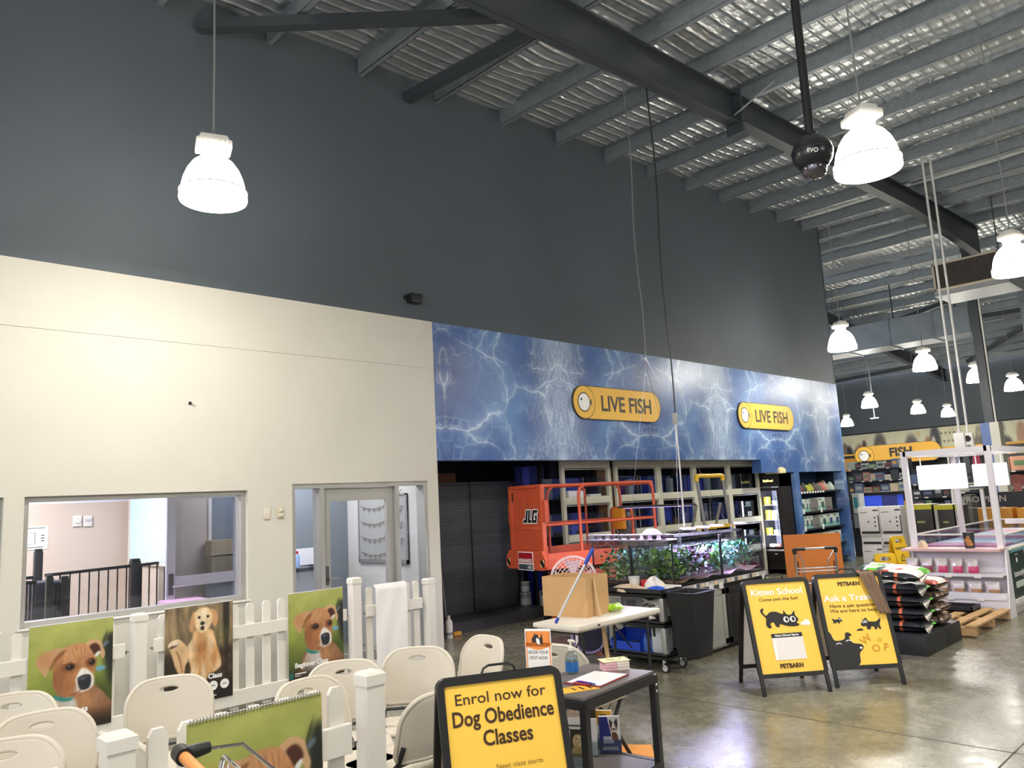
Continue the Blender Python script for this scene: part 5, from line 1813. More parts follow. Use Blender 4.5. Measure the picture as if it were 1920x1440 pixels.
def leaf_mesh(f, rng, p, L, w, az, el, m):
 d = Vector((math.cos(az) * math.cos(el), math.sin(az) * math.cos(el), math.sin(el)))
 s = d.cross(Vector((0, 0, 1)))
 if s.length < 1e-3:
  s = Vector((1, 0, 0))
 s = s.normalized() * w
 p = Vector(p)
 drop = Vector((0, 0, -0.25 * L))
 f.raw([p, p + d * L * 0.35 + s, p + d * L * 0.75 + s * 0.8 + drop * 0.4, p + d * L + drop, p + d * L * 0.75 - s * 0.8 + drop * 0.4, p + d * L * 0.35 - s], [[0, 1, 5], [1, 2, 4, 5], [2, 3, 4]], m)
def aquarium(x0, x1, y0, y1, label, plants, gravel, seed, ztop=1.25):
 t = thing('planted_aquarium', label, 'aquarium', ((x0 + x1) / 2, (y0 + y1) / 2, 0.768))
 hx, hy, h = (x1 - x0) / 2 - 0.004, (y1 - y0) / 2 - 0.004, ztop - 0.768
 f = MB()
 for (a, b) in (((-hx, -hy, 0), (-hx + 0.006, hy, h)), ((hx - 0.006, -hy, 0), (hx, hy, h)), ((-hx, -hy, 0), (hx, -hy + 0.006, h)), ((-hx, hy - 0.006, 0), (hx, hy, h))):
  f.b2(a, b, TANKGLASS)
 f.build('glass', parent=t, smooth=0)
 seams = [((sx * hx - sx * 0.012, sy * hy - sy * 0.012, 0.013), (sx * (hx + 0.001), sy * (hy + 0.001), h)) for sx in (-1, 1) for sy in (-1, 1)]
 for (a, b) in seams + [((-hx, -hy, 0), (hx, -hy + 0.01, 0.012)), ((hx - 0.01, -hy + 0.011, 0), (hx, hy, 0.012))]:
  f = MB()
  f.b2(a, b, SIL)
  f.build('silicone_seam', parent=t, smooth=0)
 rng = random.Random(seed)
 f = MB()
 n = 14
 vs = []
 for j in range(n):
  for i in range(n):
   vs.append((-hx + 0.008 + (2 * hx - 0.016) * i / (n - 1), -hy + 0.008 + (2 * hy - 0.016) * j / (n - 1), 0.035 + 0.02 * rng.random() + 0.02 * math.sin(i * 0.9) * math.sin(j)))
 f.raw(vs, [[j * n + i, j * n + i + 1, (j + 1) * n + i + 1, (j + 1) * n + i] for j in range(n - 1) for i in range(n - 1)], gravel)
 f.build('gravel_bed', parent=t, smooth=60)
 f = MB()
 for (m, cx, cy, rx, ry, zt, n, L, w) in plants:
  for _ in range(n):
   z = 0.05 + (zt - 0.05) * rng.random() ** 0.7
   leaf_mesh(f, rng, (rng.uniform(cx - rx, cx + rx), rng.uniform(cy - ry, cy + ry), z), L * rng.uniform(0.8, 1.5), w * rng.uniform(0.9, 1.6), rng.uniform(0, 2 * PI), rng.uniform(0.1, 1.3), m)
 for v in f.bm.verts:
  v.co.x = max(-hx + 0.012, min(hx - 0.012, v.co.x))
  v.co.y = max(-hy + 0.012, min(hy - 0.012, v.co.y))
  v.co.z = max(0.03, v.co.z)
 o = f.build('water_plants', parent=t, smooth=0)
 o['kind'] = 'stuff'
 f = MB()
 f.b2((-hx + 0.007, -hy + 0.007, h * 0.83), (hx - 0.007, hy - 0.007, h * 0.835), glass_mat('water_surface', (206, 212, 250), 0.22, 0.08))
 f.build('water_surface', parent=t, smooth=0)
 return t
G1 = mat('leaf_mid_green', (72, 124, 44), 0.5)
G2 = mat('leaf_bright_green', (138, 182, 62), 0.45)
G3 = mat('leaf_dark_green', (36, 70, 34), 0.5)
G4 = mat('leaf_aqua_green', (86, 158, 112), 0.45)
RD = mat('leaf_dark_red', (92, 40, 36), 0.5)
RB = mat('leaf_brown', (96, 72, 44), 0.6)
WL = mat('leaf_pale', (214, 224, 190), 0.4)
GR1 = mat('gravel_brown', (120, 92, 66), 0.9, var=0.3, scale=60)
GR2 = mat('gravel_pink', (190, 150, 140), 0.9, var=0.3, scale=60)
XM = (IX0 + IX1) / 2
aquarium(XM, IX1, IY0, IYM, 'front right planted aquarium full of leafy green with a dark red patch',
  [(G1, 0, -0.24, 0.24, 0.21, 0.34, 300, 0.075, 0.016), (G2, 0.05, -0.26, 0.2, 0.19, 0.37, 190, 0.07, 0.017), (G3, 0, -0.2, 0.25, 0.24, 0.26, 260, 0.09, 0.015), (WL, 0.1, -0.24, 0.14, 0.2, 0.37, 36, 0.05, 0.013),
  (RD, 0, 0.27, 0.22, 0.15, 0.32, 260, 0.07, 0.015), (RB, 0, 0.12, 0.2, 0.06, 0.30, 90, 0.08, 0.012), (WL, 0.15, 0.30, 0.1, 0.1, 0.24, 22, 0.045, 0.014)], GR1, 4)
aquarium(XM, IX1, IYM, IY1, 'far right planted aquarium with aqua green stems and a pale stone',
  [(G2, 0.0, -0.34, 0.2, 0.1, 0.30, 170, 0.09, 0.013), (G4, 0.02, 0.05, 0.2, 0.26, 0.34, 300, 0.06, 0.014), (G3, 0.0, 0.12, 0.22, 0.26, 0.30, 160, 0.08, 0.012), (WL, 0.1, 0.1, 0.13, 0.3, 0.3, 60, 0.045, 0.011), (G1, 0, 0.3, 0.2, 0.12, 0.33, 120, 0.07, 0.012)], GR2, 5)
aquarium(IX0, XM, IY0, IYM, 'front left planted aquarium with low green plants, nearest the scissor lift',
  [(G1, 0, -0.1, 0.24, 0.36, 0.33, 460, 0.07, 0.014), (G3, 0, 0.1, 0.25, 0.36, 0.34, 460, 0.08, 0.016), (G2, -0.05, -0.2, 0.2, 0.25, 0.2, 120, 0.06, 0.012), (WL, 0.0, -0.4, 0.22, 0.05, 0.12, 10, 0.05, 0.010)], GR1, 6)
aquarium(IX0, XM, IYM, IY1, 'far left planted aquarium at the back of the counter island',
  [(G1, 0, 0, 0.24, 0.4, 0.3, 260, 0.07, 0.014), (G3, 0, 0, 0.25, 0.4, 0.28, 200, 0.08, 0.014)], GR2, 7)
# pot tray over the front left tank
pa = onY(1118, 1036, IY0)
t = thing('pot_tray', 'white plastic tray of small plant pots along the top of the front aquariums', 'plant tray', (0, 0, 0))
TR = mat('tray_white', (226, 220, 232), 0.4)
ztr = 1.253
f = MB()
f.b2((IX0 - 0.02, IY0 - 0.03, ztr), (IX1 - 0.02, IY0 + 0.14, ztr + 0.012), TR)
f.b2((IX0 - 0.02, IY0 - 0.04, ztr - 0.05), (IX1 - 0.02, IY0 - 0.028, ztr + 0.065), glass_mat('tray_clear', (232, 228, 240), 0.16))
for i in range(12):
 x = IX0 + 0.03 + i * 0.09
 f.b2((x - 0.045, IY0 - 0.028, ztr + 0.055), (x - 0.005, IY0 + 0.12, ztr + 0.062), TR)
f.b2((IX0 - 0.02, IY0 - 0.03, ztr + 0.055), (IX1 - 0.02, IY0 - 0.01, ztr + 0.066), TR)
f.build('tray', parent=t, smooth=0)
for i in range(9):
 x = IX0 + 0.06 + i * 0.115
 f = MB()
 f.lathe([(0.0, 0.0), (0.022, 0.0), (0.03, 0.048), (0.0, 0.05)], [mat('pot_olive', (96, 98, 84), 0.6), mat('pot_dark', (64, 56, 66), 0.6), mat('pot_plum', (98, 62, 84), 0.6)][i % 3], 14, c=(x, IY0 + 0.03, ztr + 0.012))
 f.build('pot', parent=t)
q = onX(1235, 1022, -5.2)
f = MB()
f.lathe([(0.0, 0.0), (0.13, 0.0), (0.125, 0.03), (0.09, 0.07), (0.05, 0.10), (0.0, 0.105)], mat('pale_pink_cloth', (240, 214, 232), 0.7), 20)
tag(f.build('filter_bag', loc=(-5.28, 7.3, 1.26)), 'pale pink mound of filter cloth on top of the front aquariums', 'cloth')
# violet light bars hung above the tanks
for (p0, p1, X, lb) in (((1166, 951), (1298, 946), -5.55, 'thin black light bar hanging over the near end of the aquariums'), ((1256, 1005), (1383, 993), -5.15, 'lower thin black light bar hanging over the far aquariums')):
 a, b = onX(*p0, X), onX(*p1, X)
 t = thing('light_bar', lb, 'aquarium light', (a + b) / 2)
 h = (b - a) / 2
 f = MB()
 f.bar(-h, h, 0.11, 0.028, BLACK)
 f.build('housing', parent=t, smooth=0)
 f = MB()
 f.bar(-h * 0.92 + Vector((0, 0, -0.0142)), h * 0.92 + Vector((0, 0, -0.0142)), 0.05, 0.002, LEDP)
 f.build('light_strip', parent=t, smooth=0)
 q = CAM + (ray(1166, 118) * 9.55 if X < -5.3 else ray(1212, 145) * 9.75)
 q = Vector((q.x, q.y, 3.2 if X < -5.3 else 2.55)) - t.location
 for s in (-0.75, 0.75):
  f = MB()
  f.tube([h * s, q], 0.0015, CHROME, 6)
  f.build('hanging_wire', parent=t)
 ld = bpy.data.lights.new('bar_light', 'AREA')
 ld.shape = 'RECTANGLE'
 ld.size, ld.size_y = 0.06, 2 * h.length * 0.9
 ld.energy = 65
 ld.color = (0.82, 0.79, 1.0)
 lo = bpy.data.objects.new('bar_light', ld)
 COL.objects.link(lo)
 lo.parent = t
 lo.location = (0, 0, -0.022)
 lo.rotation_euler = (0, 0, math.atan2(h.y, h.x) - PI / 2)
# clip-on lamps sitting on the tank rims (violet)
for i, (px, X) in enumerate((((1140, 1034), -5.4), ((1275, 1012), -5.1), ((1302, 1008), -5.1), ((1328, 1006), -5.1), ((1372, 1001), -5.1))):
 if i == 0:
  continue
 q = onX(px[0], px[1], X)
 t = thing('clip_light', f'glowing violet clip-on tank light, {ORD[i - 1]} from the left above the aquariums', 'aquarium light', (X, q.y, 1.252), 0, 'clip-on tank lights')
 f = MB()
 f.tube([(0, 0, 0.0), (0, 0, 0.07), (0.03, 0, 0.095), (0.10, 0, 0.10)], 0.009, CHROME, 8)
 f.build('bracket', parent=t)
 f = MB()
 f.box((0.13, 0, 0.098), (0.14, 0.10, 0.018), TR, 0.006)
 f.box((0.13, 0, 0.086), (0.12, 0.08, 0.006), LEDP)
 f.build('light_head', parent=t, smooth=30)
 ld = bpy.data.lights.new('clip_glow', 'AREA')
 ld.size = 0.1
 ld.energy = 7
 ld.color = (0.74, 0.68, 1.0)
 lo = bpy.data.objects.new('clip_glow', ld)
 COL.objects.link(lo)
 lo.parent = t
 lo.location = (0.13, 0, 0.08)
# cords from the roof beam
def cord(px, d, z0, z1, r, m, label, name='hanging_cord', extra=None):
 p = CAM + ray(*px) * d
 t = thing(name, label, 'cord', (p.x, p.y, z0))
 f = MB()
 n = 14
 f.tube([(0.012 * math.sin(i * 0.8), 0.012 * math.cos(i * 0.6), (z1 - z0) * i / n) for i in range(n + 1)], r, m, 6)
 f.build('cord_line', parent=t)
 if extra:
  extra(t, p, z0)
 return t
def hook_end(t, p, z0):
 f = MB()
 f.tube([(0, 0, 0.0), (0.0, 0, -0.03), (0.02, 0, -0.06), (0.0, 0, -0.085), (-0.02, 0, -0.06)], 0.006, CHROME, 6)
 f.build('hook', parent=t)
 f = MB()
 for s in (-1, 1):
  f.tube([(0, 0, 0), (0.10 * s, 0.10 * s, -0.30)], 0.003, CHROME, 6)
 f.build('sling_wire', parent=t)
def plug_end(t, p, z0):
 f = MB()
 f.box((0, 0, -0.02), (0.05, 0.05, 0.13), mat('plug_grey', (150, 148, 146), 0.5), 0.01)
 f.build('plug', parent=t)
 f = MB()
 f.tube([(0, 0, -0.08), (0.01, 0.0, -0.5), (0.0, 0.01, -1.26)], 0.010, mat('flex_light', (190, 186, 186), 0.5), 8)
 f.build('white_flex', parent=t)
cord((1166, 118), 9.55, 3.30, zr(7.4) - 0.6, 0.007, mat('cord_grey', (96, 100, 102), 0.6), 'thin grey cord with hook hanging from the roof beam before the nearer Live Fish sign', extra=hook_end)
cord((1212, 145), 9.75, 2.62, zr(7.7) - 0.6, 0.009, BLACK, 'black power cord hanging from the roof beam between the two Live Fish signs', extra=plug_end)
# ================================================================== CLEANING CART AND BIN
CX0, CX1, CY0, CY1 = -5.52, -4.70, 6.60, 6.96
t = thing('utility_cart', 'black three-tier cleaning cart with silver posts in front of the aquariums', 'cart', ((CX0 + CX1) / 2, (CY0 + CY1) / 2, 0))
hx, hy = (CX1 - CX0) / 2, (CY1 - CY0) / 2
for z, nm in ((0.15, 'lower_shelf'), (0.46, 'middle_shelf'), (0.745, 'top_tray')):
 f = MB()
 f.b2((-hx, -hy, z), (hx, hy, z + 0.012), BLACK)
 hgt = 0.075 if z > 0.6 else 0.05
 for (a, b) in (((-hx, -hy, z - 0.03), (hx, -hy + 0.018, z + hgt - 0.02)), ((-hx, hy - 0.018, z - 0.03), (hx, hy, z + hgt - 0.02)), ((-hx, -hy, z - 0.03), (-hx + 0.018, hy, z + hgt - 0.02)), ((hx - 0.018, -hy, z - 0.03), (hx, hy, z + hgt - 0.02))):
  f.b2(a, b, BLACK, 0.006)
 f.build(nm, parent=t, smooth=30)
for sx in (-1, 1):
 for sy in (-1, 1):
  f = MB()
  f.box((sx * (hx - 0.035), sy * (hy - 0.035), 0.305), (0.065, 0.065, 0.26), ALU, 0.022)
  f.box((sx * (hx - 0.035), sy * (hy - 0.035), 0.60), (0.065, 0.065, 0.24), ALU, 0.022)
  f.build('post', parent=t, smooth=40)
  f = MB()
  x, y = sx * (hx - 0.05), sy * (hy - 0.03)
  f.tube([(x, y - 0.012, 0.045), (x, y + 0.012, 0.045)], 0.045, BLACK, 20)
  f.tube([(x, y - 0.014, 0.045), (x, y + 0.014, 0.045)], 0.03, mat('castor_hub', (190, 190, 192), 0.4), 16)
  f.box((x - 0.012, y, 0.085), (0.02, 0.036, 0.07), CHROME, 0.006)
  f.build('castor', parent=t, smooth=40)
def blob(name, p, r, m, label, cat, seed, squash=0.5, amp=0.25, rz=0.0, fold=3.0):
 """crumpled soft lump resting on p"""
 rng = random.Random(seed)
 ph = [rng.uniform(0, 6) for _ in range(8)]
 f = MB()
 n, mm = 26, 14
 vs = []
 for j in range(mm + 1):
  th = PI / 2 * j / mm
  for i in range(n):
   a = 2 * PI * i / n
   k = 1 + amp * (math.sin(fold * a + ph[0]) * 0.4 + math.sin(5 * a + ph[1] + 2 * th) * 0.3 + math.sin(9 * a + ph[2]) * 0.15 + 0.35 * math.sin(3 * th + 4 * a + ph[3]))
   vs.append((r[0] * math.cos(th) * math.cos(a) * k, r[1] * math.cos(th) * math.sin(a) * k, squash * r[2] * math.sin(th) * (1 + amp * math.sin(4 * a + ph[4]) * 0.6)))
 fs = [[j * n + i, j * n + (i + 1) % n, (j + 1) * n + (i + 1) % n, (j + 1) * n + i] for j in range(mm) for i in range(n)]
 fs.append(list(range(n))[::-1])
 f.raw(vs, fs, m)
 o = f.build(name, smooth=70, loc=p)
 o.rotation_euler = (0, 0, rz)
 return tag(o, label, cat)
zt = 0.758
BEIGE = mat('beige_cloth', (196, 172, 148), 0.9, bump=0.4, scale=60)
BLUECL = mat('blue_cloth', (38, 84, 190), 0.8, bump=0.3, scale=60)
WHCL = mat('white_plastic_bag', (214, 206, 200), 0.5, bump=0.6, scale=40)
blob('cloth', (-5.15, 6.69, zt), (0.23, 0.075, 0.075), BEIGE, 'beige cloth heaped on the top tray of the cleaning cart', 'cloth', 1, 0.8, 0.5)
blob('cloth', (-4.84, 6.69, zt), (0.15, 0.065, 0.085), BLUECL, 'bright blue cloth hanging over the front edge of the cart top', 'cloth', 2, 0.6, 0.5)
blob('plastic_bag', (-4.97, 6.85, zt), (0.12, 0.08, 0.15), WHCL, 'crumpled white bag behind the blue cloth on the cleaning cart', 'bag', 3, 0.8, 0.35)
t = thing('plastic_tub', 'small white tub at the back of the cleaning cart top', 'tub', (-5.24, 6.87, zt))
f = MB()
f.lathe([(0, 0), (0.05, 0), (0.058, 0.12), (0.0, 0.12)], WHITE_PVC, 20)
f.build('tub_body', parent=t)
f = MB()
f.lathe([(0.06, 0.11), (0.062, 0.13), (0, 0.13)], mat('tub_lid', (200, 206, 200), 0.4), 20)
f.build('lid', parent=t)
f = MB()
f.box((0, 0, 0.05), (0.14, 0.07, 0.10), mat('red_plastic', (190, 32, 38), 0.35), 0.02)
f.text('1', (0, -0.036, 0.03), EX, EZ, 0.05, mat('pink_mark', (240, 150, 150), 0.5))
tag(f.build('red_container', loc=(-5.09, 6.90, zt), smooth=40), 'red plastic container between the white tub and the white bag on the cart', 'container')
f = MB()
f.lathe([(0, 0), (0.032, 0), (0.032, 0.10), (0.012, 0.125), (0.012, 0.14), (0, 0.14)], mat('pale_blue_plastic', (140, 170, 214), 0.3), 16)
tag(f.build('bottle', loc=(-5.0, 6.93, zt)), 'small pale blue bottle behind the red container on the cart', 'bottle')
f = MB()
f.box((0, 0, 0.022), (0.13, 0.08, 0.04), WHITE_PVC, 0.012)
f.box((0.03, 0.05, 0.05), (0.20, 0.03, 0.02), WHITE_PVC, 0.008)
tag(f.build('brush_head', loc=(-4.80, 6.84, zt), smooth=40), 'white brush head at the right end of the cart top', 'brush')
# middle shelf
f = MB()
rng = random.Random(2)
for i in range(5):
 n = 7
 vs = []
 for j in range(n):
  for k in range(n):
   u, v = k / (n - 1) - 0.5, j / (n - 1) - 0.5
   vs.append((u * 0.26 + i * 0.012, v * 0.22, 0.02 + i * 0.018 + 0.05 * math.sin(u * 4 + i) * math.cos(v * 3 + i * 0.7) + 0.05))
 f.raw(vs, [[j * n + k, j * n + k + 1, (j + 1) * n + k + 1, (j + 1) * n + k] for j in range(n - 1) for k in range(n - 1)], PAPER)
o = f.build('paper_sheets', smooth=70, loc=(-4.92, 6.78, 0.53))
tag(o, 'crumpled white sheets spilling from the middle shelf of the cart', 'papers')
t = thing('spray_cleaner', 'blue-labelled white bottle lying on the middle shelf of the cart', 'bottle', (-5.0, 6.70, 0.505))
f = MB()
f.tube([(-0.09, 0, 0), (0.06, 0, 0), (0.09, 0, 0), (0.12, 0, 0)], 0.03, WHITE_PVC, 16, rads=[0.03, 0.03, 0.014, 0.012])
f.build('bottle_body', parent=t)
f = MB()
f.tube([(-0.06, 0, 0), (0.03, 0, 0)], 0.0305, mat('label_blue', (54, 92, 190), 0.4), 16, caps=False)
f.build('label_band', parent=t)
blob('cleaning_rag', (-5.33, 6.76, 0.472), (0.15, 0.12, 0.09), mat('dark_rag', (30, 32, 70), 0.9), 'dark navy rag on the left of the cart middle shelf', 'cloth', 9, 0.8)
# framed grey plastic box leaning behind the trays
f = MB()
f.box((0, 0, 0.12), (0.32, 0.05, 0.24), mat('grey_frame', (112, 112, 112), 0.5), 0.01)
f.box((0, -0.027, 0.12), (0.26, 0.006, 0.18), mat('grey_frame_panel', (150, 150, 148), 0.5))
f.box((-0.02, -0.032, 0.12), (0.12, 0.006, 0.10), mat('grey_frame', (112, 112, 112), 0.5))
tag(f.build('storage_box', loc=(-5.28, 6.90, 0.472), smooth=30), 'grey framed plastic box standing on the cart middle shelf', 'box')
# lower shelf
t = thing('storage_bin', 'open blue storage bin on the lower shelf of the cleaning cart', 'bin', (-5.22, 6.76, 0.163))
BB = mat('bin_blue', (24, 66, 186), 0.4)
f = MB()
f.b2((-0.18, -0.13, 0), (0.18, 0.13, 0.01), BB)
for s in (-1, 1):
 f.raw([(s * 0.18, -0.13, 0), (s * 0.18, 0.13, 0), (s * 0.19, 0.14, 0.19), (s * 0.19, -0.06, 0.17), (s * 0.19, -0.145, 0.10)], [[0, 1, 2, 3, 4], [4, 3, 2, 1, 0]], BB)
f.b2((-0.19, 0.125, 0), (0.19, 0.14, 0.19), BB)
f.b2((-0.185, -0.145, 0), (0.185, -0.13, 0.095), BB)
f.b2((-0.19, -0.152, 0.08), (0.19, -0.13, 0.10), BB)
f.build('bin_shell', parent=t, smooth=0)
blob('cloth', (-5.20, 6.75, 0.176), (0.11, 0.07, 0.09), mat('navy_cloth', (24, 40, 84), 0.9), 'navy cloth lying inside the open blue storage bin', 'cloth', 5, 0.8)
t = thing('jerry_can', 'grey-white plastic container on the lower shelf at the right of the cart', 'container', (-4.86, 6.76, 0.163))
f = MB()
f.box((0, 0, 0.13), (0.15, 0.17, 0.26), mat('jerry_grey', (186, 190, 194), 0.4), 0.03)
f.box((0, 0, 0.27), (0.10, 0.05, 0.03), mat('jerry_grey'), 0.012)
f.build('can_body', parent=t, smooth=40)
f = MB()
f.box((-0.03, -0.087, 0.21), (0.03, 0.006, 0.09), BLACK, 0.004)
f.build('handle_slot', parent=t)
blob('plastic_bag', (-5.0, 6.70, 0.163), (0.06, 0.05, 0.22), mat('blue_bag', (40, 80, 160), 0.4), 'dark blue bag between the blue bin and the grey container on the cart', 'bag', 7, 0.8)
# black bin hung on the cart end
t = thing('waste_bin', 'tall black tapered waste bin hung on the right end of the cleaning cart', 'bin', (-4.50, 6.79, 0.16))
f = MB()
ring = lambda s, z: [(x * s[0], y * s[1], z) for x, y in rrect(-1, -1, 1, 1, 0.12, 3)]
R0, R1, R2, R3 = ring((0.115, 0.135), 0.0), ring((0.165, 0.19), 0.62), ring((0.152, 0.177), 0.62), ring((0.105, 0.125), 0.02)
n = len(R0)
vs = R0 + R1 + R2 + R3
fs = []
for i in range(n):
 j = (i + 1) % n
 fs += [[i, j, n + j, n + i], [n + i, n + j, 2 * n + j, 2 * n + i], [2 * n + i, 2 * n + j, 3 * n + j, 3 * n + i]]
fs.append(list(range(n))[::-1])
fs.append([3 * n + i for i in range(n)])
f.raw(vs, fs, BLACK)
f.build('bin_body', parent=t, smooth=40)
f = MB()
f.tube([(p[0] * 1.01, p[1] * 1.01, 0.615) for p in R1], 0.008, BLACK, 6, closed=True)
f.build('rim', parent=t)
# ================================================================== SCISSOR LIFT
ORG = mat('lift_orange', (196, 82, 50), 0.45, var=0.10, scale=4)
ORGD = mat('lift_orange_worn', (172, 74, 50), 0.6, var=0.2, scale=8)
t = thing('scissor_lift', 'orange scissor lift with guard rails parked before the fish tank racks', 'scissor lift', (-7.37, 7.43, 0), R(-11.5))
LW, LL = 0.76, 1.95
x0, x1 = -LW / 2, LW / 2
f = MB()
f.b2((x0, 0, 1.05), (x1, 0.02, 1.37), ORG)
f.b2((x0 + 0.02, 0.01, 1.37), (x1 - 0.02, 0.03, 1.90), ORG)
f.b2((x0 - 0.01, -0.012, 0.86), (x0 + 0.055, 0.05, 1.94), ORG, 0.008)
f.b2((x1 - 0.055, -0.012, 0.86), (x1 + 0.01, 0.05, 1.94), ORG, 0.008)
f.b2((x0, -0.01, 1.36), (x1, 0.035, 1.405), ORG, 0.006)
f.b2((x0, -0.012, 1.90), (x1, 0.045, 1.945), ORG, 0.008)
f.b2((x1 - 0.02, -0.004, 1.46), (x1 + 0.075, 0.05, 1.74), ORG, 0.006)
f.b2((x0 - 0.04, -0.004, 1.42), (x0 + 0.02, 0.05, 1.70), ORG, 0.006)
for x in (-0.18, 0.04):
 for z in (1.68, 1.84):
  f.b2((x, 0.004, z), (x + 0.012, 0.0105, z + 0.04), ORGD)
f.b2((x0 + 0.06, 0.002, 1.74), (x0 + 0.08, 0.011, 1.86), BLACK)
f.build('end_gate', parent=t, smooth=20)
f = MB()
hexa = [(x0 - 0.07, 0.90), (x0 - 0.03, 0.86), (x1 + 0.03, 0.86), (x1 + 0.07, 0.90), (x1 + 0.08, 0.99), (x1 + 0.0, 1.10), (x0 - 0.0, 1.10), (x0 - 0.08, 0.99)]
f.prism(hexa, (0, -0.012, 0), (1, 0, 0), (0, 0, 1), 0.035, mat('lift_orange'))
TAPE1, TAPE2 = mat('hazard_yellow', (222, 196, 120), 0.5), BLACK
for s in (-1, 1):
 cx = s * (x1 + 0.015)
 f.sheet([(cx - 0.045, 0.90), (cx + 0.04, 0.90), (cx + 0.04, 0.99), (cx - 0.045, 0.99)] if True else [], (0, -0.048, 0), EX, EZ, TAPE2)
 f.sheet([(cx - 0.045, 0.90), (cx + 0.0, 0.90), (cx - 0.045, 0.95)], (0, -0.0485, 0), EX, EZ, TAPE1)
 f.sheet([(cx + 0.04, 0.94), (cx + 0.04, 0.99), (cx - 0.005, 0.99)], (0, -0.0485, 0), EX, EZ, TAPE1)
f.build('bumper_plate', parent=t, smooth=0)
f = MB()
f.box((0.02, -0.05, 0.968), (0.345, 0.006, 0.235), WHITE_INK)
f.box((0.02, -0.0535, 1.008), (0.325, 0.003, 0.135), mat('kennards_red', (164, 22, 40), 0.4))
f.box((0.02, -0.0535, 0.893), (0.325, 0.003, 0.068), mat('kennards_grey', (62, 72, 78), 0.4))
f.text('KENNARDS', (0.02, -0.0556, 0.951), EX, EZ, 0.066, WHITE_INK, bold=0.03, wide=0.86)
f.text('HIRE', (0.115, -0.0556, 0.874), EX, EZ, 0.055, mat('pale_ink', (208, 208, 216), 0.5), bold=0.03, wide=0.8)
f.build('hire_plate', parent=t, smooth=0)
f = MB()
def glyph(polys, o, s, m, lift):
 for p in polys:
  f.sheet([(o[0] + (x + z * 0.22) * s, o[1] + z * s) for x, z in p], (0, -0.004 - lift, 0), EX, EZ, m)
J = [(0.0, 0.0), (0.52, 0.0), (0.52, 1.0), (0.26, 1.0), (0.26, 0.26), (0.0, 0.26)]
Lq = [(0.60, 0.0), (1.12, 0.0), (1.12, 0.24), (0.86, 0.24), (0.86, 1.0), (0.60, 1.0)]
Gq = [(1.18, 0.0), (1.86, 0.0), (1.86, 0.56), (1.56, 0.56), (1.56, 0.36), (1.64, 0.36), (1.64, 0.22), (1.42, 0.22), (1.42, 0.76), (1.86, 0.76), (1.86, 1.0), (1.18, 1.0)]
OUT = [(-0.12, -0.12), (1.98, -0.12), (1.98, 1.12), (0.14, 1.12), (0.14, 0.4), (-0.12, 0.4)]
for dx, dz in ((-1, 0), (1, 0), (0, 1), (0, -1), (1, 1), (-1, -1), (1, -1), (-1, 1)):
 glyph([J, Lq, Gq], (-0.055 + dx * 0.012, 1.455 + dz * 0.012), 0.165, WHITE_INK, 0.00005 * (dx + 3 * dz))
glyph([J, Lq, Gq], (-0.055, 1.455), 0.165, BLACK_INK, 0.0015)
f.build('maker_logo', parent=t, smooth=0)
# deck and toe boards
f = MB()
f.b2((x0, 0.02, 0.86), (x1, LL, 1.0), mat('lift_orange'), 0.006)
f.b2((x0, 0.02, 1.0), (x0 + 0.02, LL, 1.10), ORGD)
f.b2((x1 - 0.02, 0.02, 1.0), (x1, LL, 1.06), mat('lift_orange'))
f.b2((x0, LL - 0.02, 1.0), (x1, LL, 1.10), ORGD)
f.text('2', (0, 0, 0), EX, EZ, 0.01, WHITE_INK) if False else None
f.text('230', (x1 + 0.001, 1.30, 0.90), (0, 1, 0), EZ, 0.09, WHITE_INK, bold=0.02)
f.build('platform_deck', parent=t, smooth=0)
# rails
for s, nm in ((x1 - 0.02, 'guard_rail'), (x0 + 0.02, 'guard_rail')):
 f = MB()
 f.tube(spline([(s, 0.02, 1.92), (s, 0.5, 1.92), (s, LL - 0.14, 1.92), (s, LL - 0.04, 1.89), (s, LL, 1.80), (s, LL, 1.5), (s, LL, 1.0)], 5, False), 0.021, ORG if s > 0 else ORGD, 12)
 f.tube([(s, 0.02, 1.42), (s, LL, 1.42)], 0.018, ORG if s > 0 else ORGD, 10)
 f.tube(spline([(s, 0.62, 1.0), (s, 0.62, 1.5), (s, 0.62, 1.78), (s, 0.66, 1.88), (s, 0.74, 1.92)], 4, False), 0.021, ORG if s > 0 else ORGD, 12)
 f.tube(spline([(s, 1.18, 1.92), (s, 1.27, 1.87), (s, 1.29, 1.78), (s, 1.29, 1.42), (s, 1.29, 1.0)], 4, False), 0.018, ORGD, 10) if s < 0 else None
 f.build(nm, parent=t, smooth=60)
f = MB()
f.tube([(x0 + 0.02, LL, 1.42), (x1 - 0.02, LL, 1.42)], 0.018, ORGD, 10)
f.tube([(x0 + 0.02, LL, 1.90), (x1 - 0.02, LL, 1.90)], 0.018, ORGD, 10)
f.tube(spline([(x0 + 0.10, LL - 0.25, 1.0), (x0 + 0.10, LL - 0.25, 1.45), (x0 + 0.12, LL - 0.25, 1.55), (x0 + 0.2, LL - 0.25, 1.57), (x0 + 0.45, LL - 0.25, 1.57), (x0 + 0.53, LL - 0.25, 1.54), (x0 + 0.55, LL - 0.25, 1.45), (x0 + 0.55, LL - 0.25, 1.0)], 4, False), 0.022, ORGD, 10)
f.build('rear_rail', parent=t, smooth=60)
f = MB()
f.box((x0 + 0.32, LL - 0.30, 1.42), (0.24, 0.06, 0.30), mat('control_pouch', (206, 136, 34), 0.6, bump=0.4, scale=12), 0.02)
f.build('control_pouch', parent=t, smooth=40)
f = MB()
f.box((x0 + 0.36, LL - 0.2, 1.15), (0.30, 0.10, 0.28), mat('control_grey', (92, 90, 86), 0.6), 0.01)
f.build('control_box', parent=t, smooth=30)
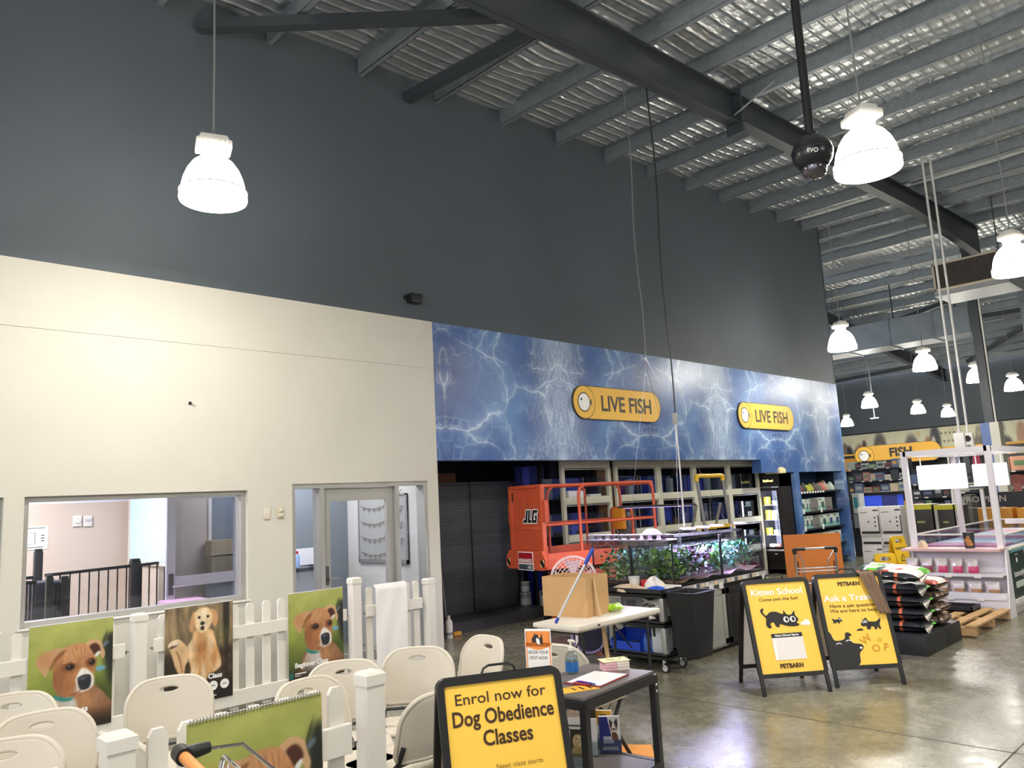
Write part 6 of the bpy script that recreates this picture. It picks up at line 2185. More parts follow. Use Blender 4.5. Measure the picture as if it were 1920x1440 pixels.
# scissor stack, chassis, wheels
f = MB()
for k in range(3):
 z = 0.46 + k * 0.13
 for s in (-0.26, 0.26):
  f.bar((s, 0.50, z), (s, LL - 0.15, z + 0.10), 0.035, 0.09, ORGD)
  f.bar((s * 0.8, 0.50, z + 0.10), (s * 0.8, LL - 0.15, z), 0.035, 0.09, ORGD)
f.build('scissor_stack', parent=t, smooth=0)
f = MB()
f.b2((x0 + 0.12, 0.50, 0.12), (x1 - 0.06, LL - 0.05, 0.42), ORG, 0.02)
f.b2((x0 + 0.08, 0.6, 0.10), (x1 - 0.02, LL - 0.2, 0.36), mat('lift_orange'), 0.02)
f.build('chassis', parent=t, smooth=30)
for s in (x0 + 0.03, x1 - 0.03):
 for y in (0.62, LL - 0.2):
  f = MB()
  f.tube([(s - 0.04, y, 0.15), (s + 0.04, y, 0.15)], 0.15, BLACK, 24)
  f.tube([(s - 0.045, y, 0.15), (s + 0.045, y, 0.15)], 0.08, mat('wheel_hub', (160, 160, 156), 0.5), 16)
  f.build('wheel', parent=t, smooth=40)
# pedestal fan with pale cage standing before the lift
c = CAM + ray(1075, 1086) * 8.0
t = thing('pedestal_fan', 'round pale fan cage peeking out behind the cardboard box', 'fan', (c.x, c.y, 0), R(45))
FANC = mat('fan_cage', (224, 206, 212), 0.35)
rr = 0.235
f = MB()
for k, r_ in enumerate((0.235, 0.222, 0.20, 0.17, 0.14, 0.11, 0.08)):
 f.tube([(r_ * math.cos(a), -0.05 - 0.03 * (1 - (r_ / rr) ** 2) * 1.2, c.z + r_ * math.sin(a)) for a in np.linspace(0, 2 * PI, 41)[:-1]], 0.006 if k < 2 else 0.003, FANC, 6, closed=True)
for i in range(28):
 a = 2 * PI * i / 28
 f.tube([(0.06 * math.cos(a), -0.085, c.z + 0.06 * math.sin(a)), (0.15 * math.cos(a), -0.07, c.z + 0.15 * math.sin(a)), (0.235 * math.cos(a), -0.05, c.z + 0.235 * math.sin(a))], 0.002, FANC, 5)
f.build('front_cage', parent=t)
f = MB()
f.lathe([(0.0, 0.0), (0.06, 0.0), (0.06, 0.12), (0.03, 0.15), (0, 0.15)], FANC, 20)
f.bm.verts.ensure_lookup_table()
for v in f.bm.verts:
 v.co = Vector((v.co.x, -0.085 + v.co.z, c.z + v.co.y))
f.build('motor', parent=t)
f = MB()
for i in range(4):
 a = PI / 2 * i
 vs = []
 for k in range(5):
  r_ = 0.05 + 0.16 * k / 4
  for s in (-1, 1):
   w = 0.28 + 0.2 * k / 4
   vs.append((r_ * math.cos(a + s * w), -0.035 + s * 0.018, c.z + r_ * math.sin(a + s * w)))
 f.raw(vs, [[2 * k, 2 * k + 1, 2 * k + 3, 2 * k + 2] for k in range(4)], mat('fan_blade', (214, 176, 190), 0.4))
f.build('blade', parent=t)
f = MB()
f.tube([(0, 0.03, c.z), (0, 0.03, 0.03)], 0.014, FANC, 10)
f.lathe([(0.0, 0.03), (0.2, 0.012), (0.205, 0.0), (0, 0)], FANC, 28)
f.build('stand', parent=t)
# round tub lying under the table
c = onZ(1104, 1192, 0.2)
t = thing('hose_reel', 'violet-rimmed round hose reel on the floor under the folding table', 'hose reel', (c.x, c.y, 0.21), R(45))
f = MB()
VIO = mat('violet_hose', (150, 132, 178), 0.4)
for k in range(4):
 f.tube([((0.19 - 0.012 * (k % 2)) * math.cos(a), 0.03 * k - 0.04, (0.19 - 0.012 * (k % 2)) * math.sin(a)) for a in np.linspace(0, 2 * PI, 37)[:-1]], 0.017, VIO, 8, closed=True)
f.build('hose_coil', parent=t)
f = MB()
f.tube([(0, -0.06, 0), (0, 0.07, 0)], 0.16, mat('reel_dark', (40, 36, 60), 0.5), 28)
f.build('reel_drum', parent=t, smooth=40)
f = MB()
P0 = Vector((0.1, -0.05, -0.1))
f.tube(spline([(0.05, -0.1, 0.0), (0.10, -0.24, -0.12), (0.16, -0.34, -0.19), (0.26, -0.44, -0.202), (0.3, -0.56, -0.202)], 6, False), 0.005, BLACK, 6)
f.build('power_lead', parent=t)
# ================================================================== FISH TANK RACKS
RACKM = mat('rack_cream', (200, 198, 180), 0.45, var=0.04, scale=6)
XR = -8.08
RY = [(8.98, 10.17), (10.30, 11.53), (11.53, 12.66), (12.66, 13.88), (13.88, 15.06)]
RZ = [2.26, 1.70, 1.13, 0.58, 0.06]
TBACK = [mat('tank_back_blue', (92, 108, 220), 0.5), mat('tank_back_navy', (58, 68, 140), 0.5), mat('tank_back_grey', (150, 154, 168), 0.5)]
RG = glass_mat('rack_glass', (236, 240, 246), 0.08)
POS = ['far left', 'second from the left', 'middle', 'second from the right', 'far right']
LEV = ['top', 'middle', 'lower', 'bottom']
rng = random.Random(21)
for c, (y0, y1) in enumerate(RY):
 t = thing('aquarium_rack', f'cream framed fish tank rack, {POS[c]} of the five along the fish room', 'rack', (XR, (y0 + y1) / 2, 0), 0, 'cream fish tank racks')
 hy = (y1 - y0) / 2
 for s in (-1, 1):
  f = MB()
  f.box((-0.03, s * (hy - 0.035), 1.18), (0.06, 0.07, 2.36), RACKM, 0.008)
  f.build('upright', parent=t, smooth=30)
  f = MB()
  f.box((-0.5, s * (hy - 0.035), 1.18), (0.05, 0.06, 2.36), BLACK)
  f.build('rear_upright', parent=t, smooth=0)
 for k, z in enumerate(RZ):
  f = MB()
  f.box((-0.025, 0, z), (0.065, 2 * hy - 0.12, 0.115), RACKM, 0.012)
  f.build('crossbar', parent=t, smooth=30)
  f = MB()
  f.box((-0.005, 0, z - 0.075), (0.012, 2 * hy - 0.16, 0.012), mat('rail_bright', (190, 190, 186), 0.3, metal=0.5))
  f.build('cover_rail', parent=t, smooth=0)
  if k:
   f = MB()
   f.b2((-0.52, -hy + 0.04, z + 0.02), (-0.06, hy - 0.04, z + 0.035), BLACK)
   f.build('shelf_plate', parent=t, smooth=0)
 for k in range(4):
  zb, zt_ = RZ[k + 1] + 0.036, RZ[k] - 0.10
  h = (zt_ - zb) * 0.78
  tk = thing('fish_tank', f'glass fish tank on the {LEV[k]} level of the {POS[c]} cream rack', 'aquarium', (XR - 0.30, (y0 + y1) / 2, zb), 0, 'fish tanks in the cream racks')
  w = hy - 0.085
  f = MB()
  f.b2((-0.20, -w, 0.0), (0.20, w, 0.006), RG)
  f.b2((0.196, -w, 0.006), (0.20, w, h), RG)
  for s in (-1, 1):
   f.b2((-0.20, s * w, 0.006), (0.196, s * (w - 0.005), h), RG)
  f.build('glass', parent=tk, smooth=0)
  f = MB()
  xs = -w
  while xs < w - 0.02:
   ww = min(rng.uniform(0.15, 0.55), w - xs)
   f.b2((-0.205, xs, 0.0), (-0.198, xs + ww, h), rng.choice(TBACK))
   xs += ww
  f.build('back_panel', parent=tk, smooth=0)
  f = MB()
  kind = rng.random()
  if kind < 0.5:
   x = rng.uniform(-w + 0.1, w - 0.1)
   f.b2((-0.15, x, 0.01), (-0.05, x + 0.11, h * 0.85), mat('filter_white', (190, 192, 186), 0.5), 0.01)
   f.tube([(0.05, x + 0.2, h), (0.05, x + 0.21, 0.02)], 0.006, WHITE_PVC, 6)
  else:
   for q in range(5):
    x = rng.uniform(-w + 0.1, w - 0.1)
    f.lathe([(0, 0), (0.05, 0), (0.04, 0.05), (0, 0.07)], mat('tank_rock', (84, 78, 72), 0.9), 10, c=(rng.uniform(-0.1, 0.1), x, 0.006))
   f.tube([(0.12, 0.1, h), (0.12, 0.1, 0.02)], 0.005, WHITE_PVC, 6)
  f.build('fittings', parent=tk, smooth=40)
 # objects stored above/at tanks
RACK_EXTRAS = [('white carton', (9.12, 9.52), 1.735, 0.10, (226, 228, 232)), ('white lid', (9.62, 9.90), 1.735, 0.035, (210, 210, 212))]
for (nm, (a, b), z, h, rgb) in RACK_EXTRAS:
 f = MB()
 f.b2((XR - 0.085, a, z + 0.023), (XR - 0.005, b, z + 0.023 + h), mat('rack_' + nm.replace(' ', '_'), rgb, 0.5), 0.004)
 tag(f.build('carton' if 'carton' in nm else 'flat_carton', smooth=0), f'{nm} resting on the upper crossbar of the far left cream rack', 'box')
f = MB()
f.b2((XR - 0.30, 10.175, 0), (XR - 0.08, 10.295, 2.2), mat('timber_edge', (170, 128, 80), 0.7))
tag(f.build('timber_board', smooth=0), 'upright tan timber board in the gap between the first two cream racks', 'board')
# dim shelves of blue tanks left of the racks
t = thing('dark_tank_rack', 'dark unlit rack of blue tanks in the shadows left of the cream racks', 'rack', (-8.87, 9.08, 0))
f = MB()
for z in (0.85, 1.4, 1.95):
 f.b2((-0.2, -0.18, z), (0.2, 0.18, z + 0.02), BLACK)
for s in (-0.18, 0.15):
 for x in (-0.2, 0.18):
  f.b2((x, s, 0), (x + 0.03, s + 0.03, 2.0), BLACK)
f.build('frame', parent=t, smooth=0)
for z in (0.87, 1.42, 1.97):
 f = MB()
 f.b2((-0.17, -0.16, z + 0.002), (0.17, 0.16, z + 0.32), TBACK[1], 0.005)
 f.b2((0.0, -0.165, z + 0.02), (0.15, -0.161, z + 0.3), TBACK[0])
 f.build('blue_tank', parent=t, smooth=0)
# ================================================================== DARK SLATTED SHELVING, LEFT PART OF FISH ROOM
SLAT = mat('dark_slat_metal', (96, 98, 104), 0.4, metal=0.35, spec=0.6)
pl, pm, pr = onX(816, 903, -9.1), onX(879, 904, -9.1), onX(968, 902, -9.1)
for i, (a, b, lb) in enumerate(((6.30, pm.y, 'left half of the dark slatted shelving back beside the wall corner'), (pm.y + 0.01, pr.y + 0.05, 'right half of the dark slatted shelving back, next to the scissor lift'))):
 t = thing('shelving_bay', lb, 'shelving', (-9.1, (a + b) / 2, 0))
 hy = (b - a) / 2
 f = MB()
 vs, fs = [], []
 z, k = 0.16, 0
 ztop = pm.z
 while z < ztop - 0.03:
  for (x, zz) in ((0.0, z), (0.014, z + 0.007), (0.014, z + 0.020), (0.0, z + 0.027)):
   vs += [(x, -hy, zz), (x, hy, zz)]
  z += 0.032
 nrow = len(vs) // 2
 for j in range(nrow - 1):
  fs.append([2 * j, 2 * j + 1, 2 * j + 3, 2 * j + 2])
 f.raw(vs, fs, SLAT)
 f.b2((-0.03, -hy, 0.14), (-0.002, hy, ztop), SLAT)
 f.build('slatted_back', parent=t, smooth=0)
 for s in (-1, 1):
  f = MB()
  f.b2((-0.03, s * hy - 0.012, 0.0), (0.018, s * hy + 0.0, ztop + 0.02), BLACK_METAL)
  f.build('upright', parent=t, smooth=0)
 f = MB()
 f.b2((0.0, -hy, 0.0), (0.64, hy - (0.2 if i else 0), 0.15), mat('dark_base_deck', (74, 74, 78), 0.4, metal=0.3), 0.006)
 f.build('base_shelf', parent=t, smooth=30)
q0, q1 = onX(831, 899, -9.15), onX(852, 898, -9.15)
f = MB()
f.b2((-9.35, q0.y - 0.3, pm.z + 0.003), (-9.12, q1.y, pm.z + 0.14), mat('dark_carton', (110, 72, 48), 0.8))
tag(f.build('carton', smooth=0), 'brown carton lying on top of the dark slatted shelving', 'box')
c = onZ(843, 1193, 0.0)
t = thing('white_bottle', 'white squeeze bottle standing on the dark shelving base near the wall corner', 'bottle', (-8.33, c.y * 8.33 / -c.x, 0.001))
f = MB()
f.lathe([(0, 0), (0.042, 0), (0.045, 0.01), (0.045, 0.20), (0.03, 0.235), (0.016, 0.245)], WHITE_PVC, 22)
f.build('bottle_body', parent=t)
f = MB()
f.lathe([(0.018, 0.243), (0.018, 0.285), (0.012, 0.29), (0, 0.29)], WHITE_PVC, 16)
f.build('cap', parent=t)
f = MB()
f.lathe([(0.0455, 0.04), (0.0455, 0.075)], mat('label_grey', (130, 130, 136), 0.5), 22)
f.build('label_band', parent=t)
c = onZ(856, 1188, 0.0)
f = MB()
f.box((0, 0, 0.03), (0.07, 0.13, 0.055), mat('sponge_amber', (200, 140, 50), 0.8, bump=0.4, scale=60), 0.012)
tag(f.build('sponge', smooth=40, loc=(-8.36, c.y * 8.36 / -c.x, 0.002)), 'amber sponge lying right of the white squeeze bottle', 'sponge')
a, b = onX(831, 1107, -8.62), onZ(838, 1164, 0.15)
f = MB()
f.tube([a + (a - b) * 1.2, b], 0.012, mat('handle_grey', (150, 150, 152), 0.4), 8)
tag(f.build('broom_handle', smooth=40), 'thin grey broom handle leaning at the wall corner behind the white bottle', 'broom')
c = onZ(984, 1152, 0.0)
for i, (z, r, h, lb) in enumerate(((0.15, 0.085, 0.19, 'grey paint tin at the foot of the dark shelving, lower of two'), (0.345, 0.07, 0.16, 'grey paint tin stacked on another beside the dark shelving'))):
 t = thing('paint_tin', lb, 'tin', (-8.80, 8.78, z + 0.003))
 f = MB()
 f.lathe([(0, 0), (r, 0), (r, h * 0.62), (r, h)], mat('tin_grey', (128, 130, 134), 0.4, metal=0.4), 24)
 f.lathe([(r * 1.005, 0.02), (r * 1.005, h * 0.6)], mat('tin_label', (168, 168, 166), 0.5), 24)
 f.build('tin_body', parent=t)
 f = MB()
 f.lathe([(r, h * 0.9), (r * 1.03, h * 0.93), (r * 1.03, h), (r * 0.9, h), (0, h * 0.985)], mat('tin_lid', (200, 200, 196), 0.35, metal=0.5), 24)
 f.build('lid', parent=t)
for i, (dx, dy, lb) in enumerate(((0.0, 0.0, 'cream jerry can on the floor left of the cardboard box'),)):
 t = thing('jerry_can', lb, 'container', (-8.72, 9.10, 0.0))
 JW = mat('jerry_cream', (206, 200, 188), 0.5)
 f = MB()
 f.box((0, 0, 0.14), (0.2, 0.16, 0.28), JW, 0.03)
 f.lathe([(0.03, 0.28), (0.03, 0.31), (0, 0.31)], JW, 14, c=(0.05, 0, 0))
 f.build('can_body', parent=t, smooth=40)
 f = MB()
 f.tube([(-0.08, 0, 0.27), (-0.07, 0, 0.33), (0.0, 0, 0.33), (0.01, 0, 0.27)], 0.013, JW, 8)
 f.build('handle', parent=t)
# ================================================================== FRIDGE AND BLUE RECESS
FB = mat('fridge_black', (38, 34, 34), 0.35)
fx0, fx1, fy0 = -8.16, -7.70, 14.95 + 0.18
t = thing('display_fridge', 'tall black glass-door fridge with lit yellow name panel beside the blue shelf recess', 'fridge', ((fx0 + fx1) / 2, fy0, 0))
w = (fx1 - fx0) / 2
f = MB()
f.b2((-w, 0.02, 0.10), (-w + 0.03, 0.56, 2.02), FB)
f.b2((w - 0.03, 0.02, 0.10), (w, 0.56, 2.02), FB)
f.b2((-w, 0.52, 0.10), (w, 0.56, 2.02), FB)
f.b2((-w, 0.02, 0.10), (w, 0.56, 0.46), FB)
f.b2((-w, 0.0, 1.76), (w, 0.56, 2.02), FB)
f.b2((-w + 0.03, 0.05, 0.46), (w - 0.03, 0.52, 0.48), WHITE_PVC)
f.b2((-w + 0.03, 0.50, 0.48), (w - 0.03, 0.519, 1.76), mat('fridge_liner', (196, 200, 220), 0.5))
f.build('cabinet', parent=t, smooth=0)
f = MB()
f.b2((-w, -0.012, 1.755), (w, 0.0, 1.765), CHROME)
f.text('FishFood', (0, -0.002, 1.862), EX, EZ, 0.068, mat('lit_yellow', (255, 236, 150), 0.5, emit=1.6), bold=0.03, wide=0.9)
f.build('header_sign', parent=t, smooth=0)
f = MB()
for (a, b) in (((-w, -0.03, 0.50), (-w + 0.05, 0.0, 1.74)), ((w - 0.05, -0.03, 0.50), (w, 0.0, 1.74)), ((-w + 0.05, -0.03, 0.50), (w - 0.05, 0.0, 0.55)), ((-w + 0.05, -0.03, 1.68), (w - 0.05, 0.0, 1.74))):
 f.b2(a, b, FB)
d = f.build('door', parent=t, smooth=0)
f = MB()
f.b2((-w + 0.05, -0.02, 0.55), (w - 0.05, -0.014, 1.68), GLASS)
f.build('pane', parent=d, smooth=0)
f = MB()
f.tube([(w - 0.07, -0.04, 0.8), (w - 0.07, -0.055, 0.85), (w - 0.07, -0.055, 1.5), (w - 0.07, -0.04, 1.55)], 0.009, CHROME, 8)
f.build('handle', parent=d)
f = MB()
for z in (0.78, 1.08, 1.38):
 f.b2((-w + 0.035, 0.06, z), (w - 0.035, 0.5, z + 0.008), mat('wire_shelf', (170, 172, 180), 0.4))
f.build('shelf', parent=t, smooth=0)
f = MB()
ld = bpy.data.lights.new('fridge_light', 'AREA')
ld.shape, ld.size, ld.size_y, ld.energy, ld.color = 'RECTANGLE', 0.3, 1.1, 9, (0.9, 0.92, 1.0)
lo = bpy.data.objects.new('fridge_light', ld)
COL.objects.link(lo)
lo.parent = t
lo.location = (0, 0.03, 1.12)
lo.rotation_euler = (-PI / 2, 0, 0)
lo.rotation_euler = (PI / 2, 0, 0)
for i in range(6):
 f.b2((-w + 0.05, -0.006, 0.16 + i * 0.035), (w - 0.05, 0.0, 0.172 + i * 0.035), BLACK)
f.b2((0.0, -0.005, 0.395), (0.05, 0.0, 0.42), WHITE_PVC)
f.build('vent_grille', parent=t, smooth=0)
f = MB()
f.box((w - 0.07, 0.06, 1.12), (0.02, 0.02, 1.1), mat('fridge_lamp', (226, 230, 255), 0.4, emit=22.0))
f.build('inner_lamp', parent=t, smooth=0)
for sx in (-1, 1):
 for yy in (0.08, 0.48):
  f = MB()
  f.tube([(sx * (w - 0.05) - 0.012, yy, 0.05), (sx * (w - 0.05) + 0.012, yy, 0.05)], 0.05, BLACK, 16)
  f.build('castor', parent=t)
YP = mat('yellow_pack', (222, 206, 60), 0.4)
for i, (x, z, rgb, hh) in enumerate(((-0.13, 1.388, None, 0.17), (-0.12, 1.088, None, 0.20), (-0.14, 0.788, None, 0.14), (0.02, 1.088, (190, 190, 176), 0.19), (-0.10, 0.482, (226, 226, 232), 0.12), (0.02, 0.482, (170, 110, 96), 0.12), (0.03, 0.788, (178, 182, 186), 0.1), (0.05, 1.388, (120, 140, 130), 0.09))):
 f = MB()
 f.box((0, 0, hh / 2), (0.11, 0.10, hh), YP if rgb is None else mat('pack_%d' % i, rgb, 0.5), 0.015)
 tag(f.build('frozen_food_pack', smooth=40, loc=((fx0 + fx1) / 2 + x, fy0 + 0.14, z)), ('yellow' if rgb is None else 'pale') + f' pack of frozen food inside the black fridge, {ORD[i]} counted by shelf', 'food pack', 'packs inside the black fridge')
f = MB()
f.box((0, 0, 0.07), (0.34, 0.26, 0.10), mat('cream_carton', (224, 210, 160), 0.7), 0.02)
f.box((0.02, 0.02, 0.13), (0.22, 0.2, 0.03), mat('cream_carton'), 0.01)
tag(f.build('carton', smooth=40, loc=(-7.76, 15.16, 2.0)), 'cream carton perched on top of the black fridge', 'box')
# shelf unit in the blue recess
t = thing('recessed_shelving', 'blue recessed shelf unit of pale boxed fish goods at the end of the mural wall', 'shelving', (X0, 17.02, 0))
REC = mat('recess_blue', (40, 74, 118), 0.6, var=0.1, scale=2)
y0, y1 = 15.952 - 17.02, 18.098 - 17.02
f = MB()
f.b2((-0.66, y0, 0), (-0.62, y1, 2.04), REC)
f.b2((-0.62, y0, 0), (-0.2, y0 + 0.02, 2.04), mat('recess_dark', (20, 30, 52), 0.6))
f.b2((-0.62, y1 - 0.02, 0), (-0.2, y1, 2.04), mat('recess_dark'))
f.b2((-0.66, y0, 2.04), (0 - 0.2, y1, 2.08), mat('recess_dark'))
f.build('recess_lining', parent=t, smooth=0)
SHZ = [onX(1536, 920, -7.75).z, onX(1538, 957, -7.75).z, onX(1541, 988, -7.75).z, onX(1560, 1018, -7.75).z, 0.14]
for z in SHZ:
 f = MB()
 f.b2((-0.62, y0 + 0.022, z - 0.035), (-0.06, y1 - 0.022, z), mat('shelf_dark_metal', (50, 52, 60), 0.4, metal=0.4))
 f.build('shelf', parent=t, smooth=0)
 f = MB()
 for i in range(9 if z == SHZ[0] else 2):
  yy = y0 + 0.12 + i * (0.13 if z == SHZ[0] else 0.85)
  f.b2((-0.058, yy, z - 0.04), (-0.055, yy + 0.08, z + (0.0 if z == SHZ[0] else 0.07)), WHITE_INK)
 f.build('price_ticket', parent=t, smooth=0)
TEAL1, TEAL2, GRYB = mat('box_pale_teal', (196, 210, 200), 0.5), mat('box_teal_band', (124, 178, 168), 0.5), mat('box_warm_grey', (122, 120, 116), 0.5)
ROW = ['second', 'third', 'fourth', 'lowest']
def fish_box(y, z, w, h, style, label, x=X0 - 0.10):
 f = MB()
 d = 0.24
 if style == 'grey':
  f.b2((-d, -w / 2, 0), (0, w / 2, h), GRYB)
  f.b2((0, -w * 0.3, h * 0.1), (0.001, w * 0.3, h * 0.3), mat('box_warm_dark', (96, 92, 84), 0.5))
 else:
  f.b2((-d, -w / 2, 0), (0, w / 2, h), TEAL1)
  f.b2((0, -w / 2, 0), (0.001, w / 2, h * 0.36), TEAL2)
  f.b2((0.001, -w * 0.08, h * 0.18), (0.002, w * 0.34, h * 0.66), mat('box_photo_' + style, {'a': (64, 92, 84), 'b': (62, 78, 128), 'c': (70, 70, 74)}[style], 0.5))
  f.b2((0.001, -w * 0.42, h * 0.80), (0.002, -w * 0.05, h * 0.90), mat('box_brand_dark', (74, 76, 76), 0.5))
 tag(f.build('boxed_filter', smooth=0, loc=(x, y, z)), label, 'box', 'boxed goods in the blue recess')
yb = 15.98
lay = [[(0.30, 0.27, 'a'), (0.14, 0.26, 'c'), (0.12, 0.26, 'a'), (0.36, 0.25, 'grey'), (0.36, 0.28, 'a'), (0.36, 0.27, 'grey')],
 [(0.20, 0.27, 'c'), (0.19, 0.27, 'c'), (0.20, 0.27, 'c'), (0.34, 0.24, 'grey'), (0.34, 0.26, 'a'), (0.34, 0.27, 'b'), (0.32, 0.27, 'b')],
 [(0.20, 0.25, 'c'), (0.20, 0.25, 'c'), (0.18, 0.25, 'c'), (0.34, 0.22, 'grey'), (0.34, 0.25, 'a'), (0.34, 0.25, 'b'), (0.34, 0.26, 'b')],
 [(0.34, 0.26, 'a'), (0.34, 0.26, 'grey'), (0.34, 0.26, 'b'), (0.34, 0.26, 'b'), (0.34, 0.26, 'a')]]
for r, items in enumerate(lay):
 y = yb + 0.02
 for i, (w, h, st) in enumerate(items):
  fish_box(y + w / 2, SHZ[r + 1] + 0.002, w - 0.02, h, st, f"{'grey' if st == 'grey' else 'pale teal'} box, {ORD[i]} from the left on the {ROW[r]} shelf of the blue recess")
  y += w + (0.0 if r else 0.0)
rng = random.Random(4)
cols = [(150, 120, 96), (120, 50, 50), (60, 70, 60), (190, 190, 60), (170, 176, 60), (90, 84, 80), (110, 100, 96), (190, 110, 90), (176, 150, 130), (150, 168, 150), (190, 200, 190)]
for i, c in enumerate(cols):
 f = MB()
 r = 0.085 + 0.03 * rng.random()
 f.lathe([(0, 0), (r, 0), (r * 1.05, r * 0.6), (r * 0.7, r * 1.2), (r * 0.3, r * 1.5 + 0.03 * (i % 3)), (0, r * 1.55 + 0.03 * (i % 3))], mat('ornament_%d' % i, c, 0.7, bump=0.6, scale=20), 9)
 tag(f.build('tank_ornament', smooth=60, loc=(X0 - 0.22, 16.15 + i * 0.172, SHZ[0] + 0.003)), f'{ORD[i]} aquarium ornament from the left on the top shelf of the blue recess', 'ornament', 'ornaments on the top shelf of the blue recess')
# orange sheet of board and folded hand trolley
a, b = onZ(1480, 1076, 0), onZ(1584, 1073, 0)
a = Vector((-7.52, 14.35, 0))
c = CAM + ray(1527, 1060) * 14.7
t = thing('orange_board', 'large flat orange board standing in front of the blue shelf recess', 'board', (c.x, c.y, 0), R(40))
f = MB()
hb = onY(1527, 1001, c.y).z
f.b2((-0.52, -0.02, 0.0), (0.52, 0.02, hb), mat('orange_board', (214, 124, 52), 0.6, var=0.04, scale=2))
f.build('panel', parent=t, smooth=0)
f = MB()
for x in (-0.30, 0.36):
 f.b2((x - 0.012, -0.022, hb - 0.73), (x + 0.012, -0.0195, hb - 0.50), mat('slot_brown', (70, 38, 20), 0.7))
f.build('slot', parent=t, smooth=0)
c = CAM + ray(1532, 1070) * 12.9
zt_ = onY(1532, 1026, c.y).z
t = thing('folding_trolley', 'folded chrome hand trolley with black corner grips before the orange board', 'trolley', (c.x, c.y, 0), R(42))
f = MB()
for s in (-1, 1):
 f.tube([(s * 0.33, 0, 0.08), (s * 0.33, 0, zt_ - 0.04)], 0.017, CHROME, 10)
 f.tube([(s * 0.20, 0.02, 0.08), (s * 0.20, 0.02, zt_ - 0.22), (s * 0.30, 0.0, zt_ - 0.06)], 0.009, CHROME, 8)
f.tube([(-0.33, 0, zt_ - 0.02), (0.33, 0, zt_ - 0.02)], 0.016, CHROME, 10)
for z in (0.35, 0.40, 0.16):
 f.tube([(-0.33, 0, z), (0.33, 0, z)], 0.012, CHROME, 8)
f.build('frame', parent=t)
for s in (-1, 1):
 f = MB()
 f.tube([(s * 0.16, 0, zt_ - 0.02), (s * 0.33, 0, zt_ - 0.02), (s * 0.345, 0, zt_ - 0.035), (s * 0.33, 0, zt_ - 0.10)], 0.028, BLACK, 10)
 f.build('grip', parent=t)
 f = MB()
 f.tube([(s * 0.30 - 0.02, 0.03, 0.08), (s * 0.30 + 0.02, 0.03, 0.08)], 0.08, BLACK, 20)
 f.build('wheel', parent=t)
# yellow and aluminium platform ladder between the aquariums and racks
LX = -6.75
ya, yb_ = onX(1306, 896, LX), onX(1354, 893, LX)
yc, yd = onX(1326, 986, LX), onX(1378, 1000, LX)
LYW = mat('ladder_yellow', (222, 178, 36), 0.45)
ALUD = mat('ladder_aluminium', (150, 148, 146), 0.45, metal=0.5)
t = thing('platform_ladder', 'aluminium platform ladder with yellow top rail behind the far aquariums', 'ladder', (LX, ya.y, 0))
W = yb_.y - ya.y
zt_ = (ya.z + yb_.z) / 2
sl = lambda z: (zt_ - z) / (zt_ - yc.z) * (yc.y - ya.y)
f = MB()
for y in (0.0, W):
 f.tube([(0, y, zt_), (0.0, y + 0.62 * sl(yc.z), yc.z), (0.03, y + sl(0.0) * 0.62, 0.0)], 0.026, ALUD, 10)
f.build('front_rail', parent=t)
f = MB()
for y in (0.06, W + 0.0):
 f.tube([(-0.08, y, zt_ - 0.42), (-0.30, y + 0.02, 0.9), (-0.55, y + 0.04, 0.0)], 0.022, ALUD, 10)
f.build('rear_rail', parent=t)
f = MB()
f.tube(spline([(0, 0, zt_ - 0.06), (0, 0, zt_ - 0.01), (0, 0.03, zt_ + 0.02), (0, W / 2, zt_ + 0.02), (0, W - 0.03, zt_ + 0.02), (0, W, zt_ - 0.01), (0, W, zt_ - 0.06)], 4, False), 0.034, LYW, 12)
f.build('top_handrail', parent=t)
for z in (yc.z - 0.05, yc.z - 0.38, yc.z - 0.70):
 f = MB()
 f.b2((-0.30 if z > 0.9 else -0.05, 0.62 * sl(z) - 0.0, z), (0.06, W + 0.62 * sl(z), z + 0.05), LYW, 0.01)
 f.build('step', parent=t, smooth=30)
# ================================================================== LIVE FISH SIGNS
FISHY = mat('fish_sign_yellow', (238, 186, 66), 0.5)
FISHD = mat('fish_sign_outline', (70, 62, 48), 0.6)
FISHT = mat('fish_sign_text', (74, 66, 58), 0.6)
def fish_logo(f, o, u, v, r, nrm_lift):
 f.sheet([(p[0], p[1]) for p in ell(0, 0, r, r, 36)], o, u, v, FISHD, nrm_lift)
 f.sheet(ell(0, 0, r * 0.955, r * 0.955, 36), o, u, v, FISHY, nrm_lift + 0.001)
 f.sheet([(r * 0.44, 0.0), (r * 0.72, r * 0.24), (r * 0.64, 0), (r * 0.72, -r * 0.24)], o, u, v, FISHD, nrm_lift + 0.002)
 f.sheet(ell(-r * 0.03, 0, r * 0.56, r * 0.58, 36), o, u, v, FISHD, nrm_lift + 0.003)
 f.sheet(ell(-r * 0.03, 0, r * 0.49, r * 0.51, 36), o, u, v, WHITE_INK, nrm_lift + 0.004)
 f.sheet(ell(-r * 0.26, r * 0.16, r * 0.075, r * 0.075, 14), o, u, v, BLACK_INK, nrm_lift + 0.005)
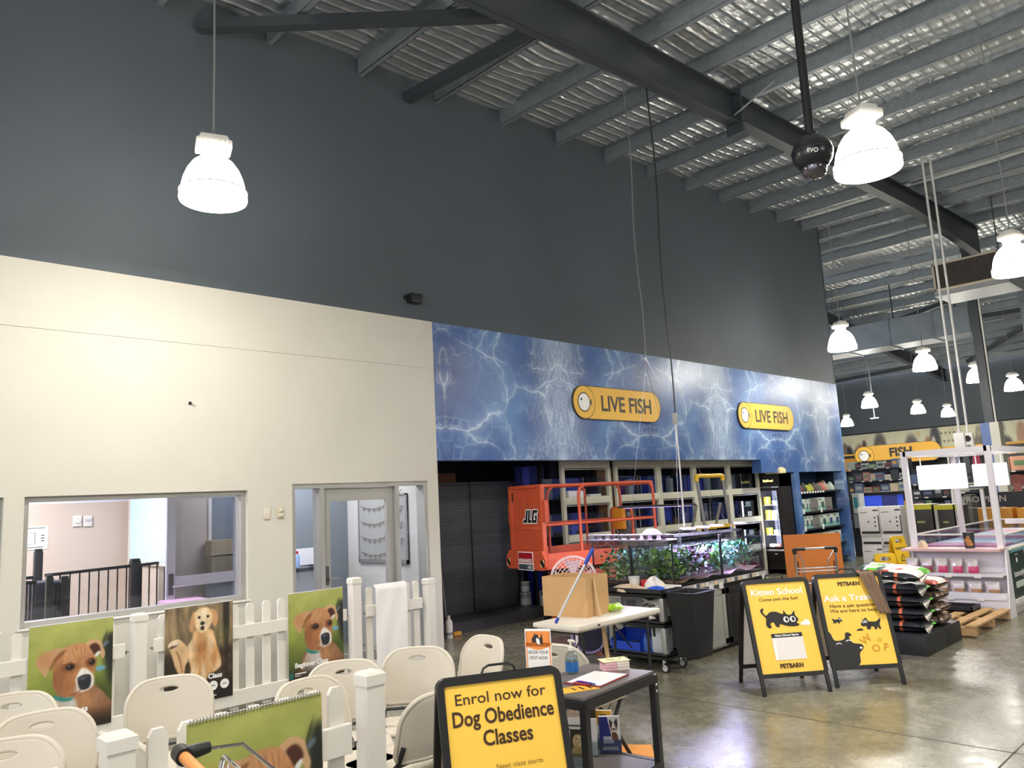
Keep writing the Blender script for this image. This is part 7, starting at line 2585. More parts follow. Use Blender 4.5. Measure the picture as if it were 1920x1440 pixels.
for (pl, pr, lb) in (((1071, 754), (1235, 764), 'yellow Live Fish sign on the water mural, nearer the viewer'), ((1381, 778), (1485, 785), 'yellow Live Fish sign on the water mural, farther along the wall')):
 a, b = onX(*pl, X0), onX(*pr, X0)
 L = b.y - a.y
 h = 0.52
 t = thing('live_fish_sign', lb, 'sign', (X0 + 0.003, (a.y + b.y) / 2, (a.z + b.z) / 2), PI / 2, 'Live Fish signs')
 f = MB()
 cap = rrect(-L / 2, -h / 2, L / 2, h / 2, h / 2 - 0.001, 10)
 f.prism(cap, (0, 0.0, 0), (1, 0, 0), (0, 0, 1), 0.03, FISHD)
 f.sheet(rrect(-L / 2 + 0.012, -h / 2 + 0.012, L / 2 - 0.012, h / 2 - 0.012, h / 2 - 0.014, 10), (0, -0.03, 0), EX, EZ, FISHY, 0.0015)
 f.build('sign_board', parent=t, smooth=30)
 f = MB()
 fish_logo(f, (-L / 2 + h / 2, -0.032, 0), EX, EZ, h / 2, 0.001)
 f.build('fish_logo', parent=t, smooth=0)
 f = MB()
 f.text('LIVE FISH', (0.20, -0.032, -0.115), EX, EZ, 0.34, FISHT, bold=0.022, lift=0.002, wide=(L - 0.85) / 1.42)
 f.build('lettering', parent=t, smooth=0)
# ================================================================== CEILING AND WALL FITTINGS
c = CAM + ray(1523, 287) * 5.6
t = thing('dome_camera', 'black dome security camera on a long ceiling pole beside the large lamp', 'security camera', c)
DK = mat('camera_black', (30, 32, 36), 0.3)
f = MB()
f.lathe([(0.0, 0.135), (0.05, 0.13), (0.10, 0.10), (0.135, 0.04), (0.142, 0.0), (0.139, -0.035), (0.125, -0.07), (0.10, -0.095)], DK, 36)
f.lathe([(0.1435, 0.012), (0.145, 0.006), (0.1435, 0.0)], BLACK, 36)
f.build('housing', parent=t)
f = MB()
f.lathe([(0.105, -0.088), (0.108, -0.096), (0.098, -0.106), (0.09, -0.10)], DK, 32)
f.lathe([(0.088, -0.10), (0.089, -0.125), (0.076, -0.165), (0.05, -0.188), (0.0, -0.198)], mat('smoked_dome', (58, 52, 62), 0.06, spec=0.9, coat=0.6), 32)
f.build('lens_dome', parent=t)
f = MB()
u = rt0.normalized()
nn = (-c + CAM + Vector((0, 0, 0.75))).normalized()
f.text('EVO', nn * 0.1425 - Vector((0, 0, 0.01)), u, nn.cross(u), 0.042, WHITE_INK, bold=0.02, lift=0.009)
f.build('maker_name', parent=t, smooth=0)
f = MB()
f.tube([(0, 0, 0.12), (0, 0, zr(c.y) - c.z - 0.02)], 0.031, BLACK, 14)
f.lathe([(0.05, 0.12), (0.045, 0.15), (0.032, 0.155)], BLACK, 20)
f.build('ceiling_pole', parent=t)
q = onX(772, 562, X0)
t = thing('wall_speaker', 'small black box fitting on the black wall just above the white paint line', 'speaker', (X0, q.y, q.z))
f = MB()
f.box((0.06, 0, 0), (0.12, 0.17, 0.12), BLACK, 0.012)
f.build('housing', parent=t, smooth=30)
f = MB()
f.box((0.01, -0.10, 0.01), (0.02, 0.05, 0.05), BLACK)
f.build('bracket', parent=t, smooth=0)
for i, (px, lb, m) in enumerate((((500, 963), 'blank cream switch plate left of the glass door', CREAM), ((525, 961), 'cream two-gang switch immediately left of the glass door', mat('switch_beige', (196, 182, 152), 0.5)))):
 q = onX(*px, X0)
 t = thing('light_switch', lb, 'switch', (X0 + 0.001, q.y, q.z))
 f = MB()
 f.box((0.007, 0, 0), (0.014, 0.075, 0.115), m, 0.006)
 f.build('plate', parent=t, smooth=40)
 if i:
  f = MB()
  for z in (-0.025, 0.025):
   f.box((0.018, 0, z), (0.012, 0.05, 0.035), CREAM, 0.004)
  f.build('rocker', parent=t, smooth=40)
q = onX(356, 756, X0)
t = thing('wall_hole', 'small dark broken cable hole in the middle of the cream wall', 'cable hole', (X0 + 0.001, q.y, q.z))
f = MB()
f.box((0.004, 0, 0), (0.008, 0.03, 0.03), BLACK, 0.003)
f.tube([(0.006, 0, 0), (0.02, 0.02, -0.01), (0.015, 0.05, -0.03)], 0.003, BLACK, 6)
f.build('cable_stub', parent=t)
# ================================================================== WINDOW AND DOOR FRAMES, PUPPY ROOMS
ALF = mat('window_frame_aluminium', (172, 170, 164), 0.4, metal=0.5)
def window(n, y0, y1, z0, z1, sill=True):
 f = MB()
 d0, d1 = XI + 0.03, X0 - 0.05
 w = 0.045
 f.b2((d0, y0, z0), (d1, y0 + w, z1), ALF)
 f.b2((d0, y1 - w, z0), (d1, y1, z1), ALF)
 f.b2((d0, y0 + w, z1 - w), (d1, y1 - w, z1), ALF)
 f.b2((d0, y0 + w, z0), (d1, y1 - w, z0 + w), ALF)
 o = struct('window_%d' % n, f)
 f = MB()
 f.b2((XI + 0.09, y0 + w, z0 + w), (XI + 0.096, y1 - w, z1 - w), GLASS)
 f.build('pane', parent=o, smooth=0)
 f = MB()
 f.b2((X0 - 0.05, y0 - 0.02, z0 - 0.012), (X0 + 0.03, y1 + 0.02, z0), mat('sill_white', (226, 224, 216), 0.4))
 f.build('window_sill', parent=o, smooth=0)
window(1, -0.6, 1.57, 0.915, 2.0)
window(2, 1.72, 3.70, 0.915, 2.0)
# glazed door set: sidelight, hinged leaf, sidelight
f = MB()
y0, y1, zt_ = 4.20, 6.03, 2.05
d0, d1 = XI + 0.02, X0 - 0.02
yl, yr = onX(611, 1000, X0).y, onX(746, 1000, X0).y
for (a, b) in ((y0, y0 + 0.045), (y1 - 0.05, y1), (yl - 0.05, yl), (yr, yr + 0.05)):
 f.b2((d0, a, 0), (d1, b, zt_ - 0.05), ALF)
f.b2((d0, y0, zt_ - 0.05), (d1, y1, zt_), ALF)
f.b2((d0, y0 + 0.045, 0.0), (d1, yl - 0.05, 0.06), ALF)
f.b2((d0, yr + 0.05, 0.0), (d1, y1 - 0.05, 0.06), ALF)
o = struct('door_1', f)
f = MB()
f.b2((XI + 0.09, y0 + 0.045, 0.06), (XI + 0.096, yl - 0.05, zt_ - 0.05), GLASS)
f.b2((XI + 0.09, yr + 0.05, 0.06), (XI + 0.096, y1 - 0.05, zt_ - 0.05), GLASS)
f.build('sidelight_glass', parent=o, smooth=0)
f = MB()
for (a, b, c, dd) in ((yl + 0.004, yl + 0.10, 0.01, zt_ - 0.055), (yr - 0.10, yr - 0.004, 0.01, zt_ - 0.055)):
 f.b2((XI + 0.08, a, c), (XI + 0.125, b, dd), ALF)
f.b2((XI + 0.08, yl + 0.1, zt_ - 0.2), (XI + 0.125, yr - 0.1, zt_ - 0.055), ALF)
f.b2((XI + 0.08, yl + 0.1, 0.01), (XI + 0.125, yr - 0.1, 0.18), ALF)
f.build('door_leaf', parent=o, smooth=0)
f = MB()
f.b2((XI + 0.098, yl + 0.1, 0.18), (XI + 0.104, yr - 0.1, zt_ - 0.2), GLASS)
f.build('leaf_glass', parent=o, smooth=0)
f = MB()
f.b2((XI + 0.125, yl + 0.02, 0.95), (XI + 0.14, yl + 0.07, 1.15), mat('lock_grey', (90, 90, 92), 0.4, metal=0.5))
f.tube([(XI + 0.13, yl + 0.045, 1.02), (XI + 0.18, yl + 0.045, 1.02), (XI + 0.18, yl + 0.15, 1.02)], 0.011, CHROME, 8)
f.build('door_handle', parent=o)
PINKW = mat('puppy_room_wall', (204, 186, 170), 0.8, bump=0.1, scale=140)
PALEW = mat('puppy_room_band', (220, 218, 232), 0.7)
XB = -10.4
f = MB()
f.b2((XB - 0.1, -2, 0), (XB, 3.5, 2.0), PINKW)
f.b2((XB - 0.1, -2, 2.0), (XB, 3.5, 2.75), PALEW)
f.b2((XB, 3.48, 0), (-9.4, 3.56, 2.75), PINKW)
f.b2((-9.45, 3.56, 0), (-9.4, 4.05, 2.75), PINKW)
f.b2((-9.45, 4.05, 0), (-9.385, 4.09, 2.75), WHITE_PVC)
struct('wall_puppy_room', f)
f = MB()
f.b2((XB - 0.1, -2, 2.75), (XI, 6.05, 2.8), mat('room_ceiling', (226, 226, 226), 0.8))
struct('ceiling_puppy_room', f)
f = MB()
f.b2((-9.4, 6.0, 0), (XI, 6.04, 2.75), mat('grey_room_wall', (186, 184, 178), 0.8))
f.b2((-9.45, 4.09, 0), (-9.4, 6.04, 2.75), mat('slate_room_wall', (116, 124, 130), 0.8))
struct('wall_grooming_room', f)
for (x, y, lb) in ((-9.0, 1.6, 'flat ceiling light panel in the puppy room behind the window'), (-8.7, 4.9, 'flat ceiling light panel in the room behind the glass door')):
 t = thing('ceiling_light', lb, 'ceiling light', (x, y, 2.748))
 f = MB()
 f.b2((-0.3, -0.6, -0.02), (0.3, 0.6, 0.0), mat('panel_trim', (230, 230, 230), 0.5))
 f.build('frame', parent=t, smooth=0)
 f = MB()
 f.b2((-0.28, -0.58, -0.024), (0.28, 0.58, -0.0201), mat('panel_diffuser', (255, 255, 255), 0.5, emit=6.0))
 f.build('diffuser', parent=t, smooth=0)
 ld = bpy.data.lights.new('panel_light', 'AREA')
 ld.shape = 'RECTANGLE'
 ld.size, ld.size_y = 0.56, 1.16
 ld.energy = 110 if x == -9.0 else 40
 ld.color = (0.92, 0.93, 1.0)
 lo = bpy.data.objects.new('panel_light', ld)
 COL.objects.link(lo)
 lo.parent = t
 lo.location = (0, 0, -0.03)
# frosted window in the puppy room side wall
f = MB()
yw = 3.47
a, b = onY(249, 938, yw), onY(318, 932, yw)
b2_ = onY(249, 1050, yw)
f.b2((a.x - 0.05, yw - 0.03, b2_.z - 0.05), (b.x + 0.1, yw + 0.008, a.z + 0.05), WHITE_PVC)
o = struct('window_3', f)
f = MB()
f.b2((a.x + 0.03, yw - 0.034, b2_.z), (b.x + 0.06, yw - 0.03, a.z), mat('frosted_blue_pane', (186, 216, 240), 0.5, emit=0.35))
f.build('pane', parent=o, smooth=0)
# inner door standing open, seen through the window
XD = -8.55
p0, p1 = onX(314, 927, XD), onX(446, 920, XD)
f = MB()
dy0, dy1, dz = p0.y, p1.y + 0.06, 2.06
DF = mat('inner_door_frame', (188, 188, 200), 0.4, metal=0.3)
f.b2((XD - 0.04, dy0, 0), (XD, dy0 + 0.09, dz), DF)
f.b2((XD - 0.04, dy1 - 0.10, 0), (XD, dy1, dz), DF)
f.b2((XD - 0.04, dy0 + 0.09, dz - 0.10), (XD, dy1 - 0.1, dz), DF)
zk = onX(380, 1085, XD).z
f.b2((XD - 0.04, dy0 + 0.09, zk - 0.06), (XD, dy1 - 0.1, zk + 0.05), DF)
f.b2((XD - 0.04, dy0 + 0.09, 0), (XD, dy1 - 0.1, 0.12), DF)
o = struct('door_2', f)
f = MB()
f.b2((XD - 0.023, dy0 + 0.09, 0.12), (XD - 0.017, dy1 - 0.1, dz - 0.1), glass_mat('door_tint', (212, 216, 224), 0.07))
f.build('leaf_glass', parent=o, smooth=0)
f = MB()
zz = onX(318, 1100, XD).z
f.b2((XD, dy0 + 0.02, zz - 0.09), (XD + 0.015, dy0 + 0.07, zz + 0.13), mat('lock_grey'))
f.tube([(XD + 0.01, dy0 + 0.045, zz), (XD + 0.06, dy0 + 0.045, zz), (XD + 0.06, dy0 + 0.16, zz)], 0.011, CHROME, 8)
f.build('door_handle', parent=o)
# cartons beyond the inner door
for (px0, px1, X, rgb, nm, lb) in (((397, 1014), (446, 1040), -9.2, (180, 160, 124), 'carton', 'upper brown carton seen through the inner door pane'), ((396, 1042), (448, 1085), -9.2, (150, 134, 108), 'carton', 'lower wide brown carton seen through the inner door pane')):
 a, b = onX(*px0, X), onX(*px1, X)
 f = MB()
 f.b2((X - 0.18, a.y, b.z), (X, b.y + 0.1, a.z), mat('carton_%d' % px0[0] + '_tan', rgb, 0.8))
 tag(f.build(nm, smooth=0), lb, 'box')
a = onX(397, 1086, -9.2)
f = MB()
f.b2((-9.39, a.y - 0.02, a.z - 0.04), (-9.15, a.y + 0.75, a.z - 0.003), mat('bench_grey', (128, 132, 138), 0.6))
f.b2((-9.38, a.y, 0), (-9.2, a.y + 0.7, a.z - 0.04), mat('bench_body', (168, 174, 184), 0.6))
tag(f.build('bench_cabinet', smooth=0), 'pale bench cabinet under the cartons behind the inner door', 'cabinet')
# wall notice, thermostats in puppy room
a, b = onX(30, 989, XB), onX(89, 1029, XB)
t = thing('wall_notice', 'white printed notice on the puppy room wall at the left end of the window', 'notice', (XB + 0.002, (a.y + b.y) / 2, (a.z + b.z) / 2))
w, h = b.y - a.y, a.z - b.z
f = MB()
f.b2((0, -w / 2, -h / 2), (0.006, w / 2, h / 2), PAPER)
f.build('sheet', parent=t, smooth=0)
f = MB()
NI = mat('notice_ink', (92, 92, 92), 0.5)
for (y_, z_, ww, hh) in ((0.0, 0.42, 0.8, 0.03), (-0.05, -0.40, 0.85, 0.03), (-0.15, -0.27, 0.45, 0.015), (-0.15, 0.22, 0.45, 0.015), (0.09, -0.02, 0.02, 0.5), (0.33, 0.1, 0.10, 0.05), (0.33, -0.02, 0.12, 0.05), (0.33, -0.14, 0.10, 0.05)):
 f.b2((0.0065, (y_ - ww / 2) * w, (z_ - hh / 2) * h), (0.0075, (y_ + ww / 2) * w, (z_ + hh / 2) * h), NI)
f.build('notice_print', parent=t, smooth=0)
for i, (px, lb) in enumerate((((144, 977), 'white round thermostat on the puppy room wall, left of a square one'), ((164, 977), 'white square thermostat on the puppy room wall, right of a round one'))):
 q = onX(*px, XB)
 t = thing('thermostat', lb, 'thermostat', (XB + 0.001, q.y, q.z))
 f = MB()
 f.box((0.012, 0, 0), (0.024, 0.10, 0.13), WHITE_PVC, 0.012)
 f.build('case', parent=t, smooth=40)
 f = MB()
 if i == 0:
  f.tube([(0.02, 0, 0.01), (0.036, 0, 0.01)], 0.036, WHITE_PVC, 18)
 else:
  f.box((0.028, 0, 0.015), (0.01, 0.07, 0.03), mat('thermo_window', (196, 190, 190), 0.3), 0.003)
 f.build('dial', parent=t, smooth=40)
# black puppy pens
BP = mat('pen_black', (24, 26, 30), 0.4)
def pen_panel(pa, pb, X, label, nbar, zlow=0.012, rail=0.022):
 a, b = onX(*pa, X), onX(*pb, X)
 t = thing('pen_railing', label, 'pen fence', (X, 0, 0))
 f = MB()
 f.bar((0, a.y, a.z), (0, b.y, b.z), 0.03, rail * 1.4, BP)
 f.bar((0, a.y, zlow), (0, b.y, zlow), 0.025, rail, BP)
 f.build('rail', parent=t, smooth=0)
 for i in range(nbar):
  y = a.y + (b.y - a.y) * (i + 0.5) / nbar
  z = a.z + (b.z - a.z) * (i + 0.5) / nbar
  f = MB()
  f.tube([(0, y, zlow), (0, y, z)], 0.008, BP, 6)
  f.build('bar', parent=t)
 return t
def pen_post(px, X, w, label, zadd=0.0):
 q = onX(*px, X)
 t = thing('pen_post', label, 'pen post', (X, q.y, 0))
 f = MB()
 f.box((0, 0, q.z / 2), (w, w, q.z), BP, 0.008)
 f.build('post_shaft', parent=t, smooth=30)
 f = MB()
 f.box((0, 0, q.z + 0.012), (w * 0.9, w * 0.9, 0.03), BP, 0.012)
 f.build('cap', parent=t, smooth=30)
XP = -9.3
pen_panel((84, 1079), (246, 1061), XP, 'long run of black puppy pen railing behind the window', 9)
pen_panel((258, 1060), (316, 1053), XP, 'short run of black puppy pen railing beside the inner door', 4)
pen_panel((20, 1087), (70, 1082), XP, 'left end of black puppy pen railing below the wall notice', 3)
pen_post((72, 1034), XP + 0.03, 0.075, 'tall black pen post below the wall notice')
pen_post((253, 1052), XP + 0.03, 0.10, 'thick black pen post in the middle of the window view')
pen_panel((40, 1093), (68, 1092), -8.5, 'nearer low black pen railing at the left of the window', 4)
pen_panel((96, 1096), (116, 1096), -8.5, 'nearer low black pen railing right of the dark pen box', 3)
pen_post((93, 1083), -8.5, 0.06, 'low black pen post with rounded top, left of a matching post')
pen_post((121, 1085), -8.5, 0.07, 'low black pen post with rounded top, right of a matching post')
q, q2 = onX(66, 1093, -8.75), onX(122, 1120, -8.75)
f = MB()
f.b2((-9.1, q.y, 0), (-8.75, q2.y, q.z), mat('pen_box_dark', (40, 44, 54), 0.5), 0.02)
f.b2((-8.755, q.y + 0.04, 0.1), (-8.74, q2.y - 0.04, q2.z - 0.2), mat('pen_box_navy', (50, 56, 76), 0.5))
tag(f.build('pen_box', smooth=30), 'dark box unit inside the puppy pen at the left of the window', 'pen box')
# maroon mats behind the sill
p0, p1 = onX(322, 1127, -8.15), onX(406, 1124, -8.15)
f = MB()
f.b2((-8.6, p0.y, p0.z - 0.25), (-8.12, p1.y, p0.z - 0.10), mat('maroon_mat', (110, 54, 78), 0.6), 0.02)
f.b2((-8.58, p0.y + 0.02, p0.z - 0.097), (-8.14, p1.y - 0.05, p0.z - 0.02), mat('mauve_mat', (190, 150, 178), 0.5), 0.02)
tag(f.build('folded_mat', smooth=30), 'folded maroon and mauve mat just behind the window sill', 'mat')
f = MB()
f.b2((-8.62, p0.y + 0.03, 0), (-8.13, p1.y - 0.03, p0.z - 0.255), mat('grey_room_wall'))
tag(f.build('low_cupboard', smooth=0), 'low pale cupboard under the maroon mat behind the window', 'cupboard')
# display board with drooping strings behind the glass door
YW2 = 5.996
a, b = onY(673, 931, YW2), onY(768, 1057, YW2)
t = thing('display_board', 'grey display board with four drooping peg strings behind the glass door', 'board', ((a.x + b.x) / 2, YW2, (a.z + b.z) / 2), -PI / 2)
w, h = (b.x - a.x) / 2, (a.z - b.z) / 2
f = MB()
f.b2((0, -w, -h), (0.012, w, h), mat('felt_grey', (146, 146, 142), 0.8))
f.build('felt', parent=t, smooth=0)
f = MB()
for (p, q) in (((-w, -h), (w, -h + 0.05)), ((-w, h - 0.02), (w, h)), ((-w, -h), (-w + 0.02, h)), ((w - 0.03, -h), (w, h))):
 f.b2((0, p[0], p[1]), (0.025, q[0], q[1]), ALU)
f.build('frame', parent=t, smooth=0)
for k in range(4):
 f = MB()
 z0_ = h * (0.86 - 0.46 * k)
 pts = [(0.03, -w * 0.85 + 1.7 * w * i / 16, z0_ - 0.22 * h * (1 - (2 * i / 16 - 0.6) ** 2) * 1.2) for i in range(17)]
 f.tube(pts, 0.0045, mat('string_dark', (70, 68, 66), 0.6), 6)
 for p in pts[1::2]:
  f.box((p[0] + 0.003, p[1], p[2] - 0.012), (0.008, 0.014, 0.04), mat('peg_wood', (150, 140, 124), 0.7))
 f.build('peg_string', parent=t)
# counter, bottle and shelving behind the left sidelight
a, b = onX(552, 1068, -8.9), onX(592, 1070, -8.9)
f = MB()
f.b2((-9.39, a.y - 0.1, 0), (-8.9, b.y, a.z - 0.03), mat('bench_body'))
f.b2((-9.39, a.y - 0.1, a.z - 0.03), (-8.88, b.y, a.z + 0.01), mat('counter_dark', (50, 50, 56), 0.4))
tag(f.build('work_counter', smooth=0), 'pale work counter with dark top behind the left door sidelight', 'counter')
f = MB()
a2, b2_ = onX(553, 1030, -9.3), onX(596, 1031, -9.3)
f.b2((-9.35, a2.y - 0.1, a.z + 0.012), (-9.32, b2_.y, a2.z), mat('white_board', (226, 226, 232), 0.4))
tag(f.build('splash_board', smooth=0), 'white splash board standing on the work counter behind the sidelight', 'board')
q = onX(557, 1067, -9.0)
f = MB()
f.lathe([(0, 0), (0.035, 0), (0.035, 0.14), (0.015, 0.17)], mat('pale_blue_plastic'), 16)
f.lathe([(0.018, 0.165), (0.018, 0.20), (0, 0.20)], mat('red_plastic'), 12)
tag(f.build('spray_bottle', loc=(-9.0, q.y, a.z + 0.013)), 'small bottle with red cap on the work counter behind the sidelight', 'bottle')
a3, b3 = onX(631, 930, -9.0), onX(649, 1110, -9.0)
# ================================================================== DOG FOOD, PALLET
def food_bag_mesh(L, D, H, style, seed):
 rng = random.Random(seed)
 f = MB()
 nu, nv = 40, 24
 dark = mat('bag_black', (34, 36, 42), 0.28, spec=0.6)
 white = mat('bag_white', (232, 226, 216), 0.35)
 green = mat('bag_green', (98, 190, 52), 0.35)
 dgreen = mat('bag_dark_green', (44, 74, 58), 0.35)
 red = mat('bag_red', (196, 92, 78), 0.35)
 stripe = mat('bag_orange', (196, 100, 66), 0.35)
 brown = mat('bag_brown_print', (120, 96, 74), 0.35)
 def P(u, v, top):
  e = (max(0, 1 - abs(u) ** 5)) ** 0.5 * (max(0, 1 - abs(v) ** 4)) ** 0.5
  w = 0.006 * math.sin(u * 11 + seed) * math.cos(v * 7 + seed * 2)
  z = H / 2 * (0.12 + 0.88 * e) * (1 if top else -1) + w * e
  return (u * L / 2 * (1 - 0.03 * abs(v)), v * D / 2 * (1 - 0.05 * abs(u) ** 3), z + H / 2)
 for top in (True, False):
  vs, fs, ms = [], [], []
  for j in range(nv + 1):
   for i in range(nu + 1):
    vs.append(P(-1 + 2 * i / nu, -1 + 2 * j / nv, top))
  bv = [f.bm.verts.new(v) for v in vs]
  for j in range(nv):
   for i in range(nu):
    q = [j * (nu + 1) + i, j * (nu + 1) + i + 1, (j + 1) * (nu + 1) + i + 1, (j + 1) * (nu + 1) + i]
    fc = f.bm.faces.new([bv[k] for k in (q if top else q[::-1])])
    u, v = -1 + 2 * (i + 0.5) / nu, -1 + 2 * (j + 0.5) / nv
    m = dark
    if style == 'black':
     if top and v > -0.80 and seed == 4:
      m = white
      if -0.62 < u < -0.28 and v < 0.6:
       m = green
      elif -0.28 < u < -0.08 and v < 0.7:
       m = dgreen
      elif u < -0.7:
       m = dgreen
      elif (u - 0.25) ** 2 + (v + 0.35) ** 2 < 0.035 or (u + 0.05) ** 2 + (v + 0.75) ** 2 < 0.02:
       m = red
      elif abs(v - 0.2 - u * 0.5) < 0.05 and 0.3 < u < 0.6:
       m = red
      elif u > 0.80 and v > 0:
       m = green
     elif v < -0.4 and u < 0.75:
      if -0.50 < u < -0.36:
       m = stripe if (j + (0 if top else 1)) % 2 else mat('bag_cream_mark', (206, 176, 120), 0.4)
      elif -0.30 < u < -0.22 or -0.17 < u < -0.08 or 0.28 < u < 0.38 or -0.9 < u < -0.8:
       m = stripe
    else:
     m = brown if (int(u * 9 + 20) + int(v * 5 + 20)) % 3 else dark
     if top and u > -0.2 and seed == 13:
      m = white if abs(v) < 0.55 else red
    fc.material_index = f.slot(m)
 bmesh.ops.remove_doubles(f.bm, verts=f.bm.verts, dist=0.0008)
 return f
BX_, BY_ = -3.36, 8.83
# black pallet-sized plinth boxes
PL = mat('plinth_black', (30, 31, 33), 0.5, var=0.1, scale=3)
c0, c1 = onZ(1741, 1232, 0), onZ(1813, 1200, 0)
ymid = 9.12
for (ya, yb2, lb) in ((c0.y, ymid, 'black plinth box under the dog food bags, nearer half'), (ymid + 0.006, c1.y, 'black plinth box under the dog food bags, farther half')):
 t = thing('plinth_box', lb, 'plinth', (c0.x - 0.48, (ya + yb2) / 2, 0))
 f = MB()
 h = 0.205
 f.b2((-0.48, -(yb2 - ya) / 2, 0), (0.48, (yb2 - ya) / 2, h - 0.012), PL, 0.006)
 f.build('plinth_body', parent=t, smooth=30)
 f = MB()
 f.b2((-0.475, -(yb2 - ya) / 2 + 0.005, h - 0.012), (0.475, (yb2 - ya) / 2 - 0.005, h), mat('plinth_top', (40, 41, 44), 0.45))
 f.build('top_panel', parent=t, smooth=0)
LVL = ['lowest', 'second lowest', 'middle', 'second highest', 'topmost']
BH = 0.124
rng = random.Random(5)
for k in range(5):
 f = food_bag_mesh(0.66, 0.40, BH - 0.006, 'black', k)
 o = f.build('dog_food_bag', smooth=60, loc=(c0.x - 0.37 + 0.012 * rng.uniform(-1, 1), c0.y + 0.25, 0.206 + k * BH))
 o.rotation_euler = (R(8) if k == 4 else 0, R(4) if k == 4 else 0, R(rng.uniform(-3, 3)))
 if k == 4:
  o.location.z += 0.035
 tag(o, f'black and orange dog food bag, {LVL[k]} of the near pile of five', 'dog food', 'dog food bags on the black plinth')
 f = MB()
 for s in (0, 1):
  f.raw([(0.30, -0.08 + 0.0, 0.055), (0.345, -0.16, 0.02), (0.35, -0.11, -0.01), (0.335, 0.1, 0.05), (0.30, 0.16, 0.07)], [[0, 1, 2, 3, 4]] if s else [[4, 3, 2, 1, 0]], mat('bag_white'))
 f.raw([(0.30, 0.06, 0.075), (0.34, 0.08, 0.055), (0.345, 0.17, 0.06), (0.30, 0.17, 0.08)], [[0, 1, 2, 3], [3, 2, 1, 0]], mat('bag_green'))
 f.build('end_flap', parent=o, smooth=0)
for k in range(4):
 f = food_bag_mesh(0.60, 0.40, BH - 0.006, 'brown', 10 + k)
 o = f.build('dog_food_bag', smooth=60, loc=(c0.x - 0.31, c0.y + 0.74, 0.206 + k * BH))
 o.rotation_euler = (0, 0, R(rng.uniform(-4, 4)))
 tag(o, f'brown patterned dog food bag, {["lowest", "second lowest", "third lowest", "topmost"][k]} of the far pile of four', 'dog food', 'dog food bags on the black plinth')
# timber pallet with black tray
WOOD = mat('pallet_wood', (190, 152, 104), 0.8, var=0.15, scale=9)
p0, p1 = onZ(1822, 1196, 0.0), onZ(1866, 1160, 0.0)
t = thing('wooden_pallet', 'low timber pallet between the dog food plinth and the white freezer island', 'pallet', (p0.x - 0.50, (p0.y + p1.y) / 2, 0))
hy = (p1.y - p0.y) / 2
for i in range(6):
 f = MB()
 x = -0.45 + i * 0.19
 f.box((x, 0, 0.118), (0.11, 2 * hy, 0.02), WOOD, 0.002)
 f.build('deck_board', parent=t, smooth=0)
for y in (-hy + 0.05, 0, hy - 0.05):
 f = MB()
 f.box((0.02, y, 0.062), (1.05, 0.08, 0.09), WOOD, 0.002)
 f.build('bearer', parent=t, smooth=0)
f = MB()
f.b2((-0.28, -0.10, 0.0), (0.28, 0.24, 0.012), BLACK)
for (a, b) in (((-0.28, -0.10, 0), (0.28, -0.085, 0.06)), ((-0.28, 0.225, 0), (0.28, 0.24, 0.06)), ((-0.28, -0.10, 0), (-0.265, 0.24, 0.06)), ((0.265, -0.10, 0), (0.28, 0.24, 0.06))):
 f.b2(a, b, BLACK)
tag(f.build('plastic_tray', smooth=0, loc=(p0.x - 0.52, p1.y - 0.35, 0.129)), 'shallow black tray lying on the timber pallet', 'tray')
# ================================================================== WET FLOOR SIGNS
WF = mat('wet_sign_yellow', (244, 196, 28), 0.4)
def wet_sign(px, d, label, h=0.62, rz=0.5):
 c = CAM + ray(*px) * d
 t = thing('wet_floor_sign', label, 'warning sign', (c.x, c.y, 0), rz, 'yellow folding warning signs')
 for s in (-1, 1):
  f = MB()
  f.T = Matrix.Translation((0, 0, h)) @ Matrix.Rotation(-s * 0.2, 4, 'X')
  if s < 0:
   f.T = f.T @ Matrix.Rotation(PI, 4, 'Z')
  L = h / math.cos(0.2)
  hw = 0.15
  pts = rrect(-hw, -L, hw, 0.0, 0.05, 5)
  hole = rrect(-0.075, -0.115, 0.075, -0.05, 0.025, 5)
  n = len(pts)
  vs = [(x, -0.012, z) for x, z in pts] + [(x, -0.012, z) for x, z in hole] + [(x, 0.006, z) for x, z in pts] + [(x, 0.006, z) for x, z in hole]
  fs = []
  for i in range(n):
   j = (i + 1) % n
   fs += [[i, j, n + j, n + i], [2 * n + j, 2 * n + i, 3 * n + i, 3 * n + j], [j, i, 2 * n + i, 2 * n + j], [n + i, n + j, 3 * n + j, 3 * n + i]]
  f.raw(vs, fs, WF)
  f.text('WARNING', (0, -0.0122, -0.215), EX, EZ, 0.052, BLACK_INK, bold=0.03)
  f.sheet([(-0.07, -0.40), (0.07, -0.40), (0.0, -0.28)], (0, -0.0122, 0), EX, EZ, BLACK_INK)
  f.sheet([(-0.05, -0.388), (0.05, -0.388), (0.0, -0.303)], (0, -0.0135, 0), EX, EZ, WF)
  for k in range(3):
   f.sheet(rrect(-0.09, -0.50 - k * 0.03, 0.09, -0.488 - k * 0.03, 0.002), (0, -0.0122, 0), EX, EZ, BLACK_INK)
  f.build('sign_panel', parent=t, smooth=0)
 return t
wet_sign((1663, 1080), 11.9, 'yellow warning sign at left of the three beside the dog food', 0.66, R(38))
wet_sign((1690, 1078), 12.6, 'taller yellow warning sign at the middle of the three beside the dog food', 0.86, R(70))
wet_sign((1699, 1110), 11.6, 'short yellow warning sign, right and lowest of the three beside the dog food', 0.42, R(38))
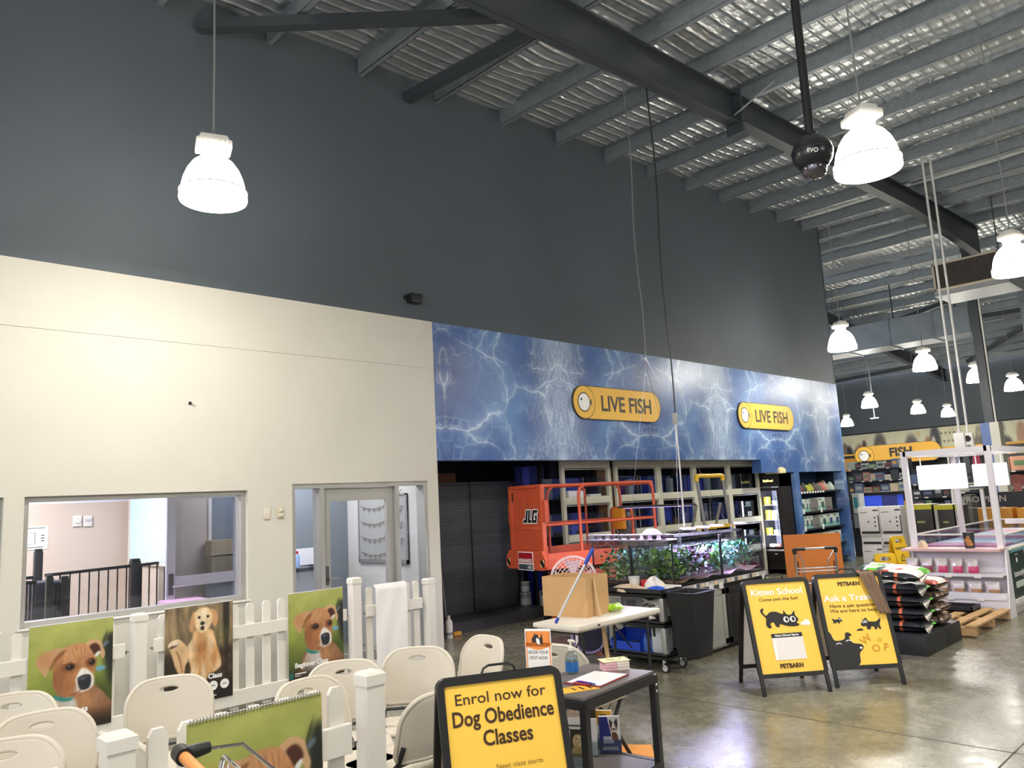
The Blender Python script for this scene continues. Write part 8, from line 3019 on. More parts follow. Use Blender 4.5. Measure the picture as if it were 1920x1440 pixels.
# ================================================================== FREEZER ISLAND
FWH = mat('freezer_white', (226, 222, 226), 0.4)
FGR = mat('freezer_green', (40, 62, 58), 0.45)
YI = 11.22
fl, fr = onY(1703, 1030, YI), onY(1872, 1028, YI)
xl, xr = fl.x - 0.02, fr.x + 0.02
zt_ = (fl.z + fr.z) / 2
t = thing('freezer_island', 'white glass-topped freezer island with shelves and tall white frame at right', 'freezer', ((xl + xr) / 2, YI, 0))
ISLAND = t
w, LI = (xr - xl) / 2, 4.3
f = MB()
f.b2((-w, 0.30, 0.10), (w, LI, 0.82), FWH, 0.01)
f.b2((-w + 0.03, 0.33, 0.0), (w - 0.04, LI - 0.03, 0.10), mat('freezer_plinth', (196, 190, 184), 0.5))
f.b2((-w, 0.27, 0.0), (w, 0.30, zt_ - 0.03), mat('freezer_white'))
f.build('freezer_body', parent=t, smooth=20)
f = MB()
f.raw([(-w, 0.27, 0), (-w, 0.0, 0), (-w, 0.0, 0.04), (-w, 0.20, 0.30), (-w, 0.27, 0.30)], [[0, 1, 2, 3, 4]], FWH) if False else None
for s in (-1, 1):
 f.prism([(0.0, 0.0), (0.29, 0.0), (0.29, zt_ - 0.02), (0.20, zt_ - 0.02), (0.12, 0.4), (0.0, 0.05)], (s * w - 0.009, 0, 0), (0, 1, 0), (0, 0, 1), 0.018, FWH)
f.b2((-w, 0.02, 0.0), (w, 0.06, 0.30), mat('freezer_white'))
f.build('shelf_cheek', parent=t, smooth=0)
ZS = [onY(1780, 1075, YI).z, onY(1790, 1117, YI).z]
for z in ZS:
 f = MB()
 f.b2((-w + 0.012, 0.0, z - 0.025), (w - 0.012, 0.27, z), FWH)
 f.b2((-w + 0.012, -0.008, z - 0.035), (w - 0.012, 0.0, z + 0.005), FWH)
 o = f.build('shelf', parent=t, smooth=0)
 for x in (-0.12, 0.22):
  f = MB()
  f.b2((x, -0.012, z - 0.05), (x + 0.08, -0.0085, z - 0.01), PAPER)
  f.build('price_ticket', parent=o, smooth=0)
f = MB()
f.b2((-w - 0.06, -0.05, zt_ - 0.03), (w + 0.0, 0.32, zt_), mat('island_top_pink', (216, 176, 176), 0.4))
f.b2((-w, 0.32, 0.82), (-w + 0.05, LI, zt_), FWH)
f.b2((w - 0.05, 0.32, 0.82), (w, LI, zt_), FWH)
f.b2((-w, LI - 0.05, 0.82), (w, LI, zt_), FWH)
f.build('top_rim', parent=t, smooth=0)
f = MB()
for i in range(8):
 a = 0.40 + i * 0.48
 f.b2((-w + 0.06, a, 0.822), (w - 0.06, a + 0.44, 0.86), [mat('frozen_pink', (214, 120, 160), 0.5), mat('frozen_white', (214, 214, 224), 0.5), mat('frozen_blue', (150, 176, 206), 0.5)][i % 3], 0.01)
o = f.build('frozen_stock', parent=t, smooth=20)
o['kind'] = 'stuff'
f = MB()
FG = glass_mat('freezer_glass', (226, 232, 240), 0.12)
ZG = zt_ + 0.16
for (a, b) in (((-w + 0.005, 0.33, zt_), (w - 0.005, 0.336, ZG)), ((-w + 0.005, 0.33, zt_), (-w + 0.011, LI - 0.01, ZG)), ((w - 0.011, 0.33, zt_), (w - 0.005, LI - 0.01, ZG)), ((-w + 0.005, LI - 0.02, zt_), (w - 0.005, LI - 0.014, ZG))):
 f.b2(a, b, FG)
f.build('glass_guard', parent=t, smooth=0)
f = MB()
for (a, b) in (((-w, 0.33), (w, 0.33)), ((-w, 0.33), (-w, LI - 0.02)), ((w, 0.33), (w, LI - 0.02)), ((-w, LI - 0.02), (w, LI - 0.02))):
 f.bar((a[0], a[1], ZG), (b[0], b[1], ZG), 0.025, 0.018, WHITE_PVC)
f.build('guard_rail', parent=t, smooth=0)
# upright frame
f = MB()
ztf = onY(1765, 846, YI + 0.2).z
for (x, y) in ((-w + 0.04, 0.2), (w - 0.04, 0.2), (-w + 0.04, 2.3), (w - 0.04, 2.3)):
 f.b2((x - 0.035, y - 0.035, zt_), (x + 0.035, y + 0.035, ztf + 0.03), FWH)
for y in (0.2, 2.3):
 f.b2((-w + 0.04, y - 0.035, ztf - 0.04), (w - 0.04, y + 0.035, ztf + 0.03), FWH)
for x in (-w + 0.04, w - 0.04, 0.02):
 f.b2((x - 0.035, 0.2, ztf - 0.04), (x + 0.035, 2.3, ztf + 0.03), FWH)
f.build('overhead_frame', parent=t, smooth=0)
LBX = mat('lit_panel', (255, 255, 255), 0.5, emit=2.2)
for (q0, q1, y, nm) in (((1718, 875), (1812, 914), YI + 0.75, 'light_box'), ((1822, 872), (1890, 908), YI + 1.3, 'light_box')):
 a, b = onY(*q0, y), onY(*q1, y)
 f = MB()
 f.b2((a.x - (xl + xr) / 2, y - YI, b.z), (b.x - (xl + xr) / 2, y - YI + 0.05, a.z), LBX)
 f.b2((a.x - (xl + xr) / 2 - 0.01, y - YI + 0.051, b.z - 0.01), (b.x - (xl + xr) / 2 + 0.01, y - YI + 0.06, a.z + 0.01), FWH)
 for x in (a.x + 0.05, b.x - 0.05):
  f.b2((x - (xl + xr) / 2 - 0.006, y - YI + 0.02, a.z), (x - (xl + xr) / 2 + 0.006, y - YI + 0.03, ztf - 0.03), FWH)
 f.build(nm, parent=t, smooth=0)
# printed side panel
f = MB()
f.b2((w + 0.001, 0.34, 0.20), (w + 0.008, LI - 0.05, 0.80), FGR)
f.b2((w + 0.001, 0.34, 0.145), (w + 0.03, LI - 0.05, 0.195), WHITE_PVC)
f.b2((w + 0.001, 0.34, 0.805), (w + 0.03, LI - 0.05, 0.83), WHITE_PVC)
f.b2((w + 0.009, 0.36, 0.765), (w + 0.0095, 1.1, 0.80), mat('aqua_edge', (110, 180, 190), 0.5))
bowl = ell(1.62, 0.78, 0.62, 0.43, 40)
f.sheet([(p[0], min(p[1], 0.80)) for p in bowl], (w + 0.0085, 0, 0), (0, 1, 0), EZ, mat('bowl_white', (230, 224, 214), 0.5))
f.sheet([(1.62 + (p[0] - 1.62) * 0.9, min(0.78 + (p[1] - 0.78) * 0.9, 0.795)) for p in bowl], (w + 0.0095, 0, 0), (0, 1, 0), EZ, mat('food_orange', (202, 112, 66), 0.6, var=0.4, scale=9))
rng = random.Random(3)
for i in range(26):
 a = rng.uniform(PI, 2 * PI)
 r = rng.uniform(0.1, 0.75)
 y_, z_ = 1.62 + 0.58 * r * math.cos(a), 0.78 + 0.38 * r * math.sin(a)
 if z_ < 0.75:
  f.sheet(ell(y_, z_, 0.06, 0.04, 10), (w + 0.0105 + 0.0002 * i, 0, 0), (0, 1, 0), EZ, [mat('food_red', (186, 62, 48), 0.6), mat('food_cream', (224, 186, 130), 0.6), mat('food_green', (120, 140, 80), 0.6)][i % 3])
f.text('home-style', (w + 0.009, 0.42, 0.46), (0, 1, 0), EZ, 0.11, WHITE_INK, 'LEFT', 0.02)
f.text('pet meals', (w + 0.009, 0.42, 0.34), (0, 1, 0), EZ, 0.11, WHITE_INK, 'LEFT', 0.02) if False else f.sheet(rrect(0.44, 0.32, 1.0, 0.40, 0.02), (w + 0.009, 0, 0), (0, 1, 0), EZ, mat('pale_lettering', (196, 204, 196), 0.5))
f.sheet(ell(0.62, 0.66, 0.035, 0.035), (w + 0.009, 0, 0), (0, 1, 0), EZ, WHITE_INK)
f.sheet(rrect(0.56, 0.725, 0.70, 0.735, 0.004), (w + 0.009, 0, 0), (0, 1, 0), EZ, WHITE_INK)
f.bm.verts.ensure_lookup_table()
f.build('printed_side_panel', parent=t, smooth=0)
# pouches on the shelves
def pouch(p, wd, h, rgb, label, group, seed):
 rng = random.Random(seed)
 t = thing('food_pouch', label, 'food pouch', p, R(rng.uniform(-6, 6)), group)
 f = MB()
 n, m = 9, 9
 CL = mat('pouch_clear', (206, 196, 194), 0.15, spec=0.8)
 BD = mat('pouch_band_%d_%d_%d' % rgb, rgb, 0.35)
 for s in (1, -1):
  vs = []
  for j in range(m):
   for i in range(n):
    u, v = -1 + 2 * i / (n - 1), j / (m - 1)
    b = (1 - u ** 4) ** 0.5 * (1 - v) ** 0.6 * min(1, v * 6 + 0.5)
    vs.append((u * wd / 2, -s * (0.034 * b + 0.002 + 0.002 * math.sin(u * 7 + v * 9 + seed)), v * h))
  bv = [f.bm.verts.new(v) for v in vs]
  for j in range(m - 1):
   for i in range(n - 1):
    q = [j * n + i, j * n + i + 1, (j + 1) * n + i + 1, (j + 1) * n + i]
    fc = f.bm.faces.new([bv[k] for k in (q if s > 0 else q[::-1])])
    fc.material_index = f.slot(BD if j in (0, 1, 2, 3) and i > 1 else CL)
 f.build('pouch_body', parent=t, smooth=60)
 f = MB()
 f.b2((-wd / 2, -0.003, h), (wd / 2, 0.003, h + 0.014), CL)
 f.build('seal', parent=t, smooth=0)
pinks = [(150, 60, 76), (150, 60, 76), (206, 64, 110), (206, 64, 110), (206, 64, 110)]
xa, xb = onY(1706, 1060, YI).x, onY(1818, 1062, YI).x
for i in range(5):
 pouch((xa + (xb - xa) * i / 4, YI + 0.09, ZS[0] + 0.002), 0.145, 0.17, pinks[i], f'clear pouch with {"maroon" if i < 2 else "pink"} band, {ORD[i]} from the left on the upper island shelf', 'pouches on the upper island shelf', i)
xa, xb = onY(1760, 1100, YI).x, onY(1857, 1100, YI).x
for i in range(4):
 pouch((xa + (xb - xa) * i / 3, YI + 0.09, ZS[1] + 0.002), 0.16, 0.17, (170, 120, 70), f'clear pouch with tan band, {ORD[i]} from the left on the lower island shelf', 'pouches on the lower island shelf', 10 + i)
q = onY(1818, 1020, YI + 0.12)
t = thing('snack_cup', 'dark cup printed with brown biscuits standing on the island top', 'cup', (q.x, YI + 0.12, zt_ + 0.001))
f = MB()
f.lathe([(0, 0), (0.055, 0.0), (0.068, 0.20), (0.0, 0.20)], mat('cup_dark', (46, 50, 46), 0.4), 24)
f.build('cup_body', parent=t)
f = MB()
TAN = mat('biscuit_tan', (176, 120, 66), 0.7, var=0.3, scale=40)
for (a, z, r) in ((-1.9, 0.10, 0.03), (-1.3, 0.09, 0.03), (-1.6, 0.06, 0.032), (-1.0, 0.055, 0.028), (-1.5, 0.135, 0.022)):
 rr_ = 0.055 + 0.013 * z / 0.2
 f.lathe([(0.0, 0.006), (r * 0.8, 0.004), (r, -0.004)], TAN, 12)
 f.bm.verts.ensure_lookup_table()
 for v in list(f.bm.verts)[-36:]:
  x_, y_, z_ = v.co
  v.co = Vector(((rr_ + z_ + 0.002) * math.cos(a + x_ / rr_), (rr_ + z_ + 0.002) * math.sin(a + x_ / rr_), z + y_))
f.build('biscuit_print', parent=t)
f = MB()
f.b2((-0.2, -0.02, 0), (0.2, 0.02, 0.07), PAPER, 0.01)
f.text('SALE', (0, -0.021, 0.02), EX, EZ, 0.04, mat('red_plastic')) if False else None
tag(f.build('card_tray', loc=((xl + xr) / 2 + 0.2, YI + 2.6, ZG + 0.01), smooth=0), 'small white card box on the back rim of the freezer island', 'box')
blob('soft_toy', (fl.x + 0.14, YI + 0.14, zt_), (0.06, 0.05, 0.09), mat('cream_plush', (206, 184, 154), 0.9), 'small cream lump at the left end of the island top', 'toy', 31, 1.0)
# power poles with boxes dropping behind the island
for (px0, px1, d, lb, r) in (((1722, 275), (1797, 800), 14.0, 'thin white service pole, left of a close pair', 0.020), ((1739, 275), (1813, 800), 14.1, 'thin white service pole, right of a close pair', 0.020)):
 q = CAM + ray(*px1) * d
 t = thing('service_pole', lb, 'pole', (q.x, q.y, 0))
 f = MB()
 f.tube([(0, 0, 2.2), (0, 0, zr(q.y) - 0.03)], r, mat('pole_white', (206, 206, 204), 0.4), 10)
 f.build('pole_tube', parent=t)
 f = MB()
 f.box((0, -0.02, 2.36), (0.17, 0.09, 0.34), mat('outlet_white', (222, 218, 214), 0.4), 0.01)
 o = f.build('outlet_box', parent=t, smooth=30)
 if 'right' in lb:
  f = MB()
  f.tube([(0.0, -0.066, 2.43), (0.0, -0.075, 2.43)], 0.055, BLACK, 18)
  f.build('socket', parent=o)
  f = MB()
  f.tube([(0.01, -0.066, 2.29), (0.01, -0.085, 2.29)], 0.03, GALV, 14)
  f.build('socket', parent=o)
# ================================================================== STACKED CARTONS
WCT = mat('carton_white', (204, 200, 198), 0.55)
DKP = mat('carton_dark_print', (44, 42, 44), 0.5)
def carton(x0, x1, z0, z1, y, label, kind='white', d=0.42, group='white cartons by the aisle'):
 w, h = x1 - x0, z1 - z0
 t = thing('stacked_carton', label, 'box', ((x0 + x1) / 2, y, z0), 0, group)
 f = MB()
 body = WCT if kind == 'white' else mat('carton_black', (50, 48, 44), 0.5)
 f.b2((-w / 2, 0, 0), (w / 2, d, h), body, 0.004)
 f.build('carton_body', parent=t, smooth=20)
 f = MB()
 if kind == 'white':
  f.b2((-w / 2 + 0.03, -0.002, 0.03), (w / 2 - 0.02, -0.0005, 0.03 + min(0.05, h * 0.25)), DKP)
  if h > 0.25:
   f.b2((w / 2 - 0.11, -0.002, h - 0.08), (w / 2 - 0.01, -0.0005, h - 0.055), DKP)
   f.b2((-w / 2 + 0.03, -0.002, h - 0.11), (-w / 2 + 0.17, -0.0005, h - 0.10), DKP)
   f.b2((w / 2 - 0.025, -0.002, 0.04), (w / 2 - 0.004, -0.0005, h * 0.7), DKP)
   for i in range(3):
    f.b2((w / 2 - 0.10, -0.002, h * 0.30 + i * 0.08), (w / 2 - 0.07, -0.0005, h * 0.30 + i * 0.08 + 0.03), DKP)
   f.b2((-0.03, -0.002, h * 0.45), (0.0, -0.0005, h * 0.5), DKP)
 else:
  f.b2((-w / 2, -0.002, h * 0.88), (w / 2, -0.0005, h), mat('carton_lime', (196, 190, 50), 0.5))
  f.b2((-w / 2, -0.002, 0), (-w / 2 + 0.05, -0.0005, h * 0.88), mat('carton_pale_edge', (190, 186, 176), 0.5))
  f.b2((-w * 0.1, -0.002, h * 0.55), (w * 0.2, -0.0005, h * 0.60), mat('carton_olive_mark', (150, 146, 90), 0.5))
  f.b2((-w / 2, -0.0, h - 0.006), (w / 2, d, h + 0.002), mat('carton_white'))
 f.build('carton_print', parent=t, smooth=0)
YC = 15.9
cx = [onY(1613, 1000, YC).x, onY(1652, 1000, YC).x, onY(1693, 1000, YC).x]
zc = [0.0, 0.50, 0.515, 0.70, 0.715, 1.265]
names = ['bottom', 'thin middle', 'top']
for c in range(2):
 for k in range(3):
  carton(cx[c] + 0.005, cx[c + 1] - 0.005, zc[2 * k], zc[2 * k + 1] + 0.014 if k < 2 else zc[5], YC + 0.02 * ((c + k) % 2), f'white printed carton, {names[k]} of the {"left" if c == 0 else "right"} stack beside the aisle')
YD = 14.6
for i, (p, q) in enumerate(((1697, 1746), (1750, 1786), (1789, 1800))):
 a, b = onY(p, 950, YD), onY(q, 950, YD)
 carton(a.x, b.x, 0.62, onY(p, 947, YD).z, YD + 0.01 * i, f'black carton with lime band, {ORD[i]} from the left behind the freezer island', 'black', 0.4, 'lime banded black cartons')
 carton(a.x, b.x, 0.0, 0.615, YD + 0.01 * i, f'black carton with lime band under the {ORD[i]} upper one from the left', 'black', 0.4, 'lime banded black cartons')
# ================================================================== FAR SIDE OF THE SHOP
# long picture band on the far wall
xa, xb = onY(1575, 800, YF).x, onY(1990, 800, YF).x
zb0, zb1 = onY(1700, 852, YF).z, onY(1585, 818, YF).z
Wb = xb - xa
cv = Canvas(640, 70, 0.11, 17)
n = cv.noise(60, 3)
cv.rgb[:] = np.array((206, 202, 170)) * (0.94 + 0.1 * n[..., None])
def bx2(px):
 return (onY(px, 810, YF).x - xa) / Wb
def fig(px, w, blobs):
 u0 = bx2(px)
 for (x, y, rx, ry, col, a) in blobs:
  cv.mix(col, cv.ellm(u0 + x * w, y, rx * w, ry, 0.35) * a)
k = 1 / 415
DKF, MDF, SKN = (66, 60, 58), (110, 98, 88), (196, 172, 148)
fig(1587, k * 22, [(0, 0.85, 0.5, 0.4, (40, 42, 44), 1), (-0.3, 0.6, 0.2, 0.3, MDF, 1)])
fig(1608, k * 20, [(0.1, 0.62, 0.5, 0.22, (150, 126, 106), 1), (0.6, 0.45, 0.22, 0.18, (92, 72, 66), 1), (-0.4, 0.75, 0.2, 0.15, (110, 90, 80), 1)])
fig(1648, k * 26, [(0, 0.62, 0.5, 0.62, (92, 86, 82), 1), (0.0, 0.85, 0.32, 0.34, (204, 192, 170), 1), (-0.15, 0.78, 0.1, 0.04, (80, 70, 66), 1), (0.18, 0.78, 0.1, 0.04, (80, 70, 66), 1)])
fig(1707, k * 26, [(0, 0.7, 0.5, 0.5, (88, 84, 86), 1), (0.1, 0.9, 0.3, 0.3, (208, 198, 182), 1)])
fig(1722, k * 10, [(0, 0.22, 0.3, 0.12, (204, 170, 110), 0.8)])
fig(1745, k * 20, [(-0.3, 0.75, 0.4, 0.4, (150, 104, 76), 1), (0.4, 0.5, 0.5, 0.6, (64, 66, 68), 1), (0.2, 0.65, 0.2, 0.3, (210, 200, 180), 1)])
for i in range(7):
 fig(1765 + i * 4, k * 8, [(0, 0.25 + 0.11 * (i * 3 % 6), 0.3, 0.05, (120, 112, 90), 0.9)])
fig(1836, k * 22, [(0, 0.5, 0.3, 0.4, (120, 112, 96), 1), (0, 0.3, 0.2, 0.2, (150, 140, 120), 1), (0.3, 0.7, 0.3, 0.3, (90, 82, 72), 1), (-0.3, 0.75, 0.25, 0.25, (110, 100, 88), 1)])
fig(1882, k * 26, [(-0.1, 0.3, 0.28, 0.3, (150, 148, 140), 1), (-0.1, 0.42, 0.2, 0.2, (204, 190, 170), 1), (0, 0.85, 0.5, 0.3, (70, 66, 66), 1), (0.5, 0.95, 0.5, 0.12, (80, 70, 64), 1)])
fig(1916, k * 22, [(0, 0.6, 0.42, 0.5, (176, 136, 108), 1), (0.0, 0.25, 0.2, 0.15, (176, 136, 108), 1)])
t = thing('picture_band', 'long cream frieze of animal and people pictures high on the far wall', 'mural', ((xa + xb) / 2, YF - 0.03, zb0))
printed_sheet('printed_band', cv, Wb, zb1 - zb0, t, None, None, None)
# yellow header boards
HY = mat('header_yellow', (222, 168, 58), 0.5)
HYD = mat('header_yellow_deep', (196, 138, 40), 0.55)
def far_box(p0, p1, Y, d, m, bev=0.0):
 a, b = onY(*p0, Y), onY(*p1, Y)
 f = MB()
 f.b2((a.x, Y, b.z), (b.x, Y + d, a.z), m, bev)
 return f, a, b
f, a, b = far_box((1582, 855), (1625, 872), YF - 0.7, 0.1, HYD)
f.b2((a.x, YF - 0.72, a.z - 0.15), (b.x + 12, YF - 0.70, a.z - 0.02), BLACK)
f.b2((a.x, YF - 0.73, a.z - 0.02), (b.x + 14, YF - 0.66, a.z + 0.05), HY)
f.b2((a.x - 0.5, YF - 0.71, a.z - 0.75), (b.x + 0.9, YF - 0.69, a.z - 0.15), HYD)
tag(f.build('header_fascia', smooth=0), 'yellow shelf header fascia along the far wall below the picture frieze', 'fascia')
YS = YF - 0.9
a, b = onY(1606, 850, YS), onY(1766, 845, YS)
hh = onY(1690, 834, YS).z - onY(1690, 870, YS).z
zc_ = onY(1690, 849, YS).z
L = b.x - a.x
t = thing('fish_sign', 'large yellow Fish aisle sign with white fish roundel on the far wall', 'sign', ((a.x + b.x) / 2, YS, zc_))
f = MB()
f.prism(rrect(-L / 2, -hh / 2, L / 2, hh / 2, hh / 2 - 0.01, 8), (0, 0.0, 0), EX, EZ, 0.04, FISHD)
f.sheet(rrect(-L / 2 + 0.015, -hh / 2 + 0.015, L / 2 - 0.015, hh / 2 - 0.015, hh / 2 - 0.03, 8), (0, -0.04, 0), EX, EZ, HY, 0.002)
f.b2((-0.5, 0, -0.1), (0.5, 0.17, 0.1), HYD)
f.build('sign_board', parent=t, smooth=30)
f = MB()
fish_logo(f, (-L / 2 + hh * 0.42, -0.045, -0.02), EX, EZ, hh * 0.52, 0.004)
f.build('fish_logo', parent=t, smooth=0)
f = MB()
f.text('FISH', (L * 0.04, -0.045, -hh * 0.14), EX, EZ, hh * 0.62, BLACK_INK, bold=0.04, lift=0.004)
f.build('lettering', parent=t, smooth=0)
YG = 26.0
a, b = onY(1876, 840, YG), onY(1960, 862, YG)
t = thing('aisle_sign', 'yellow aisle sign beginning Pro at the right picture edge', 'sign', (a.x, YG, b.z))
w, h = b.x - a.x, a.z - b.z
f = MB()
f.prism([(0, h * 0.3), (0.15, 0), (w, 0), (w, h), (0.25, h)], (0, 0, 0), EX, EZ, 0.04, HY)
f.build('sign_board', parent=t, smooth=0)
f = MB()
f.text('PRO', (0.28, -0.042, h * 0.28), EX, EZ, h * 0.62, BLACK_INK, 'LEFT', bold=0.03, lift=0.002)
f.build('lettering', parent=t, smooth=0)
f, a, b = far_box((1872, 834), (1960, 828), YG + 0.5, 0.05, HY)
f.b2((a.x, YG + 0.48, b.z - 0.9), (b.x, YG + 0.5, b.z - 0.45), mat('dark_back_wall'))
tag(f.build('header_fascia', smooth=0), 'yellow shelf header fascia behind the Pro sign at the right edge', 'fascia')
PAL = [(190, 186, 176), (206, 150, 120), (60, 66, 76), (52, 54, 60), (196, 176, 150), (120, 70, 64), (86, 100, 130), (196, 150, 60), (150, 156, 150), (44, 46, 54), (170, 120, 110), (100, 130, 90)]
PM = [mat('product_%d' % i, c, 0.5) for i, c in enumerate(PAL)]
SHELFM = mat('gondola_dark', (46, 48, 54), 0.5)
def gondola(p_l, p_r, Y, ztop, shelves, label, where, depth=0.5, seed=0, palette=None, gap=0.02, step=(0.16, 0.34), hr=(0.5, 0.95)):
 """shelf bay facing the viewer between picture columns p_l..p_r on the plane Y"""
 a, b = onY(p_l, 900, Y), onY(p_r, 900, Y)
 w = b.x - a.x
 t = thing('shelf_gondola', label, 'shelving', ((a.x + b.x) / 2, Y, 0))
 f = MB()
 f.b2((-w / 2, depth - 0.03, 0), (w / 2, depth, ztop), SHELFM)
 f.b2((-w / 2, 0, 0), (w / 2, depth, 0.12), SHELFM)
 f.build('back_panel', parent=t, smooth=0)
 for s in (-1, 1):
  f = MB()
  f.b2((s * w / 2 - 0.02, depth - 0.06, 0), (s * w / 2 + 0.02, depth - 0.0, ztop), SHELFM)
  f.build('upright', parent=t, smooth=0)
 for z in shelves:
  f = MB()
  f.b2((-w / 2, 0.0, z - 0.03), (w / 2, depth - 0.03, z), SHELFM)
  o = f.build('shelf', parent=t, smooth=0)
  f = MB()
  x = -w / 2 + 0.1
  rng0 = random.Random(seed + int(z * 100))
  while x < w / 2 - 0.15:
   f.b2((x, -0.006, z - 0.035), (x + 0.10, -0.001, z + 0.0), mat('ticket_white'))
   x += rng0.uniform(0.25, 0.6)
  f.build('price_ticket', parent=o, smooth=0)
 rng = random.Random(seed)
 zs = sorted(shelves) + [ztop + 0.1]
 k = 0
 for r in range(len(shelves)):
  x = -w / 2 + 0.03
  room = zs[r + 1] - zs[r] - 0.06
  i = 0
  while x < w / 2 - 0.12:
   ww = rng.uniform(*step)
   ww = min(ww, w / 2 - x - 0.01)
   h = room * rng.uniform(*hr)
   f = MB()
   m = rng.choice(palette or PM)
   f.b2((-ww / 2 + gap / 2, 0.03, 0.001), (ww / 2 - gap / 2, 0.28, h), m, 0.006)
   f.b2((-ww * 0.3, 0.028, h * 0.35), (ww * 0.3, 0.0295, h * 0.7), rng.choice(PM))
   nm = f'packet, {ORD[min(i, 19)]} from left, {["bottom", "second", "third", "fourth"][r]} shelf up of {where}'
   tag(f.build('shelf_packet', smooth=0, loc=((a.x + b.x) / 2 + x + ww / 2, Y, zs[r])), nm, 'packet', 'packets on ' + where)
   x += ww
   i += 1
 return t
gondola(1588, 1702, 30.5, 2.55, [0.35, 1.35, 1.80, 2.25], 'far wall shelving of small fish goods under the Fish sign, left part', 'the shelving under the Fish sign', 0.6, 1)
gondola(1704, 1790, 24.0, 2.05, [0.9, 1.25, 1.62], 'dark shelving of hanging packs behind the white island frame', 'the dark shelving behind the white frame', 0.5, 2, [PM[2], PM[3], PM[9], PM[6], PM[5], PM[11]])
gondola(1790, 1832, 22.0, 1.75, [0.6, 1.0, 1.38], 'narrow dark shelving just right of the white island post', 'the narrow dark shelving', 0.5, 3, [PM[3], PM[9], PM[11], PM[8]])
gondola(1868, 1940, 24.0, 2.3, [1.45, 1.85], 'shelving with pink and grey packs at the right edge', 'the right edge shelving', 0.5, 5, [PM[1], PM[10], PM[8], PM[0]], 0.02, (0.3, 0.6))
# tall grey printed stand and black Pro Plan header with amber crates
f, a, b = far_box((1806, 928), (1828, 985), 20.5, 0.4, mat('stand_olive', (84, 86, 78), 0.5))
f.b2((a.x + 0.1, 20.55, 0), (b.x - 0.1, 20.85, b.z), SHELFM)
f.build('display_stand', smooth=0)
o = bpy.data.objects['display_stand']
tag(o, 'tall grey-green printed display stand behind the island snack cup', 'display stand')
f, a, b = far_box((1836, 924), (1950, 955), 19.0, 0.15, mat('banner_black', (36, 38, 46), 0.5))
zz = (a.z + b.z) / 2
f.text('PRO PLAN', (b.x - 1.0, 18.998, zz + 0.0), EX, EZ, 0.17, mat('banner_grey_text', (170, 164, 160), 0.5), bold=0.02, wide=1.1)
f.b2((b.x - 1.3, 18.995, zz - 0.13), (b.x - 0.6, 18.999, zz - 0.115), mat('banner_grey_text'))
for x in (a.x + 0.1, b.x - 0.1):
 f.b2((x - 0.02, 19.06, 0), (x + 0.02, 19.1, b.z), BLACK)
tag(f.build('brand_banner', smooth=0), 'black banner reading Pro Plan above the amber crates at the right edge', 'banner')
AMB = mat('amber_crate', (206, 140, 44), 0.45, var=0.06, scale=3)
for i, (p, q) in enumerate(((1831, 1868), (1869, 1903), (1904, 1950))):
 a, b = onY(p, 953, 18.2), onY(q, 990, 18.2)
 f = MB()
 f.b2((a.x + 0.01, 18.2, 0), (b.x - 0.01, 18.7, a.z), AMB, 0.01)
 tag(f.build('amber_bin', smooth=20), f'amber display bin, {ORD[i]} from the left under the Pro Plan banner', 'bin', 'amber bins under the banner')
# red-brown mushroom-shaped picture on a pale card
f, a, b = far_box((1888, 895), (1950, 915), 23.4, 0.04, mat('card_pink', (214, 194, 194), 0.5))
cx_ = onY(1907, 905, 23.4).x
zz = (a.z + b.z) / 2
f.sheet(ell(0, 0.06, 0.26, 0.16), (cx_, 23.399, zz), EX, EZ, mat('dog_nose_red', (150, 84, 74), 0.6), 0.002)
f.sheet([(-0.1, -0.25), (0.1, -0.25), (0.08, 0), (-0.08, 0)], (cx_, 23.399, zz), EX, EZ, mat('dog_nose_pink', (180, 112, 100), 0.6), 0.003)
tag(f.build('picture_card', smooth=0), 'pale pink card with a red-brown picture at the right edge', 'picture')
# hanging garments behind the light box
YH = 15.75
q = onY(1806, 858, YH)
f = MB()
f.tube([(q.x - 0.25, YH, q.z + 0.1), (q.x + 0.35, YH, q.z + 0.1)], 0.012, CHROME, 8)
for s in (-0.25, 0.35):
 f.tube([(q.x + s, YH, q.z + 0.1), (q.x + s, YH, 0.0)], 0.015, WHITE_PVC, 8)
tag(f.build('garment_rail', smooth=40), 'white garment rail behind the lit panel of the island', 'rail')
for i, (dx, rgb, lb) in enumerate(((-0.12, (122, 124, 150), 'lavender grey'), (0.05, (72, 78, 84), 'charcoal'), (0.21, (160, 64, 84), 'crimson'))):
 f = MB()
 f.box((0, 0, -0.18), (0.15, 0.10, 0.34), mat('garment_%d' % i, rgb, 0.9), 0.03, taper=0.7)
 f.tube([(0, 0, -0.01), (0, 0, 0.03)], 0.004, CHROME, 6)
 tag(f.build('pet_coat', smooth=40, loc=(q.x + dx, YH, q.z + 0.06)), f'{lb} pet coat hanging on the rail above the lit panel', 'pet coat', 'pet coats on the rail')
# grey header light over the narrow shelving
f, a, b = far_box((1782, 907), (1842, 917), 17.5, 0.1, mat('header_cream', (206, 202, 184), 0.5))
f.b2((a.x + 0.28, 17.49, b.z + 0.02), (a.x + 0.62, 17.5, a.z - 0.02), mat('header_grey', (96, 100, 98), 0.5))
f.b2((a.x + 0.34, 17.485, b.z + 0.055), (a.x + 0.56, 17.49, a.z - 0.05), WHITE_INK)
f.b2((a.x - 0.02, 17.52, 0), (a.x + 0.04, 17.58, b.z), FWH)
f.b2((b.x - 0.06, 17.52, 0), (b.x, 17.58, b.z), FWH)
tag(f.build('shelf_header', smooth=0), 'cream shelf header with grey plate below the lit panels', 'sign')
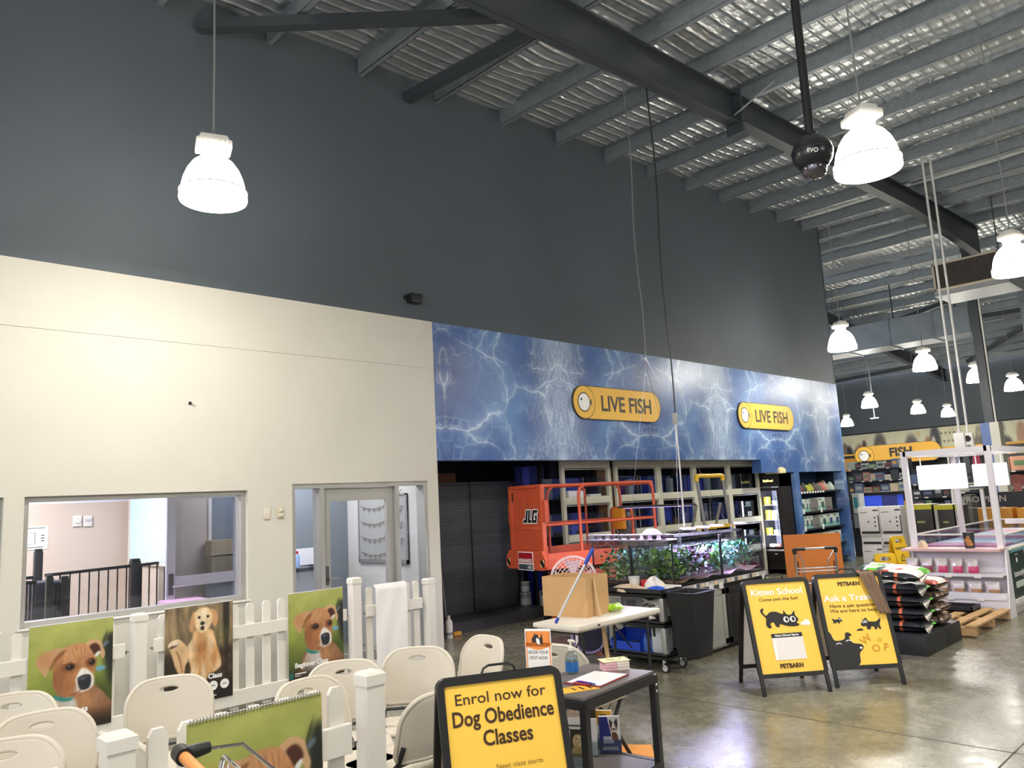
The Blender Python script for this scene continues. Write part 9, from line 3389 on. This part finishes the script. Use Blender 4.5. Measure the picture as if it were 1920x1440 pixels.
# blue lit tank shelf above the white cartons
f, a, b = far_box((1617, 930), (1684, 948), 20.0, 0.4, mat('lit_tank_blue', (50, 74, 190), 0.4, emit=0.5))
f.b2((a.x - 0.05, 19.98, a.z), (b.x + 0.05, 20.4, a.z + 0.08), BLACK)
f.b2((a.x - 0.05, 20.0, 0), (b.x + 0.05, 20.4, b.z), BLACK)
f.b2(((a.x + b.x) / 2 + 0.05, 19.99, b.z), (b.x, 20.0, a.z), mat('tank_back_navy'))
tag(f.build('lit_tank_display', smooth=0), 'blue lit tank display above the white carton stacks', 'display')
# pale standing board leaning among far shelves
f, a, b = far_box((1696, 885), (1716, 1010), 22.5, 0.05, mat('leaning_board', (178, 170, 120), 0.6))
f.b2((a.x, 22.5, 0), (b.x, 22.55, b.z), mat('leaning_board'))
tag(f.build('leaning_board', smooth=0), 'tall straw-coloured board leaning behind the white frame post', 'board')
# pale boxes just past the mural end
for i, (p0, p1, rgb, lb) in enumerate((((1597, 926), (1614, 962), (196, 200, 196), 'pale boxed product with teal label just past the mural end'), ((1600, 964), (1612, 990), (128, 134, 138), 'grey boxed product below the pale one just past the mural end'), ((1600, 992), (1612, 1050), (34, 36, 42), 'black upright unit near the floor just past the mural end'))):
 f, a, b = far_box(p0, p1, 19.2 + 0.02 * i, 0.3, mat('past_mural_%d' % i, rgb, 0.5))
 if i == 0:
  f.b2((a.x + 0.03, 19.19, b.z + 0.12), (a.x + 0.12, 19.2, a.z - 0.08), mat('teal_label', (60, 140, 150), 0.5))
 tag(f.build('boxed_product', smooth=0), lb, 'box')
f, a, b = far_box((1592, 930), (1620, 1052), 19.55, 0.05, SHELFM)
tag(f.build('end_shelving', smooth=0), 'dark shelf end behind the boxes just past the mural end', 'shelving')
# drop rod and fittings in the far bay
q = onZ(1640, 784, 3.9)
f = MB()
f.tube([(0, 0, 0), (0, 0, zr(q.y) - q.z - 0.04)], 0.02, GALV, 8)
f.b2((-0.14, -0.02, -0.02), (0.14, 0.02, 0.02), GALV)
tag(f.build('drop_rod', smooth=0, loc=q), 'thin drop rod with a short crossbar beside a far hanging lamp', 'rod')
